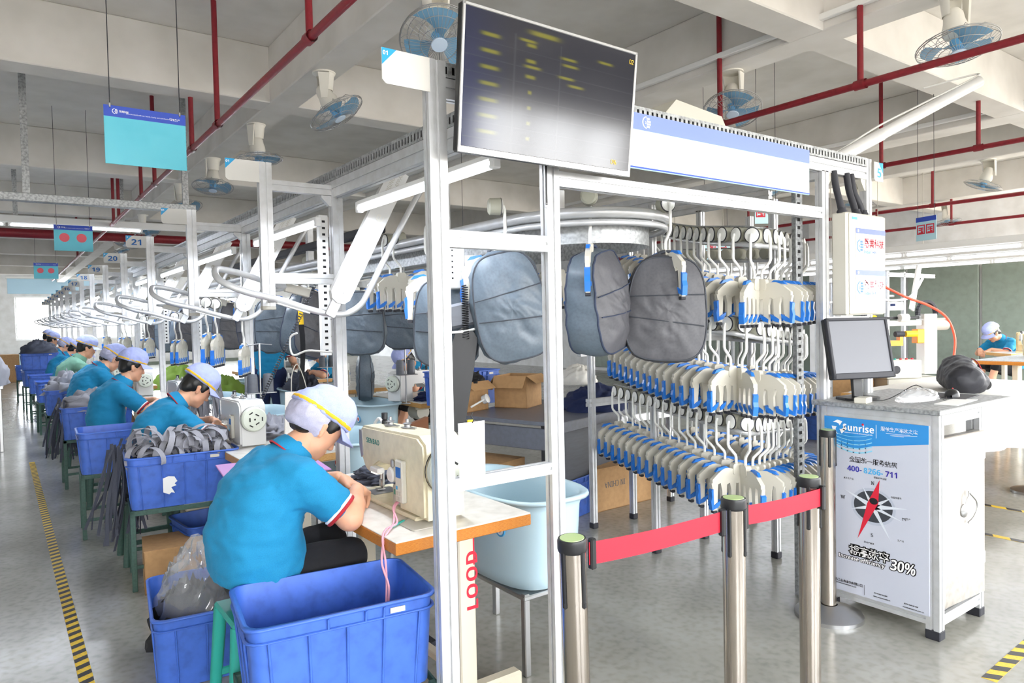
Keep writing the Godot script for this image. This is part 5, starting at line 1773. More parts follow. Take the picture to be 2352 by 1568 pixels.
func overhead() -> void:
	var fan := make_fan("orbit_fan", "white orbit fan with cage turned to the camera, partly behind the television")
	fan.position = V(2.0, 3.3, -3.42)
	fan.get_node("fan_head").rotation = V(-0.5, 0.3, -0.35)
	for q in [[1.95, -4.92, 0.45, 0.3, "blue bladed orbit fan left of the television, cage tipped towards the camera"], [1.93, -6.5, 0.08, 0.0, "orbit fan hanging level above the second blank station plate"], [1.92, -8.05, -0.1, -0.2, "orbit fan right of the cyan hanging board, fourth along the left beam"], [1.92, -9.7, 0.2, 0.3, "orbit fan behind the galvanised channel, fifth along the left beam"],
		[1.92, -12.6, 0.3, -0.3, "small distant orbit fan above plate 20, sixth along the left beam"], [1.92, -14.2, -0.3, 0.2, "small distant orbit fan, seventh along the left beam"], [1.92, -15.8, 0.4, 0.1, "small distant orbit fan, eighth along the left beam"],
		[4.45, -1.80, -0.12, -0.16, "large orbit fan at the upper right, nearest on the right-hand beam"], [4.45, -3.3, -0.35, -0.25, "orbit fan above the vented cream box, second on the right-hand beam"], [9.68, -3.54, -0.05, 0.35, "orbit fan at the far right under the fourth beam, tipped to the right"], [12.55, -5.2, 0.1, -0.1, "blurred orbit fan above the small red lettered board at right"], [9.68, -5.1, 0.2, 0.2, "orbit fan seen through the gap beside the cabinet hoses"], [7.83, -5.4, 0.1, -0.2, "orbit fan half hidden behind the portal beam"]]:
		var f := dup(fan, V(q[0], 3.3 if q[0] < 12 else 3.25, q[1]), 0.4 * q[1], q[4])
		f.get_node("fan_head").rotation = V(0, 0, 0)
		var want := Basis(V(0, 0, 1), q[2]) * Basis(V(1, 0, 0), -absf(q[3]) if q[0] < 3 else q[3])
		f.get_node("fan_head").basis = Basis(Vector3.UP, -0.4 * q[1]) * want
	# sprinkler pipes
	for q in [[1.28, 2.9, -1.2, -24.0, 0.021, [-3.4, -5.2, -6.0, -7.65, -8.45, -10.2, -10.7, -13.5, -16.0], "red sprinkler pipe running down the left aisle beside the fans"], [4.28, 2.88, -0.2, -3.3, 0.022, [-2.25, -3.28], "red sprinkler pipe at the upper right below the large fan"], [6.9, 2.9, -1.0, -3.45, 0.022, [-2.6, -3.43], "red sprinkler pipe right of the small plate with 5"], [10.1, 2.9, -1.5, -9.5, 0.024, [-4.35, -5.3, -7.2], "red sprinkler pipe with three drops at the far right"], [12.5, 2.9, -2.0, -9.5, 0.024, [-5.1, -6.3], "red sprinkler pipe farthest to the right"]]:
		var o := thing("sprinkler_pipe", q[6], "pipe", V(q[0], q[1], q[2]), "red sprinkler pipes")
		part(B.new().rod(Vector3.ZERO, V(0, 0, q[3] - q[2]), q[4], 12), "main_pipe", M.redpipe, o)
		for z in q[5]:
			part(B.new().rod(V(-0.0, 0.0, z - q[2]), V(0.0, 3.75 - q[1], z - q[2]), 0.019, 8), "riser", M.redpipe, o)
			part(B.new().lathe(Transform3D(Basis(Vector3.RIGHT, Vector3.BACK, Vector3.DOWN), V(0, 0, z - q[2] - 0.035)), [Vector2(0.03, 0), Vector2(0.03, 0.07)], 12), "coupling", M.redpipe, o)
	solo(B.new().rod(V(-1.8, 0, 0), V(13.99, 0, 0), 0.075, 14), "fire_main", M.redpipe, "thick dark red fire main crossing the hall behind the hanging boards", "pipe", V(0, 3.08, -14.0))
	for q in [[V(0, 2.58, -7.0), -1.79, 1.5, 0.065, "galvanised steel channel crossing above the aisle behind the cyan board", M.galv], [V(0, 2.915, -11.0), -1.79, 3.0, 0.09, "pale sheet metal channel crossing the aisle farther back", M.white]]:
		var o := thing("cable_channel", q[4], "channel", q[0], "channels across the aisle")
		part(B.new().box(V((q[1] + q[2]) / 2, 0, 0), V(q[2] - q[1], q[3], 0.09), Basis.IDENTITY, 0.004), "channel", q[5], o)
		for x in [0.22, 1.42]:
			part(B.new().span(V(x - 0.025, 0.0, -0.01), V(x + 0.025, 3.74 - q[0].y, 0.02)), "drop_rod", M.galv, o)
	for k in 3:
		tube_lamp(V([-0.3, 0.55, 1.25][k], 2.845, -11.0), 0.78, V(1, 0, 0), "thin tube lamp below the pale channel, %s" % ["leftmost", "middle one", "rightmost"][k], "tube lamps under the pale channel", 3.0)
	# boards hanging over the aisle
	for k in 3:
		var z: float = [-3.65, -8.5, -14.0][k]
		var y: float = [2.243, 2.3, 2.345][k]
		var x: float = [0.413, 0.481, 0.495][k]
		var o := thing("hanging_board", ["blank cyan board with blue top strip hanging nearest over the aisle", "board with two red blurred spots hanging over the aisle, larger of two", "small distant board with two red blurred spots near the far window"][k], "sign", V(x, y, z), "boards hanging over the aisle")
		part(B.new().span(V(0, 0, -0.004), V(0.34, 0.262, 0.0), 0.001), "board", M.sign_cyan, o)
		part(B.new().span(V(0, 0.212, 0.0), V(0.34, 0.262, 0.001)), "blue_strip", M.sign_blue, o)
		globe(o, Transform3D(Basis.IDENTITY, V(0.045, 0.237, 0.001)), 0.012, M.ink_white)
		var g := B.new()
		glyph(g, "恩典科技", Vector2(0.062, 0.234), 0.009, 0.0012, 1.05, 0.0014)
		glyph(g, "包装生产", Vector2(0.27, 0.228), 0.01, 0.0013, 1.15, 0.0014)
		part(g, "board_words", M.ink_white, o)
		text("Love the world with our hearts, loyalty and contribution", 0.0052, M.ink_white, o, Transform3D(Basis.IDENTITY, V(0.18, 0.232, 0.001)))
		if k > 0:
			for s in [0.09, 0.24]:
				part(B.new().prism(Transform3D.IDENTITY, disc2(Vector2(s, 0.135), 0.045, 0.045), 0.0, 0.0008), "red_spot", col("#e0616e", 0.6), o)
		for s in [0.025, 0.315]:
			part(B.new().rod(V(s, 0.25, 0.002), V(s + 0.002, 3.75 - y, 0.002), 0.0022, 5), "wire", M.rubber, o)
			part(B.new().box(V(s, 0.262, 0.002), V(0.008, 0.02, 0.006), Basis.IDENTITY, 0.002), "wire_clip", M.steel, o)
	for q in [[V(4.95, 1.975, -3.85), 0.24, "包装", true, "small cyan board with red characters seen behind the hangers, mirrored"], [V(6.38, 2.1, -2.8), 0.2, "国国", false, "narrow cyan board with red characters hanging at the right, turned edgeways"], [V(3.05, 1.93, -5.0), 0.2, "生产", true, "small cyan board with red characters behind the second portal post"], [V(5.3, 2.27, -3.6), 0.2, "国务", false, "cyan board corner with red characters below the banner"]]:
		var o := thing("hanging_board", q[4], "sign", q[0], "distant boards with red characters", -0.6 if q[0].x < 6 else -1.9)
		part(B.new().span(V(-q[1] / 2, 0, -0.004), V(q[1] / 2, 0.2, 0.0), 0.001), "board", M.sign_light, o)
		part(B.new().span(V(-q[1] / 2, 0.16, 0.0), V(q[1] / 2, 0.2, 0.001)), "blue_strip", M.sign_blue, o)
		var g := B.new()
		glyph(g, q[2], Vector2(-0.085, 0.06), 0.07, 0.01, 1.3, 0.0012)
		var gm := part(g, "red_characters", M.ink_red, o)
		if q[3]:
			gm.scale = V(-1, 1, 1)
		for s in [-0.4, 0.4]:
			part(B.new().rod(V(q[1] * s, 0.19, 0), V(q[1] * s, 3.75 - q[0].y, 0), 0.002, 5), "wire", M.rubber, o)
	# lamp rails at the right
	for k in 3:
		var x: float = [8.75, 9.95, 11.3][k]
		var y := 2.185
		var o := thing("lamp_rail", "long pale lamp rail hanging at the right, %s of three" % ["nearest", "middle one", "farthest"][k], "lamp rail", V(x, y, 0), "lamp rails at the right")
		part(B.new().span(V(-0.05, 0.03, -9.0), V(0.05, 0.1, -1.6), 0.005), "rail", M.white, o)
		part(B.new().span(V(-0.11, 0.018, -9.0), V(0.11, 0.03, -1.6), 0.003), "reflector", M.white, o)
		for z in [-2.4, -5.0, -7.6]:
			part(B.new().rod(V(0, 0.1, z), V(0, 3.75 - y if k != 1 else 3.75 - y, z), 0.004, 6), "suspension_wire", M.grey_plastic, o)
		for j in 6:
			tube_lamp(V(x, y - 0.012, -2.25 - 1.22 * j), 1.16, V(0, 0, 1), "white tube lamp on the %s lamp rail at the right, %s along it" % [["nearest", "middle", "farthest"][k], ORD[j]], "tube lamps at the right", 1.2)
	for q in [[V(8.68, 2.24, -2.6), V(0.02, 0.09, 0.15)]]:
		var o := thing("power_socket", "white double wall socket box on the nearest lamp rail at right", "socket", q[0])
		part(B.new().box(V(0, 0.045, 0), q[1], Basis.IDENTITY, 0.004), "box", M.paper, o)
		var h := B.new()
		for z in [-0.035, 0.035]:
			for e in [V(-0.011, 0.06, z - 0.012), V(-0.011, 0.06, z + 0.012), V(-0.011, 0.03, z)]:
				h.box(e, V(0.002, 0.012, 0.006))
		part(h, "socket_hole", M.dark, o).set_meta("kind", "stuff")

# ---------- work places ----------
func make_table(label: String, top: Material, edge: Material) -> Node3D:
	# 0.58 wide along x, 1.16 long along z; origin on the floor at the middle
	var o := thing("sewing_table", label, "table", Vector3.ZERO, "sewing tables")
	part(B.new().box(V(0, 0.746, 0), V(0.58, 0.006, 1.16), Basis.IDENTITY, 0.002), "laminate_top", top, o)
	part(B.new().box(V(0, 0.722, 0), V(0.582, 0.042, 1.162), Basis.IDENTITY, 0.003), "wood_edge", edge, o)
	for z in [-0.45, 0.45]:
		part(B.new().box(V(0.06, 0.39, z), V(0.075, 0.62, 0.045), Basis.IDENTITY, 0.006), "leg", M.leg_cream, o)
		part(B.new().box(V(0.06, 0.69, z), V(0.42, 0.03, 0.05), Basis.IDENTITY, 0.004), "bracket", M.leg_cream, o)
		part(B.new().box(V(0.06, 0.04, z), V(0.5, 0.08, 0.06), Basis.IDENTITY, 0.01), "foot", M.leg_cream, o)
	part(B.new().box(V(0.06, 0.12, 0), V(0.04, 0.03, 0.9), Basis.IDENTITY, 0.004), "foot_bar", M.leg_cream, o)
	part(B.new().box(V(0.0, 0.1, -0.05), V(0.24, 0.02, 0.36), Basis(Vector3.BACK, 0.2), 0.005), "treadle", M.rubber, o)
	part(B.new().lathe(Transform3D(Basis(Vector3.RIGHT, Vector3.BACK, Vector3.DOWN), V(0.02, 0.6, -0.12)), [Vector2(0.0, 0), Vector2(0.07, 0.0), Vector2(0.08, 0.02), Vector2(0.08, 0.18), Vector2(0.0, 0.2)], 18), "motor", M.box_cream, o)
	part(B.new().prism(Transform3D(Basis(Vector3.RIGHT, Vector3.FORWARD, Vector3.UP), V(-0.13, 0.75, 0.43)), rrect(0.11, 0.16, 0.02), 0.0, 0.004), "oil_grille", M.grey_plastic, o)
	return o

func make_machine(called: String, label: String, body: Material, brand: String) -> Node3D:
	# arm along z, needle at -z, handwheel at +z, the operator at -x
	var o := thing(called, label, "sewing machine", Vector3.ZERO, "sewing machines")
	var s := Transform3D(Basis(Vector3.BACK, Vector3.UP, Vector3.LEFT), Vector3.ZERO)   # drawn from the operator's side: x runs along +z
	part(B.new().box(V(0.0, 0.008, -0.06), V(0.178, 0.016, 0.52), Basis.IDENTITY, 0.006), "bed", body, o)
	var arm := PackedVector2Array([Vector2(0.05, 0.012), Vector2(0.05, 0.1), Vector2(0.035, 0.135), Vector2(0.0, 0.155), Vector2(-0.12, 0.15), Vector2(-0.165, 0.13), Vector2(-0.18, 0.105), Vector2(-0.225, 0.1), Vector2(-0.25, 0.115), Vector2(-0.275, 0.15), Vector2(-0.285, 0.2), Vector2(-0.28, 0.262), Vector2(-0.265, 0.272), Vector2(0.06, 0.28), Vector2(0.2, 0.28), Vector2(0.2, 0.012)])
	var ab := B.new()
	ab.prism(s, arm, -0.058, 0.058)
	var ins := PackedVector2Array()
	for q in Geometry2D.offset_polygon(arm, -0.008)[0]:
		ins.append(q)
	ab.prism(s, ins, -0.066, 0.066)
	part(ab, "arm", body, o)
	var hs := PackedVector2Array([Vector2(0.06, 0.012), Vector2(0.06, 0.27), Vector2(0.075, 0.285), Vector2(0.2, 0.287), Vector2(0.245, 0.262), Vector2(0.25, 0.23), Vector2(0.25, 0.012)])
	var hb := B.new().prism(s, hs, -0.074, 0.068)
	var hs2: PackedVector2Array = Geometry2D.offset_polygon(hs, -0.01)[0]
	hb.prism(s, hs2, -0.08, 0.078)
	part(hb, "motor_housing", body, o)
	# hand wheel with slots, at the near end
	var wx := Transform3D(Basis(Vector3.RIGHT, Vector3.BACK, Vector3.DOWN), V(0.0, 0.175, 0.25))
	part(B.new().lathe(wx, [Vector2(0.078, 0), Vector2(0.078, 0.006)], 30), "dark_ring", M.dark, o)
	var wb := part(B.new().lathe(wx, [Vector2(0.07, 0.004), Vector2(0.076, 0.012), Vector2(0.076, 0.03), Vector2(0.068, 0.04), Vector2(0.05, 0.043), Vector2(0.0, 0.044)], 30), "hand_wheel", col("#d5dbcd", 0.4), o)
	var sl := B.new()
	for k in 6:
		var a := TAU * k / 6.0
		var r := 0.045 if k % 2 == 0 else 0.03
		sl.box(V(cos(a) * r, 0.175 + sin(a) * r, 0.2945), V(0.024, 0.007, 0.002), Basis(Vector3.BACK, a + PI / 2))
	sl.box(V(0, 0.175, 0.2945), V(0.01, 0.01, 0.002))
	part(sl, "wheel_slot", M.dark, wb).set_meta("kind", "stuff")
	# needle bar, presser foot, face plate
	var nb := B.new()
	nb.rod(V(-0.0, 0.115, -0.225), V(0, 0.05, -0.225), 0.006)
	nb.rod(V(0.0, 0.115, -0.245), V(0, 0.045, -0.245), 0.005)
	nb.rod(V(0, 0.05, -0.225), V(0, 0.02, -0.225), 0.0018)
	nb.box(V(-0.008, 0.024, -0.235), V(0.035, 0.006, 0.022), Basis.IDENTITY, 0.002)
	nb.box(V(0, 0.045, -0.238), V(0.016, 0.03, 0.02), Basis.IDENTITY, 0.003)
	part(nb, "needle_bar", M.steel, o)
	part(B.new().prism(s, PackedVector2Array([Vector2(-0.272, 0.15), Vector2(-0.288, 0.2), Vector2(-0.286, 0.255), Vector2(-0.262, 0.255), Vector2(-0.255, 0.16)]), -0.05, 0.07), "face_plate", M.steel, o)
	part(B.new().span(V(-0.06, 0.0165, -0.27), V(0.05, 0.018, -0.18), 0.0008), "needle_plate", M.steel, o)
	part(B.new().box(V(-0.075, 0.125, -0.12), V(0.03, 0.02, 0.07), Basis.IDENTITY, 0.004), "lamp_shade", M.white, o)
	part(B.new().box(V(-0.078, 0.114, -0.12), V(0.022, 0.003, 0.05)), "lamp_glass", glow("#fff6e0", 2.0), o)
	# stitch dial, control panel, thread guides
	part(B.new().lathe(Transform3D(Basis(Vector3.BACK, Vector3.LEFT, Vector3.DOWN) if false else Basis(Vector3.BACK, PI / 2), V(-0.066, 0.125, 0.075 - 0.08)), [Vector2(0.027, 0), Vector2(0.027, 0.01), Vector2(0.022, 0.016), Vector2(0.0, 0.017)], 22), "stitch_dial", M.white, o)
	part(B.new().box(V(-0.07, 0.165, 0.0), V(0.012, 0.03, 0.02), Basis.IDENTITY, 0.005), "dial_lever", M.steel, o)
	var pn := part(B.new().box(V(-0.087, 0.12, 0.095), V(0.02, 0.145, 0.055), Basis.IDENTITY, 0.004), "control_panel", M.box_cream, o)
	part(B.new().box(V(-0.0975, 0.152, 0.095), V(0.002, 0.036, 0.034)), "blue_display", M.ink_blue, pn)
	for k in 4:
		part(B.new().box(V(-0.0975, 0.062 + 0.018 * (k / 2), 0.087 + 0.017 * (k % 2)), V(0.002, 0.013, 0.013)), "key", M.grey_plastic, pn)
	part(B.new().box(V(-0.0975, 0.098, 0.082), V(0.002, 0.012, 0.01)), "blue_key", M.sign_tri, pn)
	part(B.new().box(V(-0.06, 0.055, 0.02), V(0.016, 0.07, 0.06), Basis.IDENTITY, 0.004), "side_cover", M.grey_plastic, o)
	part(B.new().box(V(-0.0685, 0.066, 0.02), V(0.002, 0.018, 0.035)), "green_label", col("#3f8f7a", 0.5), o)
	for q in [[-0.15, 0.0], [-0.05, 0.02]]:
		var tp := B.new()
		tp.lathe(Transform3D(Basis.IDENTITY, V(q[1], 0.276, q[0])), [Vector2(0.02, 0), Vector2(0.02, 0.004), Vector2(0.012, 0.006), Vector2(0.012, 0.014), Vector2(0.018, 0.018), Vector2(0.006, 0.022), Vector2(0.006, 0.034), Vector2(0.0, 0.035)], 14)
		tp.box(V(q[1] - 0.01, 0.282, q[0] + 0.03), V(0.012, 0.004, 0.07), Basis(Vector3.UP, 0.4), 0.001)
		part(tp, "thread_tension", M.steel, o)
	part(B.new().lathe(Transform3D(Basis.IDENTITY, V(0.02, 0.27, -0.24)), [Vector2(0.012, 0), Vector2(0.012, 0.016), Vector2(0.009, 0.018), Vector2(0.012, 0.022), Vector2(0.012, 0.045), Vector2(0.0, 0.046)], 12), "oil_plug", M.black, o)
	part(B.new().tube(smooth_path([V(0.03, 0.26, -0.27), V(0.03, 0.285, -0.31), V(0.02, 0.25, -0.34), V(0.02, 0.16, -0.335)], 5), 0.006, 7), "oil_tube", M.white, o)
	if brand:
		text(brand, 0.019, col("#1d7d6c", 0.4), o, s * Transform3D(Basis.IDENTITY, V(-0.17, 0.222, 0.0662)), bold, "lettering", 1.1)
	return o

func make_tub(label: String) -> Node3D:
	# pale blue plastic bath, 0.86 along z, 0.46 along x; origin on the floor
	var o := thing("plastic_tub", label, "tub", Vector3.ZERO, "pale blue plastic tubs")
	var rows := []
	for q in [[0.0, 0.34, 0.72], [0.5, 0.345, 0.76], [0.82, 0.36, 0.84], [0.95, 0.42, 0.9], [1.0, 0.55, 0.94], [1.03, 0.7, 0.97], [1.06, 0.735, 1.0], [1.16, 0.738, 1.08], [1.17, 0.75, 1.085], [1.14, 0.757, 1.06], [1.03, 0.75, 0.985], [0.99, 0.7, 0.95], [0.93, 0.46, 0.88], [0.75, 0.37, 0.78], [0.0, 0.36, 0.7]]:
		var row := []
		for k in 40:
			var a := TAU * k / 40.0
			var c := cos(a)
			var sn := sin(a)
			var e: float = pow(pow(absf(c), 3.2) + pow(absf(sn), 3.2), -1.0 / 3.2)
			row.append(V(c * e * 0.2 * q[0], q[1], -sn * e * 0.4 * q[2] * (minf(1.0, q[0] * 3.0) if q[0] < 0.3 else 1.0)))
		rows.append(row)
	var b := B.new()
	b.grid(rows, false, true)
	part(b, "basin", M.tub, o)
	for x in [-0.13, 0.13]:
		for z in [-0.3, 0.3]:
			part(B.new().box(V(x, 0.175, z), V(0.03, 0.35, 0.03), Basis.IDENTITY, 0.004), "stand_leg", M.steel, o)
	part(B.new().box(V(0, 0.335, 0), V(0.3, 0.02, 0.64), Basis.IDENTITY, 0.004), "stand_frame", M.steel, o)
	var lx := face_x(V(-0.197, 0.62, 0.22))
	for q in [[0.034, "#4aa3d8", 0.0], [0.026, "#f4f4f4", 0.0008], [0.015, "#d5504c", 0.0016]]:
		part(B.new().prism(lx * Transform3D(Basis.IDENTITY, V(0, 0, q[2])), disc2(Vector2.ZERO, q[0], q[0]), -0.006, 0.0008), "round_label", col(q[1], 0.5), o)
	return o

func make_crate(label: String) -> Node3D:
	# blue stacking crate 0.6 x 0.41 x 0.3 with ribs; origin at its base
	var o := thing("plastic_crate", label, "crate", Vector3.ZERO, "blue plastic crates")
	var w := 0.6
	var d := 0.41
	var h := 0.3
	var taper := 0.93
	var ring := func(s: float, y: float, inset: float, r: float) -> Array:
		var out := []
		for q in rrect(w * s - inset * 2, d * s - inset * 2, r, 3):
			out.append(V(q.x, y, -q.y))
		return out
	var b := B.new()
	b.grid([ring.call(taper, 0.0, 0.0, 0.04), ring.call(1.0, h - 0.012, 0.004, 0.045)], false, true)
	b.grid([ring.call(1.0, h - 0.012, 0.004, 0.045), ring.call(1.03, h - 0.01, 0.0, 0.05), ring.call(1.03, h, 0.0, 0.05), ring.call(1.0, h, 0.008, 0.045), ring.call(taper, 0.012, 0.01, 0.04)], false, true)
	b.face(ring.call(taper, 0.012, 0.01, 0.04), V(0, -1, 0))
	b.face(ring.call(taper, 0.0, 0.0, 0.04), V(0, 1, 0))
	part(b, "shell", M.crate, o)
	var lip := B.new()
	lip.grid([ring.call(1.0, h - 0.052, 0.004, 0.045), ring.call(1.02, h - 0.05, 0.0, 0.05), ring.call(1.02, h - 0.046, 0.0, 0.05), ring.call(1.0, h - 0.044, 0.002, 0.045)], false, true)
	part(lip, "rim_band", M.crate, o)
	var rib := func(x: float, z: float, top: bool):
		var y0 := 0.0 if not top else h - 0.048
		var bb := B.new()
		var sx := lerpf(taper, 1.0, y0 / h)
		bb.tube([V(x * sx, y0 + 0.002, z * sx), V(x, h - (0.05 if not top else 0.012), z)], 0.0045, 5)
		part(bb, "rib", M.crate, o)
	for k in 5:
		for s in [-1.0, 1.0]:
			rib.call(-0.24 + 0.12 * k, s * (d / 2 - 0.001), false)
	for k in 3:
		for s in [-1.0, 1.0]:
			rib.call(s * (w / 2 - 0.001), -0.12 + 0.12 * k, false)
	for x in [-0.06, 0.06, 0.12]:
		rib.call(x, d / 2 + 0.002, true)
	return o

func stand(at: Vector3, h: float, w: float, d: float, turn: float, label: String) -> void:
	# low stand of green angle iron under a crate
	var o := thing("steel_stand", label, "stand", at, "green steel stands", turn)
	for x in [-1.0, 1.0]:
		for z in [-1.0, 1.0]:
			part(B.new().box(V(x * (w / 2 - 0.014), h / 2, z * (d / 2 - 0.014)), V(0.028, h, 0.028), Basis.IDENTITY, 0.003), "leg", M.stool_green, o)
	for z in [-1.0, 1.0]:
		part(B.new().box(V(0, h - 0.014, z * (d / 2 - 0.004)), V(w, 0.028, 0.008), Basis.IDENTITY, 0.002), "top_rail", M.stool_green, o)
		part(B.new().box(V(0, h * 0.3, z * (d / 2 - 0.01)), V(w - 0.03, 0.022, 0.012), Basis.IDENTITY, 0.002), "low_rail", M.stool_green, o)
	for x in [-1.0, 1.0]:
		part(B.new().box(V(x * (w / 2 - 0.004), h - 0.014, 0), V(0.008, 0.028, d), Basis.IDENTITY, 0.002), "top_rail", M.stool_green, o)

func make_stool(called: String, label: String, mat: Material, cushion: Material, hgt: float) -> Node3D:
	var o := thing(called, label, "stool", Vector3.ZERO, "stools in the row")
	part(B.new().box(V(0, hgt - 0.012, 0), V(0.3, 0.024, 0.28), Basis.IDENTITY, 0.008), "seat", mat, o)
	for x in [-1.0, 1.0]:
		for z in [-1.0, 1.0]:
			part(B.new().tube([V(x * 0.13, hgt - 0.02, z * 0.12), V(x * 0.16, 0.0, z * 0.15)], [0.026, 0.022], 6), "leg", mat, o)
	for z in [-1.0, 1.0]:
		part(B.new().box(V(0, hgt * 0.35, z * 0.135), V(0.27, 0.03, 0.012), Basis.IDENTITY, 0.004), "stretcher", mat, o)
	if cushion:
		part(B.new().box(V(0, hgt + 0.025, 0), V(0.32, 0.05, 0.3), Basis.IDENTITY, 0.02), "cushion", cushion, o)
	return o

func ribbons(called: String, at: Vector3, spread: Vector3, n: int, label: String, w: float, sd: int, mat: Material) -> void:
	var r := RandomNumberGenerator.new()
	r.seed = sd
	var b := B.new()
	for k in n:
		var c := V(r.randf_range(-0.4, 0.4) * spread.x, r.randf_range(-0.1, 0.5) * spread.y, r.randf_range(-0.38, 0.38) * spread.z)
		var ax := V(r.randf_range(-1, 1), r.randf_range(-0.25, 0.25), r.randf_range(-1, 1)).normalized()
		var n2 := ax.cross(Vector3.UP).normalized()
		var up := n2.cross(ax).normalized()
		var R := r.randf_range(0.04, 0.11)
		var a0 := r.randf_range(-0.6, 0.6)
		var sp := r.randf_range(2.6, 4.6)
		var lean := r.randf_range(-0.5, 0.5)
		b.sheet(12, 1, func(u, v):
			var a: float = a0 + sp * u
			return c + n2 * cos(a) * R * (1.0 + 0.3 * lean * u) + up * sin(a) * R * 0.8 + ax * ((v - 0.5) * w + lean * 0.08 * u), 0.0012)
	var o := solo(b, called, mat, label, "ribbons", at)
	o.set_meta("kind", "stuff")

func strands(called: String, at: Vector3, n: int, L: float, sp: Vector3, label: String, sd: int, mat: Material, w := 0.018) -> void:
	# a bundle of straps that hang down
	var r := RandomNumberGenerator.new()
	r.seed = sd
	var b := B.new()
	for k in n:
		var a := V(r.randf_range(-0.5, 0.5) * sp.x, r.randf_range(-0.04, 0.04), r.randf_range(-0.5, 0.5) * sp.z)
		var e := V(a.x * 1.6 + r.randf_range(-0.05, 0.05) - sp.y, -L * r.randf_range(0.7, 1.0), a.z * 1.5 + r.randf_range(-0.05, 0.05))
		var bow := r.randf_range(-0.04, 0.05)
		var tw := r.randf_range(-1.2, 1.2)
		b.sheet(1, 7, func(u, v): return a.lerp(e, v) + V(-bow * sin(v * PI), 0.03 * sin(v * PI * 0.5), 0) + V(cos(tw * v + k), 0, sin(tw * v + k)) * (u - 0.5) * w, 0.0015)
	var o := solo(b, called, mat, label, "straps", at)
	o.set_meta("kind", "stuff")

func make_bag(called: String, sd: int, front: Material, seam: Material) -> Node3D:
	# soft backpack body: front panel, side gusset, piping; hangs from its top edge (origin), front to +z
	var o := thing(called, "x", "backpack", Vector3.ZERO, "grey backpacks on the conveyor")
	var n := FastNoiseLite.new()
	n.seed = sd
	n.frequency = 1.0
	n.fractal_octaves = 3
	var W := 0.36
	var H := 0.46
	var D := 0.13
	var rim := []
	var N := 64
	for k in N:
		var a := TAU * k / N
		var c := cos(a)
		var sn := sin(a)
		var e: float = pow(pow(absf(c), 3.6) + pow(absf(sn), 3.6), -1.0 / 3.6)
		var y := sn * e
		var x := c * e * (0.93 - 0.12 * maxf(y, 0.0) + 0.05 * maxf(-y, 0.0))
		rim.append(Vector2(x * W / 2, y * H / 2 - H / 2))
	var crease := func(p: Vector3) -> float: return 0.016 * n.get_noise_3d(p.x * 6.0 + p.y * 3.0, p.y * 5.0, p.z * 6.0) + 0.005 * n.get_noise_3d(p.x * 16.0, p.y * 20.0 + p.x * 12.0, 3.0)
	for sgn in [1.0, -1.0]:
		var rows := []
		for i in 19:
			var t := i / 18.0
			var row := []
			for k in N:
				var q: Vector2 = rim[k].lerp(Vector2(0, -H * 0.52), 1.0 - t) if t > 0.0 else Vector2(0, -H * 0.52)
				var bulge := 0.035 * (1.0 - pow(t, 3.0)) * (1.0 if sgn > 0 else 0.6)
				var p := V(q.x, q.y, sgn * (D / 2 * (0.75 + 0.25 * clampf(-q.y / H, 0, 1)) + bulge))
				p.z += crease.call(p + V(0, 0, sgn)) * (0.6 + 0.8 * (1.0 - t))
				row.append(p)
			if sgn < 0:
				row.reverse()
			rows.append(row)
		var b := B.new()
		rows.reverse()
		b.grid(rows, false, true)
		part(b, "front_panel" if sgn > 0 else "back_panel", front, o)
	var g0 := []
	for i in 5:
		var row := []
		for k in N:
			var q: Vector2 = rim[k]
			var z := lerpf(-1.0, 1.0, i / 4.0) * D / 2 * (0.75 + 0.25 * clampf(-q.y / H, 0, 1))
			var p := V(q.x, q.y, z)
			var out: Vector2 = Vector2(q.x, q.y + H / 2).normalized() * (0.012 * sin(i / 4.0 * PI) + float(crease.call(p * 1.3)))
			p += V(out.x, out.y, 0) if i in [1, 2, 3] else Vector3.ZERO
			if i == 0 or i == 4:
				p.z += crease.call(V(q.x, q.y, z) + V(0, 0, signf(z))) * 0.6
			row.append(p)
		g0.append(row)
	var gb := B.new()
	gb.grid(g0, false, true)
	part(gb, "gusset", front, o)
	for i in [0, 4]:
		part(B.new().tube(g0[i], 0.0042, 6, false, true), "piping", seam, o)
	for q in [[-0.37, 0.02], [-0.62, -0.03]]:
		var pts := []
		for k in 13:
			var x := lerpf(-0.44, 0.44, k / 12.0) * W
			var y: float = q[0] * H + q[1] * (k / 12.0 - 0.5)
			var t: float = maxf(absf(x) / (W / 2), absf(y + H / 2) / (H / 2))
			var p := V(x, y, D / 2 * (0.75 + 0.25 * clampf(-y / H, 0, 1)) + 0.035 * (1.0 - pow(t, 3.0)))
			p.z += crease.call(p + V(0, 0, 1)) * 1.0 + 0.001
			pts.append(p)
		part(B.new().tube(pts, 0.0028, 5), "seam", seam, o)
	part(B.new().tube(smooth_path([V(-0.05, -0.01, 0), V(-0.03, 0.025, 0), V(0.03, 0.025, 0), V(0.05, -0.01, 0)], 5), 0.008, 6), "top_loop", seam, o)
	return o

func cone_thread(o: Node3D, at: Vector3, m: Material) -> void:
	part(B.new().lathe(Transform3D(Basis.IDENTITY, at), [Vector2(0.036, 0), Vector2(0.038, 0.004), Vector2(0.036, 0.11), Vector2(0.03, 0.13), Vector2(0.012, 0.132), Vector2(0.0, 0.135)], 16), "thread_cone", m, o)

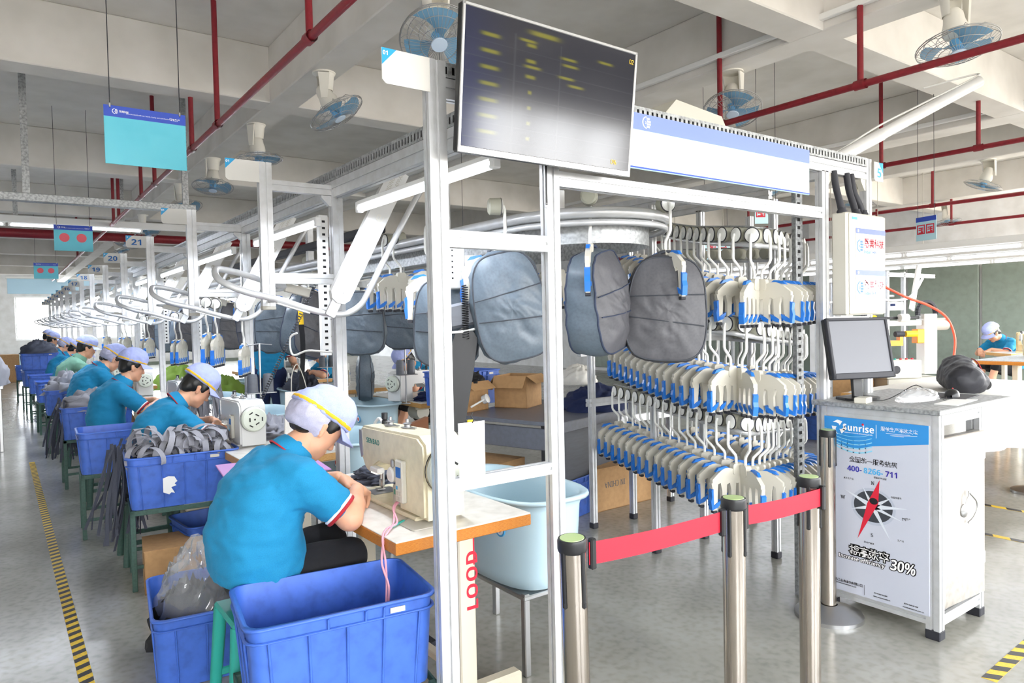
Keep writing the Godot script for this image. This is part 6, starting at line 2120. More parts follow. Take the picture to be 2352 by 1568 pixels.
func carton(called: String, at: Vector3, s: Vector3, turn: float, label: String, flaps := true, mark := "") -> void:
	var o := thing(called, label, "carton", at, "", turn)
	var t := 0.006
	part(B.new().span(V(-s.x / 2, 0, -s.z / 2), V(s.x / 2, t, s.z / 2)), "bottom", M.card_in, o)
	for q in [[V(-s.x / 2, 0, -s.z / 2), V(-s.x / 2 + t, s.y, s.z / 2)], [V(s.x / 2 - t, 0, -s.z / 2), V(s.x / 2, s.y, s.z / 2)], [V(-s.x / 2, 0, -s.z / 2), V(s.x / 2, s.y, -s.z / 2 + t)], [V(-s.x / 2, 0, s.z / 2 - t), V(s.x / 2, s.y, s.z / 2)]]:
		part(B.new().span(q[0], q[1], 0.001), "side", M.card, o)
	if flaps:
		for q in [[1.0, 0, 0.7], [-1.0, 0, 0.9], [0, 1.0, 0.5], [0, -1.0, 0.8]]:
			var out: Vector3 = V(q[0], 0, q[1])
			var al: Vector3 = V(q[1], 0, q[0]).abs()
			var L: float = s.x * absf(q[1]) + s.z * absf(q[0])
			var e: Vector3 = V(out.x * s.x / 2, s.y, out.z * s.z / 2)
			var w := minf(s.x, s.z) * 0.42
			var tip: Vector3 = e + out * w * cos(q[2]) * 0.8 - V(0, w * sin(q[2]), 0)
			part(B.new().sheet(1, 3, func(u, v): return e.lerp(tip, v) + al * (u - 0.5) * L * (1.0 - 0.05 * v), 0.005), "flap", M.card, o)
	else:
		part(B.new().span(V(-s.x / 2, s.y, -s.z / 2), V(s.x / 2, s.y + t, s.z / 2)), "top", M.card, o)
	if mark:
		text(mark, 0.05, M.grey_panel, o, face_x(V(-s.x / 2 - 0.0005, s.y * 0.7, 0.0)) * Transform3D(Basis(Vector3.BACK, PI), Vector3.ZERO), bold)

func coil(called: String, a: Vector3, b: Vector3, r: float, turns: int, mat: Material, label: String) -> void:
	var pts := []
	var d := (b - a).normalized()
	var n1 := d.cross(Vector3.RIGHT).normalized()
	var n2 := d.cross(n1)
	for k in turns * 8 + 1:
		var w := TAU * k / 8.0
		pts.append(a.lerp(b, float(k) / (turns * 8)) + (n1 * cos(w) + n2 * sin(w)) * r)
	solo(B.new().tube(pts, 0.0028, 4), called, mat, label, "cable")

func floor_tape(called: String, a: Vector3, b: Vector3, w: float, step: float, label: String) -> void:
	var o := thing(called, label, "floor tape", a, "hazard tapes on the floor")
	var d := (b - a).normalized()
	var n := V(-d.z, 0, d.x)
	var L := a.distance_to(b)
	part(B.new().box(d * L / 2 + V(0, 0.0006, 0), V(w, 0.0012, L), Basis(n, Vector3.UP, -d)), "yellow_tape", M.tape_y, o)
	var k := 0
	var s := B.new()
	while k * step < L - step:
		var q := k * step
		s.quad(d * q - n * w / 2 + V(0, 0.0016, 0), d * (q + step * 0.5) - n * w / 2 + V(0, 0.0016, 0), d * (q + step * 0.5 + w * 0.5) + n * w / 2 + V(0, 0.0016, 0), d * (q + w * 0.5) + n * w / 2 + V(0, 0.0016, 0))
		k += 1
	part(s, "black_stripe", M.tape_k, o).set_meta("kind", "stuff")

const NTH := ["nearest", "second", "third", "fourth", "fifth", "sixth", "seventh", "eighth"]

func work_places() -> void:
	# left row: tables, machines, tubs
	var t0 := make_table("white topped sewing table with orange wood edge, nearest, behind the first portal post", M.table_top, M.ply)
	t0.position = V(1.362, 0, -2.76)
	text("LOOD", 0.05, M.ink_red, t0, Transform3D(Basis(Vector3.BACK, PI / 2), V(0.082, 0.5, 0.4733)), bold, "sprayed_letters", 1.25)
	part(B.new().span(V(0.088, 0.56, 0.4726), V(0.094, 0.68, 0.4734)), "red_streak", M.ink_red, t0)
	for k in 7:
		var z: float = [-4.55, -6.65, -8.75, -10.8, -12.8, -14.7, -16.5][k]
		var t := make_table("sewing table with pale wood edge on the left side of the line, %s behind the nearest one" % ORD[k], M.table_top, M.ply_light) if k == 0 else dup(work_t, Vector3.ZERO, 0.0, "sewing table with pale wood edge on the left side of the line, %s behind the nearest one" % ORD[k])
		t.position = V(1.362, 0, z)
		work_t = t
	for k in 4:
		dup(work_t, V(3.42, 0, -6.35 - 1.8 * k), PI, "sewing table with pale wood edge on the far side of the line, %s from the front" % ORD[k])
	var m0 := make_machine("sewing_machine", "cream lockstitch sewing machine with blue display, nearest, in front of the bent woman", M.cream, "SENBAO")
	m0.position = V(1.335, 0.749, -2.57)
	m0.scale = V(1.1, 1.13, 1.12)
	var m1 := make_machine("sewing_machine", "white lockstitch sewing machine with slotted hand wheel facing the camera, second in the row", M.gloss_white, "")
	m1.position = V(1.25, 0.749, -4.72)
	for q in [[V(1.28, 0.749, -6.75), 0.0, "white sewing machine beside the bare-necked man, third in the left row"], [V(1.28, 0.749, -8.9), 0.0, "white sewing machine, fourth in the left row"], [V(1.28, 0.749, -11.0), 0.0, "white sewing machine before the worker in green"], [V(3.22, 0.749, -6.15), -1.15, "white machine on the far side, needle end to the right, below the hanging bags"], [V(3.25, 0.749, -7.95), PI - 0.5, "white sewing machine second on the far side of the line"], [V(3.25, 0.749, -9.7), PI - 0.5, "white sewing machine third on the far side of the line"]]:
		dup(m1, q[0], q[1], q[2])
	var tub := make_tub("pale blue plastic tub with thick white rim beside the nearest table")
	tub.position = V(1.88, 0, -2.66)
	for q in [[V(1.9, 0, -4.5), "pale blue tub behind the second machine"], [V(1.9, 0, -6.35), "pale blue tub third along the spine"], [V(1.9, 0, -8.1), "pale blue tub fourth along the spine"], [V(2.84, 0, -6.3), "pale blue tub with round label in front of the white machine on the far side"], [V(2.84, 0, -8.1), "pale blue tub full of grey cut pieces, second on the far side"], [V(2.84, 0, -9.9), "pale blue tub third on the far side"]]:
		dup(tub, q[0], 0.0, q[1])
	# thread stands
	for q in [[V(3.02, 0.749, -5.85), "tall thread stand with dark cones before the white machine on the far side"], [V(1.5, 0.749, -5.15), "thread stand with dark cones behind the second machine"], [V(2.95, 0.749, -7.6), "thread stand with cones second on the far side"]]:
		var o := thing("thread_stand", q[1], "thread stand", q[0], "thread stands")
		part(B.new().rod(V(0, 0, 0), V(0, 0.62, 0), 0.008, 8), "pole", M.steel, o)
		part(B.new().lathe(Transform3D.IDENTITY, [Vector2(0.0, 0.0), Vector2(0.04, 0.0), Vector2(0.04, 0.006), Vector2(0.0, 0.008)], 14), "base", M.steel, o)
		part(B.new().box(V(0, 0.27, 0), V(0.2, 0.006, 0.11), Basis.IDENTITY, 0.002), "tray", M.steel, o)
		part(B.new().tube([V(-0.09, 0.61, 0), V(0.0, 0.62, 0), V(0.09, 0.61, 0)], 0.004, 6), "guide", M.steel, o)
		cone_thread(o, V(0.055, 0.273, 0), M.grey_panel)
		cone_thread(o, V(-0.055, 0.273, 0), M.grey_panel)
	# crates, stands, heaps
	var c0 := make_crate("big empty blue crate in the foreground on a rusty green stand")
	c0.position = V(0.885, 0.296, -2.30)
	c0.rotation.y = -0.14
	stand(V(0.885, 0, -2.30), 0.294, 0.6, 0.42, -0.14, "low rusty green stand under the foreground crate")
	part(B.new().span(V(0.14, 0.262, 0.2035), V(0.19, 0.279, 0.2065)), "cream_sticker", M.box_cream, c0)
	var c1 := dup(c0, V(0.70, 0.002, -3.44), 1.45, "blue crate standing on the floor at the left, holding a clear bag of dark pieces")
	var wg := B.new()
	glyph(wg, "包道", Vector2(-0.06, 0.09), 0.07, 0.006, 1.1, 0.0)
	var wm := part(wg, "chalk_marks", M.ink_white, c1)
	wm.transform = Transform3D(Basis(V(0, 0, 1), V(1, 0, 0) * -1.0, V(0, 1, 0)).inverse() if false else Basis(Vector3.UP, PI / 2) * Basis(Vector3.BACK, PI / 2), V(0.292, 0.13, 0.02))
	dup(c0, V(0.87, 0.462, -4.66), -0.1, "blue crate with a torn white label, heaped with grey ribbons")
	stand(V(0.87, 0, -4.66), 0.46, 0.58, 0.4, -0.1, "green stand under the crate of grey ribbons")
	var lb := B.new().prism(Transform3D(Basis(Vector3.UP, -0.1), V(0.76, 0.6, -4.444)), PackedVector2Array([Vector2(-0.03, -0.045), Vector2(0.0, -0.06), Vector2(0.012, -0.05), Vector2(0.03, -0.055), Vector2(0.012, -0.02), Vector2(0.04, -0.012), Vector2(0.03, 0.0), Vector2(0.045, 0.012), Vector2(0.03, 0.04), Vector2(0.0, 0.045), Vector2(-0.03, 0.035)]), 0.0, 0.001)
	solo(lb, "torn_label", M.paper, "torn white paper label stuck on the ribbon crate", "label")
	for q in [[V(0.73, 0.462, -6.02), -0.05, "empty blue crate with dark scuffs behind the ribbon crate"], [V(0.74, 0.462, -8.0), 0.0, "blue crate with grey pieces hanging over its edge, next to the bare-necked man"], [V(0.72, 0.462, -10.4), 0.0, "blue crate with a tangle of grey pieces, near the worker in green"], [V(0.70, 0.462, -12.3), 0.05, "blue crate on a stand before two workers in turquoise"], [V(0.66, 0.462, -14.1), 0.0, "blue crate with clear wrapped parcels far down the row"], [V(0.62, 0.462, -16.0), 0.1, "blue crate far down the row under dark bags"], [V(0.6, 0.77, -16.0), 0.0, "blue crate stacked on another far down the row"], [V(0.55, 0.462, -18.2), 0.0, "farthest blue crate of the left row"]]:
		dup(c0, q[0], q[1], q[2])
		if q[0].y < 0.5:
			stand(V(q[0].x, 0, q[0].z), 0.46, 0.58, 0.4, q[1], "green stand under the %s" % q[2].replace("with ", "holding ").left(60).get_slice(",", 0))
	dup(c0, V(3.45, 0.002, -4.2), 0.3, "blue crate on the floor under the grey desk")
	dup(c0, V(1.15, 0.002, -4.75), 0.1, "blue crate on the floor beside the open carton")
	for q in [[8.05, 0.002, -4.8, "blue crate on the floor behind the yellow rolled machine"], [3.0, 0.002, -7.2, "dark blue crate on the floor behind the far tub"], [3.35, 0.76, -5.4, "blue crate on the desk below a sheet of cardboard"]]:
		dup(c0, V(q[0], q[1], q[2]), 0.2, q[3])
	ribbons("ribbon_heap", V(0.87, 0.74, -4.66), V(0.58, 0.2, 0.42), 85, "heap of shiny grey ribbons in the second crate", 0.034, 5, M.scrap_light)
	strands("strap_bundle", V(0.6, 0.77, -4.9), 46, 0.62, V(0.16, 0.06, 0.3), "bundle of grey straps hanging over the ribbon crate's left end", 6, M.scrap)
	strands("strap_bundle", V(0.5, 0.8, -8.05), 40, 0.6, V(0.14, 0.05, 0.3), "bundle of grey straps hanging from the crate by the bare-necked man", 8, M.scrap)
	strands("strap_fan", V(1.32, 1.0, -6.2), 60, 0.34, V(0.3, 0.0, 0.34), "fan of pale grey straps on the table before the bare-necked man", 9, M.scrap_light, 0.022)
	crumple("fabric_heap", V(0.74, 0.70, -8.0), V(0.55, 0.16, 0.42), M.scrap_light, "heap of grey pieces in the crate by the bare-necked man", "fabric", 0.3, 12, "grey fabric heaps")
	crumple("fabric_heap", V(0.72, 0.70, -10.4), V(0.55, 0.2, 0.42), M.scrap_light, "tangle of grey pieces in the crate near the worker in green", "fabric", 0.35, 13, "grey fabric heaps")
	crumple("fabric_heap", V(0.6, 1.07, -16.0), V(0.55, 0.2, 0.5), M.scrap, "dark bag lying on the stacked crates far down the row", "fabric", 0.2, 14, "grey fabric heaps")
	crumple("dark_pieces", V(0.68, 0.10, -3.43), V(0.36, 0.2, 0.46), M.shorts, "dark cut pieces inside the clear bag in the floor crate", "fabric", 0.25, 15)
	crumple("plastic_bag", V(0.70, 0.13, -3.43), V(0.36, 0.34, 0.48), M.film, "clear plastic bag bulging out of the crate on the floor", "bag", 0.16, 16)
	carton("carton", V(0.80, 0.0, -4.55), V(0.34, 0.24, 0.34), -0.12, "open brown carton on the floor under the ribbon crate", false)
	# stools
	var s0 := make_stool("stool", "turquoise plastic stool under the nearest woman", M.turq, null, 0.43)
	s0.position = V(0.79, 0, -2.76)
	var s1 := make_stool("stool", "dark stool with black cushion under the woman at the second machine", M.stool_green, M.shorts, 0.4)
	s1.position = V(0.76, 0, -5.15)
	for q in [[-7.0, "dark stool with black cushion under the bare-necked man"], [-9.16, "dark stool under the woman with the puffed cap"], [-11.2, "dark stool under the worker in green"], [-13.1, "dark stool under the worker behind the one in green"], [-14.9, "dark stool under the second worker behind the one in green"], [-16.5, "dark stool third behind the worker in green"], [-18.7, "dark stool last but one by the far window"], [-20.6, "dark stool last by the far window"], [-9.95, "dark stool under the half hidden woman"]]:
		dup(s1, V(0.72, 0, q[0]), 0.0, q[1])
	for q in [[V(3.87, 0, -6.9), "dark stool under the worker behind the white machine"], [V(3.87, 0, -9.6), "dark stool under the worker beside the tall post"], [V(3.87, 0, -12.2), "dark stool on the far side, farthest"]]:
		dup(s1, q[0], 0.0, q[1])
	# on the near tables
	solo(B.new().box(V(0, 0, 0), V(0.5, 0.008, 0.46), Basis(Vector3.UP, -0.12), 0.002), "pink_board", M.pink_board, "lilac board lying between the two nearest tables", "board", V(1.13, 0.757, -3.72))
	crumple("cut_pieces", V(1.48, 0.75, -3.1), V(0.26, 0.05, 0.3), M.scrap, "dark grey cut pieces behind the needle of the nearest machine", "fabric", 0.45, 21)
	crumple("cut_pieces", V(1.2, 0.765, -3.75), V(0.16, 0.06, 0.22), M.shorts, "small black heap on the lilac board", "fabric", 0.3, 22)
	crumple("cut_pieces", V(1.5, 0.75, -4.9), V(0.3, 0.08, 0.6), M.scrap_light, "grey cut pieces beside the second machine", "fabric", 0.45, 23)
	crumple("cut_pieces", V(2.84, 0.66, -8.1), V(0.34, 0.2, 0.6), M.scrap, "grey pieces filling the second tub on the far side", "fabric", 0.4, 24)
	crumple("cut_pieces", V(3.35, 0.75, -5.95), V(0.3, 0.06, 0.24), M.navy, "navy gathered cloth on the far table by the first post", "fabric", 0.4, 25)
	crumple("green_sack", V(2.2, 0.35, -9.4), V(0.9, 0.5, 0.9), M.green_bin, "green cloth sack between the tables", "sack", 0.08, 26, "green sacks")
	crumple("green_sack", V(2.1, 0.35, -11.2), V(0.9, 0.55, 0.9), M.green_bin, "green cloth sack farther back between the tables", "sack", 0.08, 27, "green sacks")
	var pc := B.new()
	for w in 2:
		var pts := [V(1.245, 0.80, -2.5), V(1.2, 0.79, -2.45), V(1.16, 0.762, -2.36), V(1.10, 0.758, -2.3), V(1.068, 0.74, -2.27), V(1.062, 0.66, -2.26), V(1.07, 0.58, -2.25), V(1.06, 0.5, -2.24)]
		for k in pts.size():
			pts[k] += V(0.006 * sin(k * 2.1 + w * 3.1), 0.004 * (w if k > 2 else 0), 0.008 * cos(k * 2.1 + w * 3.1))
		pc.tube(smooth_path(pts, 6), 0.004, 6)
	solo(pc, "twisted_cord", col("#e6a5b4", 0.7), "twisted pink cord hanging over the edge of the nearest table", "cord")
	var sc := thing("thread_snips", "small steel thread snips with green grip on the nearest table", "snips", V(1.17, 0.752, -2.36), "", 0.6)
	part(B.new().box(V(0, 0.004, 0), V(0.09, 0.005, 0.012), Basis.IDENTITY, 0.002), "grip", M.turq, sc)
	part(B.new().prism(Transform3D(Basis(Vector3.RIGHT, Vector3.FORWARD, Vector3.UP), V(0.045, 0.003, 0)), PackedVector2Array([Vector2(0, -0.005), Vector2(0.045, 0), Vector2(0, 0.005)]), 0.0, 0.002), "blade", M.steel, sc)
	solo(B.new().box(V(0, 0, 0), V(0.07, 0.002, 0.035), Basis(Vector3.UP, 0.5)), "grey_swatch", M.scrap, "dark grey cloth swatch by the woman's left hand", "swatch", V(1.22, 0.751, -3.0))
	# brown board behind the nearest machine, black shroud, cables
	solo(B.new().prism(Transform3D(Basis(Vector3.UP, 0.35), V(0, 0, 0)), PackedVector2Array([Vector2(-0.1, 0), Vector2(0.12, 0), Vector2(0.12, 0.27), Vector2(0.0, 0.25)]), -0.012, 0.012), "brown_cover", M.brown, "brown leather-like cover leaning behind the nearest machine", "cover", V(1.62, 0.752, -3.1))
	var kn := thing("black_shroud", "flat black shield with a bent outline hanging behind the first portal post", "shield", V(1.69, 1.0, -2.72), "", -0.5)
	part(B.new().prism(Transform3D.IDENTITY, PackedVector2Array([Vector2(-0.06, 0.0), Vector2(0.0, 0.0), Vector2(0.055, 0.3), Vector2(0.07, 0.42), Vector2(0.055, 0.45), Vector2(0.0, 0.47), Vector2(-0.03, 0.44), Vector2(-0.085, 0.27), Vector2(-0.08, 0.22), Vector2(-0.045, 0.17)]), -0.012, 0.012), "shield", M.black, kn)
	part(B.new().box(V(-0.04, 0.52, -0.05), V(0.22, 0.11, 0.1), Basis(Vector3.BACK, 0.2), 0.012), "grey_housing", M.grey_panel, kn)
	part(B.new().lathe(Transform3D(Basis.IDENTITY, V(-0.12, -0.05, -0.02)), [Vector2(0.0, 0), Vector2(0.026, 0), Vector2(0.028, 0.18), Vector2(0.022, 0.2), Vector2(0.0, 0.205)], 16), "teal_thread_cone", M.turq, kn)
	part(B.new().box(V(0.03, 0.02, 0.02), V(0.03, 0.07, 0.012), Basis.IDENTITY, 0.004), "yellow_tag", M.yellow, kn)
	var tb := thing("terminal_box", "white terminal box with rows of holes behind the first portal post", "terminal", V(1.78, 1.66, -2.86), "", 0.1)
	part(B.new().box(V(-0.05, 0.1, 0), V(0.12, 0.22, 0.05), Basis.IDENTITY, 0.006), "panel", M.white, tb)
	part(B.new().box(V(0.06, 0.07, 0.01), V(0.1, 0.16, 0.06), Basis.IDENTITY, 0.008), "case", M.gloss_white, tb)
	var ho := B.new()
	for k in 12:
		ho.box(V(-0.085 + 0.018 * (k % 2), 0.04 + 0.026 * (k / 2), 0.0255), V(0.009, 0.007, 0.002))
	part(ho, "terminal_hole", M.dark, tb).set_meta("kind", "stuff")
	solo(B.new().tube(smooth_path([V(1.86, 1.70, -2.82), V(1.91, 1.66, -2.78), V(1.88, 1.55, -2.74), V(1.8, 1.48, -2.7), V(1.7, 1.455, -2.7), V(1.62, 1.45, -2.72)], 6), 0.006, 8), "white_hose", M.cable_white, "white hose curving in front of the first hanging backpack", "cable")
	coil("coiled_cable", V(1.70, 1.66, -2.7), V(1.70, 1.42, -2.7), 0.014, 22, M.black, "black coiled cable hanging below the terminal box")
	coil("coiled_cable", V(1.53, 1.74, -4.09), V(1.36, 1.02, -4.66), 0.011, 46, M.rubber, "long grey coiled cable slanting down beside the black strap")
	solo(B.new().tube(smooth_path([V(1.6, 1.5, -3.9), V(1.63, 1.42, -3.9), V(1.58, 1.34, -3.95), V(1.48, 1.345, -4.1), V(1.42, 1.32, -4.2), V(1.42, 1.42, -4.24), V(1.45, 1.45, -4.2)], 6), 0.006, 8), "white_hose", M.cable_white, "white hose hanging under the nearest loop rail", "cable")
	var bs := thing("black_strap", "black strap with yellow tag hanging from the nearest loop rail over a white cloth bag", "strap", V(1.52, 1.0, -4.33))
	part(B.new().sheet(2, 8, func(u, v): return V((u - 0.5) * 0.032 + 0.006 * sin(v * 5.0), 0.5 - v * 0.5, 0.008 * sin(v * 7.0 + u)), 0.003), "strap", M.shorts, bs)
	part(B.new().box(V(0.0, 0.555, 0.0), V(0.032, 0.12, 0.004), Basis(Vector3.BACK, 0.04), 0.001), "yellow_tag", M.yellow, bs)
	part(B.new().rod(V(0, 0.61, 0), V(0, 0.66, 0.05), 0.003, 5), "hook", M.steel, bs)
	var wb := thing("cloth_bag", "flat white cloth bag with cord handles hanging by the black strap", "bag", V(1.45, 0.80, -4.2))
	part(B.new().sheet(4, 6, func(u, v): return V((u - 0.5) * (0.17 + 0.04 * v), 0.3 - 0.3 * v, 0.012 * sin(u * 6.0 + v * 2.0)), 0.012), "bag", M.cloth_white, wb)
	part(B.new().tube(smooth_path([V(-0.05, 0.28, 0.01), V(-0.04, 0.4, 0.0), V(0.0, 0.46, -0.02), V(0.03, 0.38, 0), V(0.05, 0.28, 0.01)], 5), 0.003, 5), "handle", M.grey_plastic, wb)

func bags() -> void:
	var light := make_bag("backpack", 3, M.bag, M.piping)
	light.position = V(1.83, 1.80, -2.62)
	light.rotation = V(0.05, -0.5, 0.2)
	light.scale = V(0.97, 1.05, 1.0)
	tag(light, "light grey backpack body hanging tilted behind the portal, left one of the nearest three", "backpack", "grey backpacks on the conveyor")
	var mid := make_bag("backpack", 8, M.bag_dark, M.bag_navy)
	mid.position = V(2.2, 1.80, -2.40)
	mid.rotation = V(0.0, 0.35, 0.22)
	mid.scale = V(1.0, 1.0, 1.3)
	tag(mid, "grey backpack seen edgeways with navy side, crossed by the second portal post", "backpack", "grey backpacks on the conveyor")
	mid.get_node("gusset").material_override = M.bag
	mid.get_node("back_panel").material_override = M.bag_navy
	var big := make_bag("backpack", 14, M.bag_dark, M.piping)
	big.position = V(2.56, 1.775, -2.27)
	big.rotation = V(0, -0.72, -0.06)
	big.scale = V(1.08, 1.04, 1.0)
	tag(big, "dark grey backpack hanging before the clamp racks, right one of the nearest three", "backpack", "grey backpacks on the conveyor")
	for q in [[V(1.885, 2.02, -2.66), -0.45 + PI / 2, "nearest left backpack"], [V(2.2, 2.05, -2.41), 0.75 + PI / 2, "edgeways backpack"], [V(2.56, 2.03, -2.26), -0.3, "dark backpack before the racks"]]:
		hang(q[0], V(sin(q[1]), 0, cos(q[1])), "clamp hanger gripping the %s" % q[2], "clamp hangers holding backpacks")
	var spots := [[light, V(2.78, 1.74, -5.4), -0.55, 0.0, 1.0, "light grey backpack with flap seam left of the first portal post"], [light, V(2.1, 1.72, -4.72), -0.55, 0.0, 0.95, "grey backpack half hidden behind the spine post"], [mid, V(2.06, 1.76, -5.6), 0.5, -0.25, 1.15, "dark navy backpack swinging under the nearest loop rail"], [light, V(2.03, 1.74, -6.5), -0.3, 0.05, 1.05, "grey backpack behind the yellow tag"],
		[mid, V(2.03, 1.76, -7.2), -0.9, 0.2, 1.1, "dark backpack left of the yellow tag"], [big, V(2.03, 1.74, -8.0), 0.4, 0.0, 1.05, "dark backpack above the standing person"], [light, V(2.03, 1.72, -8.9), -0.5, 0.1, 1.1, "grey backpack beyond the standing person"], [mid, V(2.03, 1.74, -10.0), 0.3, -0.1, 1.2, "dark backpack above the row of caps"], [light, V(2.03, 1.7, -11.4), -0.4, 0.05, 1.2, "grey backpack near the small clamp group"], [big, V(2.03, 1.72, -13.0), 0.2, 0.0, 1.2, "dark backpack far along the conveyor"], [light, V(1.75, 1.70, -2.95), -0.6, 0.0, 0.9, "grey backpack behind the terminal box"], [light, V(2.95, 1.2, -6.6), 1.2, 0.1, 1.0, "grey backpack hanging low beside the far white machine"]]
	for k in spots.size():
		var q: Array = spots[k]
		var d := dup(q[0], q[1], 0.0, q[5])
		d.rotation = V(0, q[2], q[3])
		d.scale = V(1, 1, 1) * q[4]
		if q[1].y > 1.5:
			hang(V(q[1].x, q[1].y + 0.25, q[1].z), V(sin(q[2] + 1.57), 0, cos(q[2] + 1.57)), "clamp hanger gripping the %s" % q[5].get_slice(" left", 0).get_slice(" half", 0).get_slice(" swinging", 0) if k > 0 else "clamp hanger gripping the light grey backpack left of the first post", "clamp hangers holding backpacks")
	# empty hangers waiting on the loop rails
	for q in [[V(1.43, 1.585, -5.30), "single clamp hanger at the low bend of the second loop rail"], [V(1.2, 1.672, -5.37), "left one of two clamp hangers side by side on the second loop rail"], [V(1.26, 1.66, -5.36), "right one of two clamp hangers side by side on the second loop rail"]]:
		hang(q[0], V(-0.45, 0, 0.89), q[1], "clamp hangers on the loop rails")
	for q in [[2.84, -3.4, "front"], [2.84, -3.55, "second"], [2.02, -3.55, "left front"], [2.02, -3.95, "left second"], [2.02, -4.1, "left third"], [2.84, -4.3, "third"], [2.84, -4.45, "fourth"]]:
		hang(V(q[0] - 0.03, 2.02, q[1]), V(-1, 0, 0), "empty clamp hanger waiting on the main conveyor, %s one" % q[2], "clamp hangers on the main conveyor")
	for k in 7:
		hang(V(1.33 + 0.045 * (k % 2), 1.6, zst(3 + k / 2) + 0.1 - 0.0 * k), V(-0.45, 0, 0.89), "clamp hanger on the %s loop rail from the front, %s of two" % [ORD[2 + k / 2], ["left", "right"][k % 2]], "clamp hangers on the loop rails")

func right_side() -> void:
	# grey desk with panels behind the racks
	var d := thing("grey_desk", "grey office desk with dark side panel behind the second portal post", "desk", V(3.62, 0, -4.54), "", 0.295)
	part(B.new().box(V(0, 0.742, 0), V(1.2, 0.03, 1.05), Basis.IDENTITY, 0.004), "top", M.grey_desk, d)
	part(B.new().box(V(0, 0.71, 0.517), V(1.2, 0.06, 0.015), Basis.IDENTITY, 0.003), "front_edge", M.grey_desk, d)
	part(B.new().box(V(0.06, 0.4, 0.45), V(1.0, 0.62, 0.018), Basis.IDENTITY, 0.003), "front_panel", M.grey_panel, d)
	for z in [-0.4, 0.4]:
		part(B.new().box(V(-0.55, 0.36, z), V(0.04, 0.7, 0.06), Basis(Vector3.RIGHT, 0.1 * signf(z)), 0.004), "leg", M.grey_desk, d)
		part(B.new().box(V(0.55, 0.36, z), V(0.04, 0.7, 0.06), Basis.IDENTITY, 0.004), "leg", M.grey_desk, d)
	for y in [0.62, 0.3]:
		part(B.new().box(V(-0.55, y, 0), V(0.02, 0.16, 0.8), Basis.IDENTITY, 0.004), "side_plate", M.grey_desk, d)
	part(B.new().lathe(Transform3D(Basis.IDENTITY, V(-0.22, 0.756, 0.2)), [Vector2(0.04, 0), Vector2(0.04, 0.004), Vector2(0.028, 0.005)], 18), "cable_ring", M.cloth_white, d)
	carton("carton", V(3.12, 0.757, -5.02), V(0.3, 0.24, 0.3), 0.3, "open carton with black cloth on top, left on the grey desk")
	carton("carton", V(3.62, 0.757, -4.92), V(0.32, 0.27, 0.3), 0.5, "taller open carton with flaps out, right on the grey desk")
	crumple("black_cloth", V(3.12, 0.98, -5.02), V(0.34, 0.09, 0.3), M.shorts, "black cloth piled on the left carton", "fabric", 0.3, 41)
	crumple("garment_pile", V(3.95, 0.757, -4.3), V(0.55, 0.17, 0.5), M.navy, "pile of dark navy garments at the right end of the grey desk", "fabric", 0.16, 42)
	crumple("white_cloth", V(3.98, 0.95, -4.55), V(0.34, 0.14, 0.3), M.cloth_white, "white cloth draped over a roll behind the garments", "cloth", 0.12, 43)
	carton("carton", V(4.02, 0.0, -4.2), V(0.72, 0.33, 0.36), 0.02, "large closed carton lying under the racks with upside-down print", false)
	var o: Node3D = get_child(get_child_count() - 1)
	text("IN CHINA", 0.045, M.grey_panel, o, Transform3D(Basis(Vector3.BACK, PI), V(-0.14, 0.2, 0.1805)), sans, "lettering", 0.85)
	carton("carton", V(3.05, 0.0, -4.55), V(0.4, 0.42, 0.4), 0.3, "carton standing under the left end of the grey desk", false)
	var rl := thing("white_lamp_arm", "white lamp head on an arm lying over the blue crate on the desk", "lamp", V(3.1, 0.83, -4.72), "", 0.5)
	part(B.new().rod(V(-0.16, 0.0, 0), V(0.06, 0.035, 0), 0.008, 8), "arm", M.white, rl)
	part(B.new().lathe(Transform3D(Basis(Vector3.RIGHT, 1.2), V(0.08, 0.035, 0)), [Vector2(0.0, -0.03), Vector2(0.035, -0.02), Vector2(0.038, 0.02), Vector2(0.0, 0.03)], 16), "head", M.gloss_white, rl)
	# cloth-covered table with the camera bag
	var t := thing("cloth_table", "trestle table covered by a white cloth behind the console", "table", V(7.1, 0, -2.85))
	part(B.new().box(V(0, 0.775, 0), V(2.1, 0.03, 1.05), Basis.IDENTITY, 0.004), "board", M.ply_light, t)
	for x in [-0.85, 0.85]:
		for z in [-0.4, 0.4]:
			part(B.new().box(V(x, 0.38, z), V(0.06, 0.76, 0.04), Basis(Vector3.RIGHT, 0.12 * signf(z)), 0.004), "leg", M.ply_light, t)
		part(B.new().box(V(x, 0.22, 0), V(0.04, 0.05, 0.8), Basis.IDENTITY, 0.004), "leg_rail", M.ply_light, t)
	var rows := []
	for q in [[0.0, 0.8], [0.96, 0.8], [1.0, 0.795], [1.02, 0.775], [1.05, 0.6], [1.08, 0.36]]:
		var row := []
		for k in 96:
			var a := TAU * k / 96.0
			var e: float = pow(pow(absf(cos(a)), 8.0) + pow(absf(sin(a)), 8.0), -1.0 / 8.0)
			var fold: float = 0.03 * sin(a * 17.0) * clampf((0.79 - q[1]) * 3.0, 0, 1)
			row.append(V(cos(a) * e * (1.06 * q[0] + fold), q[1] + (0.03 * sin(a * 5.0) if q[1] < 0.5 else 0.0), -sin(a) * e * (0.54 * q[0] + fold)))
		rows.append(row)
	var cl := B.new()
	cl.grid(rows, false, true)
	solo(cl, "table_cloth", M.cloth_white, "white cloth hanging over the trestle table", "tablecloth", V(7.1, 0, -2.85))
	var bp := thing("camera_bag", "black camera backpack with red piping lying on the white cloth", "backpack", V(6.78, 0.803, -2.7), "", 0.55)
	var f := F.new()
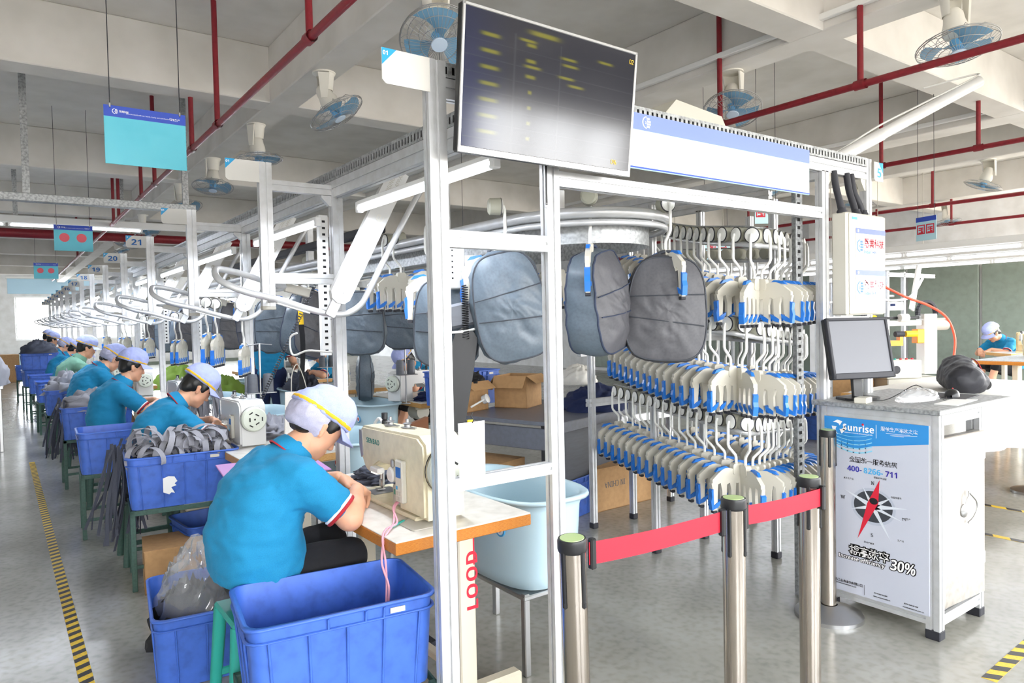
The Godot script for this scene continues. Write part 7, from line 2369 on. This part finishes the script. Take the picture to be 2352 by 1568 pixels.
	f.cap(V(-0.3, 0.12, 0), V(0.12, 0.16, 0), 0.12, 0.14, 0.05).cap(V(0.12, 0.14, 0), V(0.33, 0.09, 0), 0.13, 0.07, 0.05).cap(V(-0.3, 0.1, -0.06), V(0.25, 0.1, -0.06), 0.1, 0.09, 0.05).cap(V(-0.25, 0.09, 0.08), V(0.15, 0.09, 0.08), 0.085, 0.08, 0.05)
	f.planes = [[V(0, -1, 0), 0.0]]
	f.wob = noise
	f.amp = 0.02
	f.fr = V(7, 9, 7)
	var fb := B.new()
	nets(f, 0.014, fb)
	part(fb, "body", M.rubber, bp)
	part(B.new().tube(smooth_path([V(-0.24, 0.13, 0.135), V(-0.1, 0.235, 0.12), V(0.08, 0.27, 0.1), V(0.26, 0.2, 0.09), V(0.36, 0.1, 0.06)], 6), 0.005, 6), "red_piping", M.trim_red, bp)
	part(B.new().rod(V(-0.1, 0.06, 0.17), V(0.2, 0.075, 0.16), 0.045, 14), "bottle_pouch", M.black, bp)
	part(B.new().rod(V(0.13, 0.08, 0.165), V(0.2, 0.085, 0.165), 0.047, 16), "steel_collar", M.steel, bp)
	part(B.new().sheet(14, 1, func(u, v):
		var a: float = -0.4 + 3.9 * u
		return V(0.42 + 0.16 * sin(a), 0.05 + 0.045 * u * (1.0 - u) * 4.0 + (v - 0.5) * 0.055, 0.1 + 0.13 * cos(a)), 0.012), "shoulder_strap", M.rubber, bp)
	part(B.new().box(V(0.3, 0.14, 0.13), V(0.06, 0.035, 0.01), Basis(Vector3.UP, 0.3), 0.003), "white_patch", M.paper, bp)
	var cm := thing("small_camera", "small black camera lying in front of the camera backpack", "camera", V(6.62, 0.803, -2.5), "", 0.5)
	part(B.new().box(V(0, 0.05, 0), V(0.13, 0.09, 0.07), Basis(Vector3.BACK, -0.2), 0.015), "body", M.rubber, cm)
	part(B.new().lathe(Transform3D(Basis(Vector3.BACK, -PI / 2 - 0.1) * Basis(Vector3.UP, 0.4), V(0.05, 0.045, 0.02)), [Vector2(0.0, 0), Vector2(0.042, 0), Vector2(0.042, 0.06), Vector2(0.036, 0.065), Vector2(0.03, 0.05), Vector2(0.0, 0.045)], 18), "lens", M.black, cm)
	# webbing machine with yellow rollers
	var w := thing("webbing_machine", "white machine column with yellow rollers and black cable chain behind the monitor", "machine", V(8.55, 0, -3.75), "", -0.5)
	part(B.new().box(V(0, 1.13, 0), V(0.16, 0.68, 0.14), Basis.IDENTITY, 0.006), "column", M.gloss_white, w)
	part(B.new().box(V(-0.42, 0.86, 0.05), V(0.42, 0.2, 0.3), Basis.IDENTITY, 0.008), "control_box", M.box_cream, w)
	part(B.new().box(V(-0.25, 0.4, 0), V(0.7, 0.72, 0.34), Basis.IDENTITY, 0.01), "stand", M.box_cream, w)
	part(B.new().lathe(Transform3D(Basis(Vector3.RIGHT, PI / 2), V(-0.52, 0.86, 0.2)), [Vector2(0.045, 0), Vector2(0.045, 0.008), Vector2(0.0, 0.009)], 20), "vent", M.rubber, w)
	for k in 5:
		part(B.new().rod(V(-0.5 + 0.07 * k, 0.955, 0.05), V(-0.5 + 0.07 * k, 0.975, 0.05), 0.014, 10), "button", [M.red, M.turq, M.red, M.red, M.ink_red][k], w)
	part(B.new().box(V(-0.42, 1.37, 0), V(0.72, 0.06, 0.06), Basis.IDENTITY, 0.004), "arm", M.white, w)
	part(B.new().box(V(-0.35, 1.43, 0.0), V(0.5, 0.03, 0.04), Basis.IDENTITY, 0.004), "black_beam", M.black, w)
	for q in [[-0.72, 1.42, 0.05, 0.05, M.yellow], [-0.32, 1.43, 0.05, 0.045, M.white]]:
		part(B.new().rod(V(q[0] - 0.05, q[1], q[2]), V(q[0] + 0.05, q[1], q[2]), q[3], 16), "roller", q[4], w)
	part(B.new().prism(Transform3D(Basis.IDENTITY, V(-0.55, 1.12, 0.08)), PackedVector2Array([Vector2(-0.1, 0.16), Vector2(-0.05, 0.16), Vector2(-0.04, 0.06), Vector2(0.14, 0.06), Vector2(0.14, 0.16), Vector2(0.18, 0.16), Vector2(0.18, 0.0), Vector2(-0.06, 0.0)]), -0.03, 0.03), "orange_bracket", M.orange, w)
	part(B.new().rod(V(-0.34, 1.25, 0.1), V(-0.2, 1.25, 0.1), 0.035, 14), "roller_end", M.yellow, w)
	part(B.new().rod(V(-0.36, 1.25, 0.1), V(-0.46, 1.25, 0.1), 0.032, 14), "motor", M.rubber, w)
	part(B.new().box(V(-0.13, 1.22, 0.03), V(0.09, 0.16, 0.1), Basis.IDENTITY, 0.006), "side_motor", M.orange, w)
	part(B.new().rod(V(0.06, 1.35, 0.0), V(0.24, 1.35, 0.0), 0.07, 18), "blower", M.grey_plastic, w)
	var ch := B.new()
	for k in 15:
		var a := PI * k / 14.0
		ch.box(V(-0.0 + cos(a) * 0.11, 1.47 + sin(a) * 0.14, 0), V(0.035, 0.035, 0.05), Basis(Vector3.BACK, a), 0.004)
	part(ch, "cable_chain", M.rubber, w).set_meta("kind", "stuff")
	solo(B.new().tube(smooth_path([V(7.7, 2.16, -4.3), V(7.85, 1.95, -4.15), V(8.05, 1.8, -4.0), V(8.3, 1.66, -3.85), V(8.55, 1.56, -3.72), V(8.7, 1.42, -3.6), V(8.78, 1.2, -3.55), V(8.76, 0.98, -3.55)], 6), 0.014, 8), "orange_air_hose", col("#f0583a", 0.4), "orange air hose sagging from the lamp rails to the white machine", "hose")
	carton("carton", V(7.9, 0, -4.25), V(0.4, 0.95, 0.4), 0.4, "tall brown carton behind the monitor", false)
	# far right work place
	var ft := dup(work_t, V(12.3, 0.12, -3.85), 0.9, "wood edged table before the worker at the far right")
	var wt := thing("wooden_table", "wooden worktable with grey top at the far right edge", "table", V(9.9, 0, -3.15), "", 0.0)
	part(B.new().box(V(0, 0.9, 0), V(1.7, 0.04, 0.7), Basis.IDENTITY, 0.004), "top", M.ply, wt)
	part(B.new().box(V(0, 0.922, 0), V(1.68, 0.006, 0.68)), "grey_sheet", M.galv, wt)
	for x in [-0.5, 0.6]:
		part(B.new().box(V(x, 0.45, 0), V(0.12, 0.88, 0.06), Basis.IDENTITY, 0.006), "leg", M.leg_cream, wt)
		part(B.new().box(V(x, 0.03, 0), V(0.12, 0.06, 0.6), Basis.IDENTITY, 0.006), "foot", M.leg_cream, wt)
	part(B.new().rod(V(0.2, 0.6, 0.15), V(0.5, 0.7, 0.2), 0.09, 16), "motor", M.box_cream, wt)
	var ws := make_stool("stool", "pale wooden stool in front of the far right worktable", M.ply_light, null, 0.45)
	ws.position = V(9.0, 0, -3.3)
	var mb := make_machine("sewing_machine", "beige sewing machine before the worker at the far right", col("#c9b58c", 0.45), "")
	mb.position = V(12.15, 0.87, -4.0)
	mb.rotation.y = 1.9
	var mc := dup(mb, V(9.95, 0.925, -3.1), 2.3, "long cream machine on the wooden worktable at the right edge")
	# second hanging line in the right background
	for k in 4:
		var z := -5.2 - 1.4 * k
		var o2 := thing("background_gantry", "pale aluminium gantry of another hanging line at the right, %s from the front" % ORD[k], "frame", V(10.6 + 0.5 * k, 0, z), "gantries in the right background")
		for x in [0.0, 0.5]:
			part(B.new().alu(V(x, 0, 0), V(x, 2.1, 0), 0.05, 0.05, Vector3.FORWARD), "post", M.alu, o2)
		part(B.new().alu(V(0.0, 2.05, 0), V(1.5, 2.05, 0), 0.05, 0.06), "rung", M.alu, o2)
		part(B.new().tube(smooth_path([V(0.9, 2.0, 0.1), V(0.3, 1.72, 0.2), V(-0.3, 1.66, 0.22), V(-0.42, 1.7, 0.1), V(-0.3, 1.74, -0.05), V(0.4, 1.74, -0.1)], 5), 0.02, 7), "loop", M.alu, o2)
		part(B.new().box(V(0.55, 1.85, 0.15), V(0.12, 0.7, 0.03), Basis(Vector3.BACK, -0.35), 0.004), "lift_arm", M.white, o2)
		var kb := thing("terminal_box", "small white terminal with dark display hanging in the right background, %s from the front" % ORD[k], "terminal", V(10.45 + 0.5 * k, 1.52, z + 0.2), "terminals in the right background", -0.7)
		part(B.new().box(V(0, 0.06, 0), V(0.2, 0.12, 0.04), Basis.IDENTITY, 0.006), "case", M.white, kb)
		part(B.new().box(V(-0.05, 0.08, 0.021), V(0.07, 0.035, 0.002)), "display", M.navy, kb)
	floor_tape("hazard_tape", V(0.25, 0, -2.6), V(0.25, 0, -9.7), 0.055, 0.085, "worn yellow and black hazard tape along the left aisle")
	floor_tape("hazard_tape", V(5.3, 0, -1.5), V(5.3, 0, -3.2), 0.055, 0.2, "faded hazard tape on the floor right of the console, front one")
	floor_tape("hazard_tape", V(6.1, 0, -1.8), V(6.1, 0, -3.2), 0.055, 0.2, "faded hazard tape on the floor right of the console, back one")
	floor_tape("hazard_tape", V(3.2, 0, -1.17), V(3.9, 0, -1.2), 0.055, 0.1, "yellow and black hazard tape at the lower right corner")
	var fs := thing("post_base", "round steel barrier foot at the right edge behind the console", "barrier post", V(6.8, 0, -2.16))
	part(B.new().lathe(Transform3D.IDENTITY, [Vector2(0.0, 0.0), Vector2(0.16, 0.0), Vector2(0.16, 0.02), Vector2(0.15, 0.026), Vector2(0.05, 0.05), Vector2(0.036, 0.06)], 36), "base", M.steel, fs)
	part(B.new().rod(V(0, 0.05, 0), V(0, 0.9, 0), 0.035, 18), "tube", M.stain, fs)
	# left neighbour row and far end
	var cart := thing("steel_cart", "steel cart with a grey wrapped bundle at the left edge of the aisle", "cart", V(-0.22, 0, -11.2))
	for x in [-0.2, 0.2]:
		for z in [-0.4, 0.4]:
			part(B.new().box(V(x, 0.4, z), V(0.035, 0.8, 0.035), Basis.IDENTITY, 0.004), "leg", M.steel, cart)
	part(B.new().box(V(0, 0.8, 0), V(0.48, 0.04, 0.9), Basis.IDENTITY, 0.006), "top", M.steel, cart)
	crumple("wrapped_bundle", V(-0.2, 0.82, -11.2), V(0.56, 0.42, 1.0), M.scrap_light, "grey wrapped bundle on the steel cart at the left edge", "bundle", 0.14, 51)
	carton("carton", V(0.1, 0, -25.5), V(0.6, 0.8, 0.6), 0.2, "brown carton far down the aisle below the window wall", false)
	var ch2 := make_stool("stool", "blue seat on dark legs far down the aisle", M.crate_dark, null, 0.75)
	ch2.position = V(0.85, 0, -25.0)
	var bx := B.new().box(V(0, 0.3, 0), V(1.2, 0.6, 0.05), Basis.IDENTITY, 0.01)
	solo(bx, "pale_panel", M.sign_light, "pale blue panel leaning at the far wall", "panel", V(0.9, 0, -31.9))

var work_t: Node3D

func build_all() -> void:
	line_left()
	make_hanger()
	rack("lowest", [V(3.51, 0.985, -3.66), V(3.35, 0.97, -3.19), V(3.19, 0.965, -2.77), V(3.06, 0.965, -2.46), V(2.975, 0.962, -2.23), V(3.0, 0.957, -2.155), V(3.13, 0.94, -2.17), V(3.42, 0.91, -2.27), V(3.92, 0.86, -2.42), V(4.15, 0.85, -2.75), V(4.15, 0.9, -3.5)], 36, [])
	rack("middle", [V(3.44, 1.55, -3.5), V(3.39, 1.53, -3.3), V(3.15, 1.486, -2.77), V(3.01, 1.467, -2.45), V(2.957, 1.459, -2.26), V(2.99, 1.45, -2.175), V(3.12, 1.43, -2.14), V(3.35, 1.41, -2.21), V(3.85, 1.375, -2.37), V(4.15, 1.36, -2.7), V(4.15, 1.4, -3.5)], 36, [])
	rack("topmost", [V(3.66, 2.17, -3.6), V(3.55, 2.118, -3.32), V(3.38, 2.03, -2.97), V(3.22, 1.97, -2.675), V(3.075, 1.93, -2.42), V(3.03, 1.912, -2.28), V(3.01, 1.89, -2.12), V(3.11, 1.89, -2.10), V(3.29, 1.894, -2.15), V(3.87, 1.904, -2.37), V(4.15, 1.9, -2.7), V(4.15, 1.95, -3.5)], 36, [])
	front()
	stanchions()
	console()
	console_top()
	people()
	overhead()
	work_places()
	bags()
	right_side()
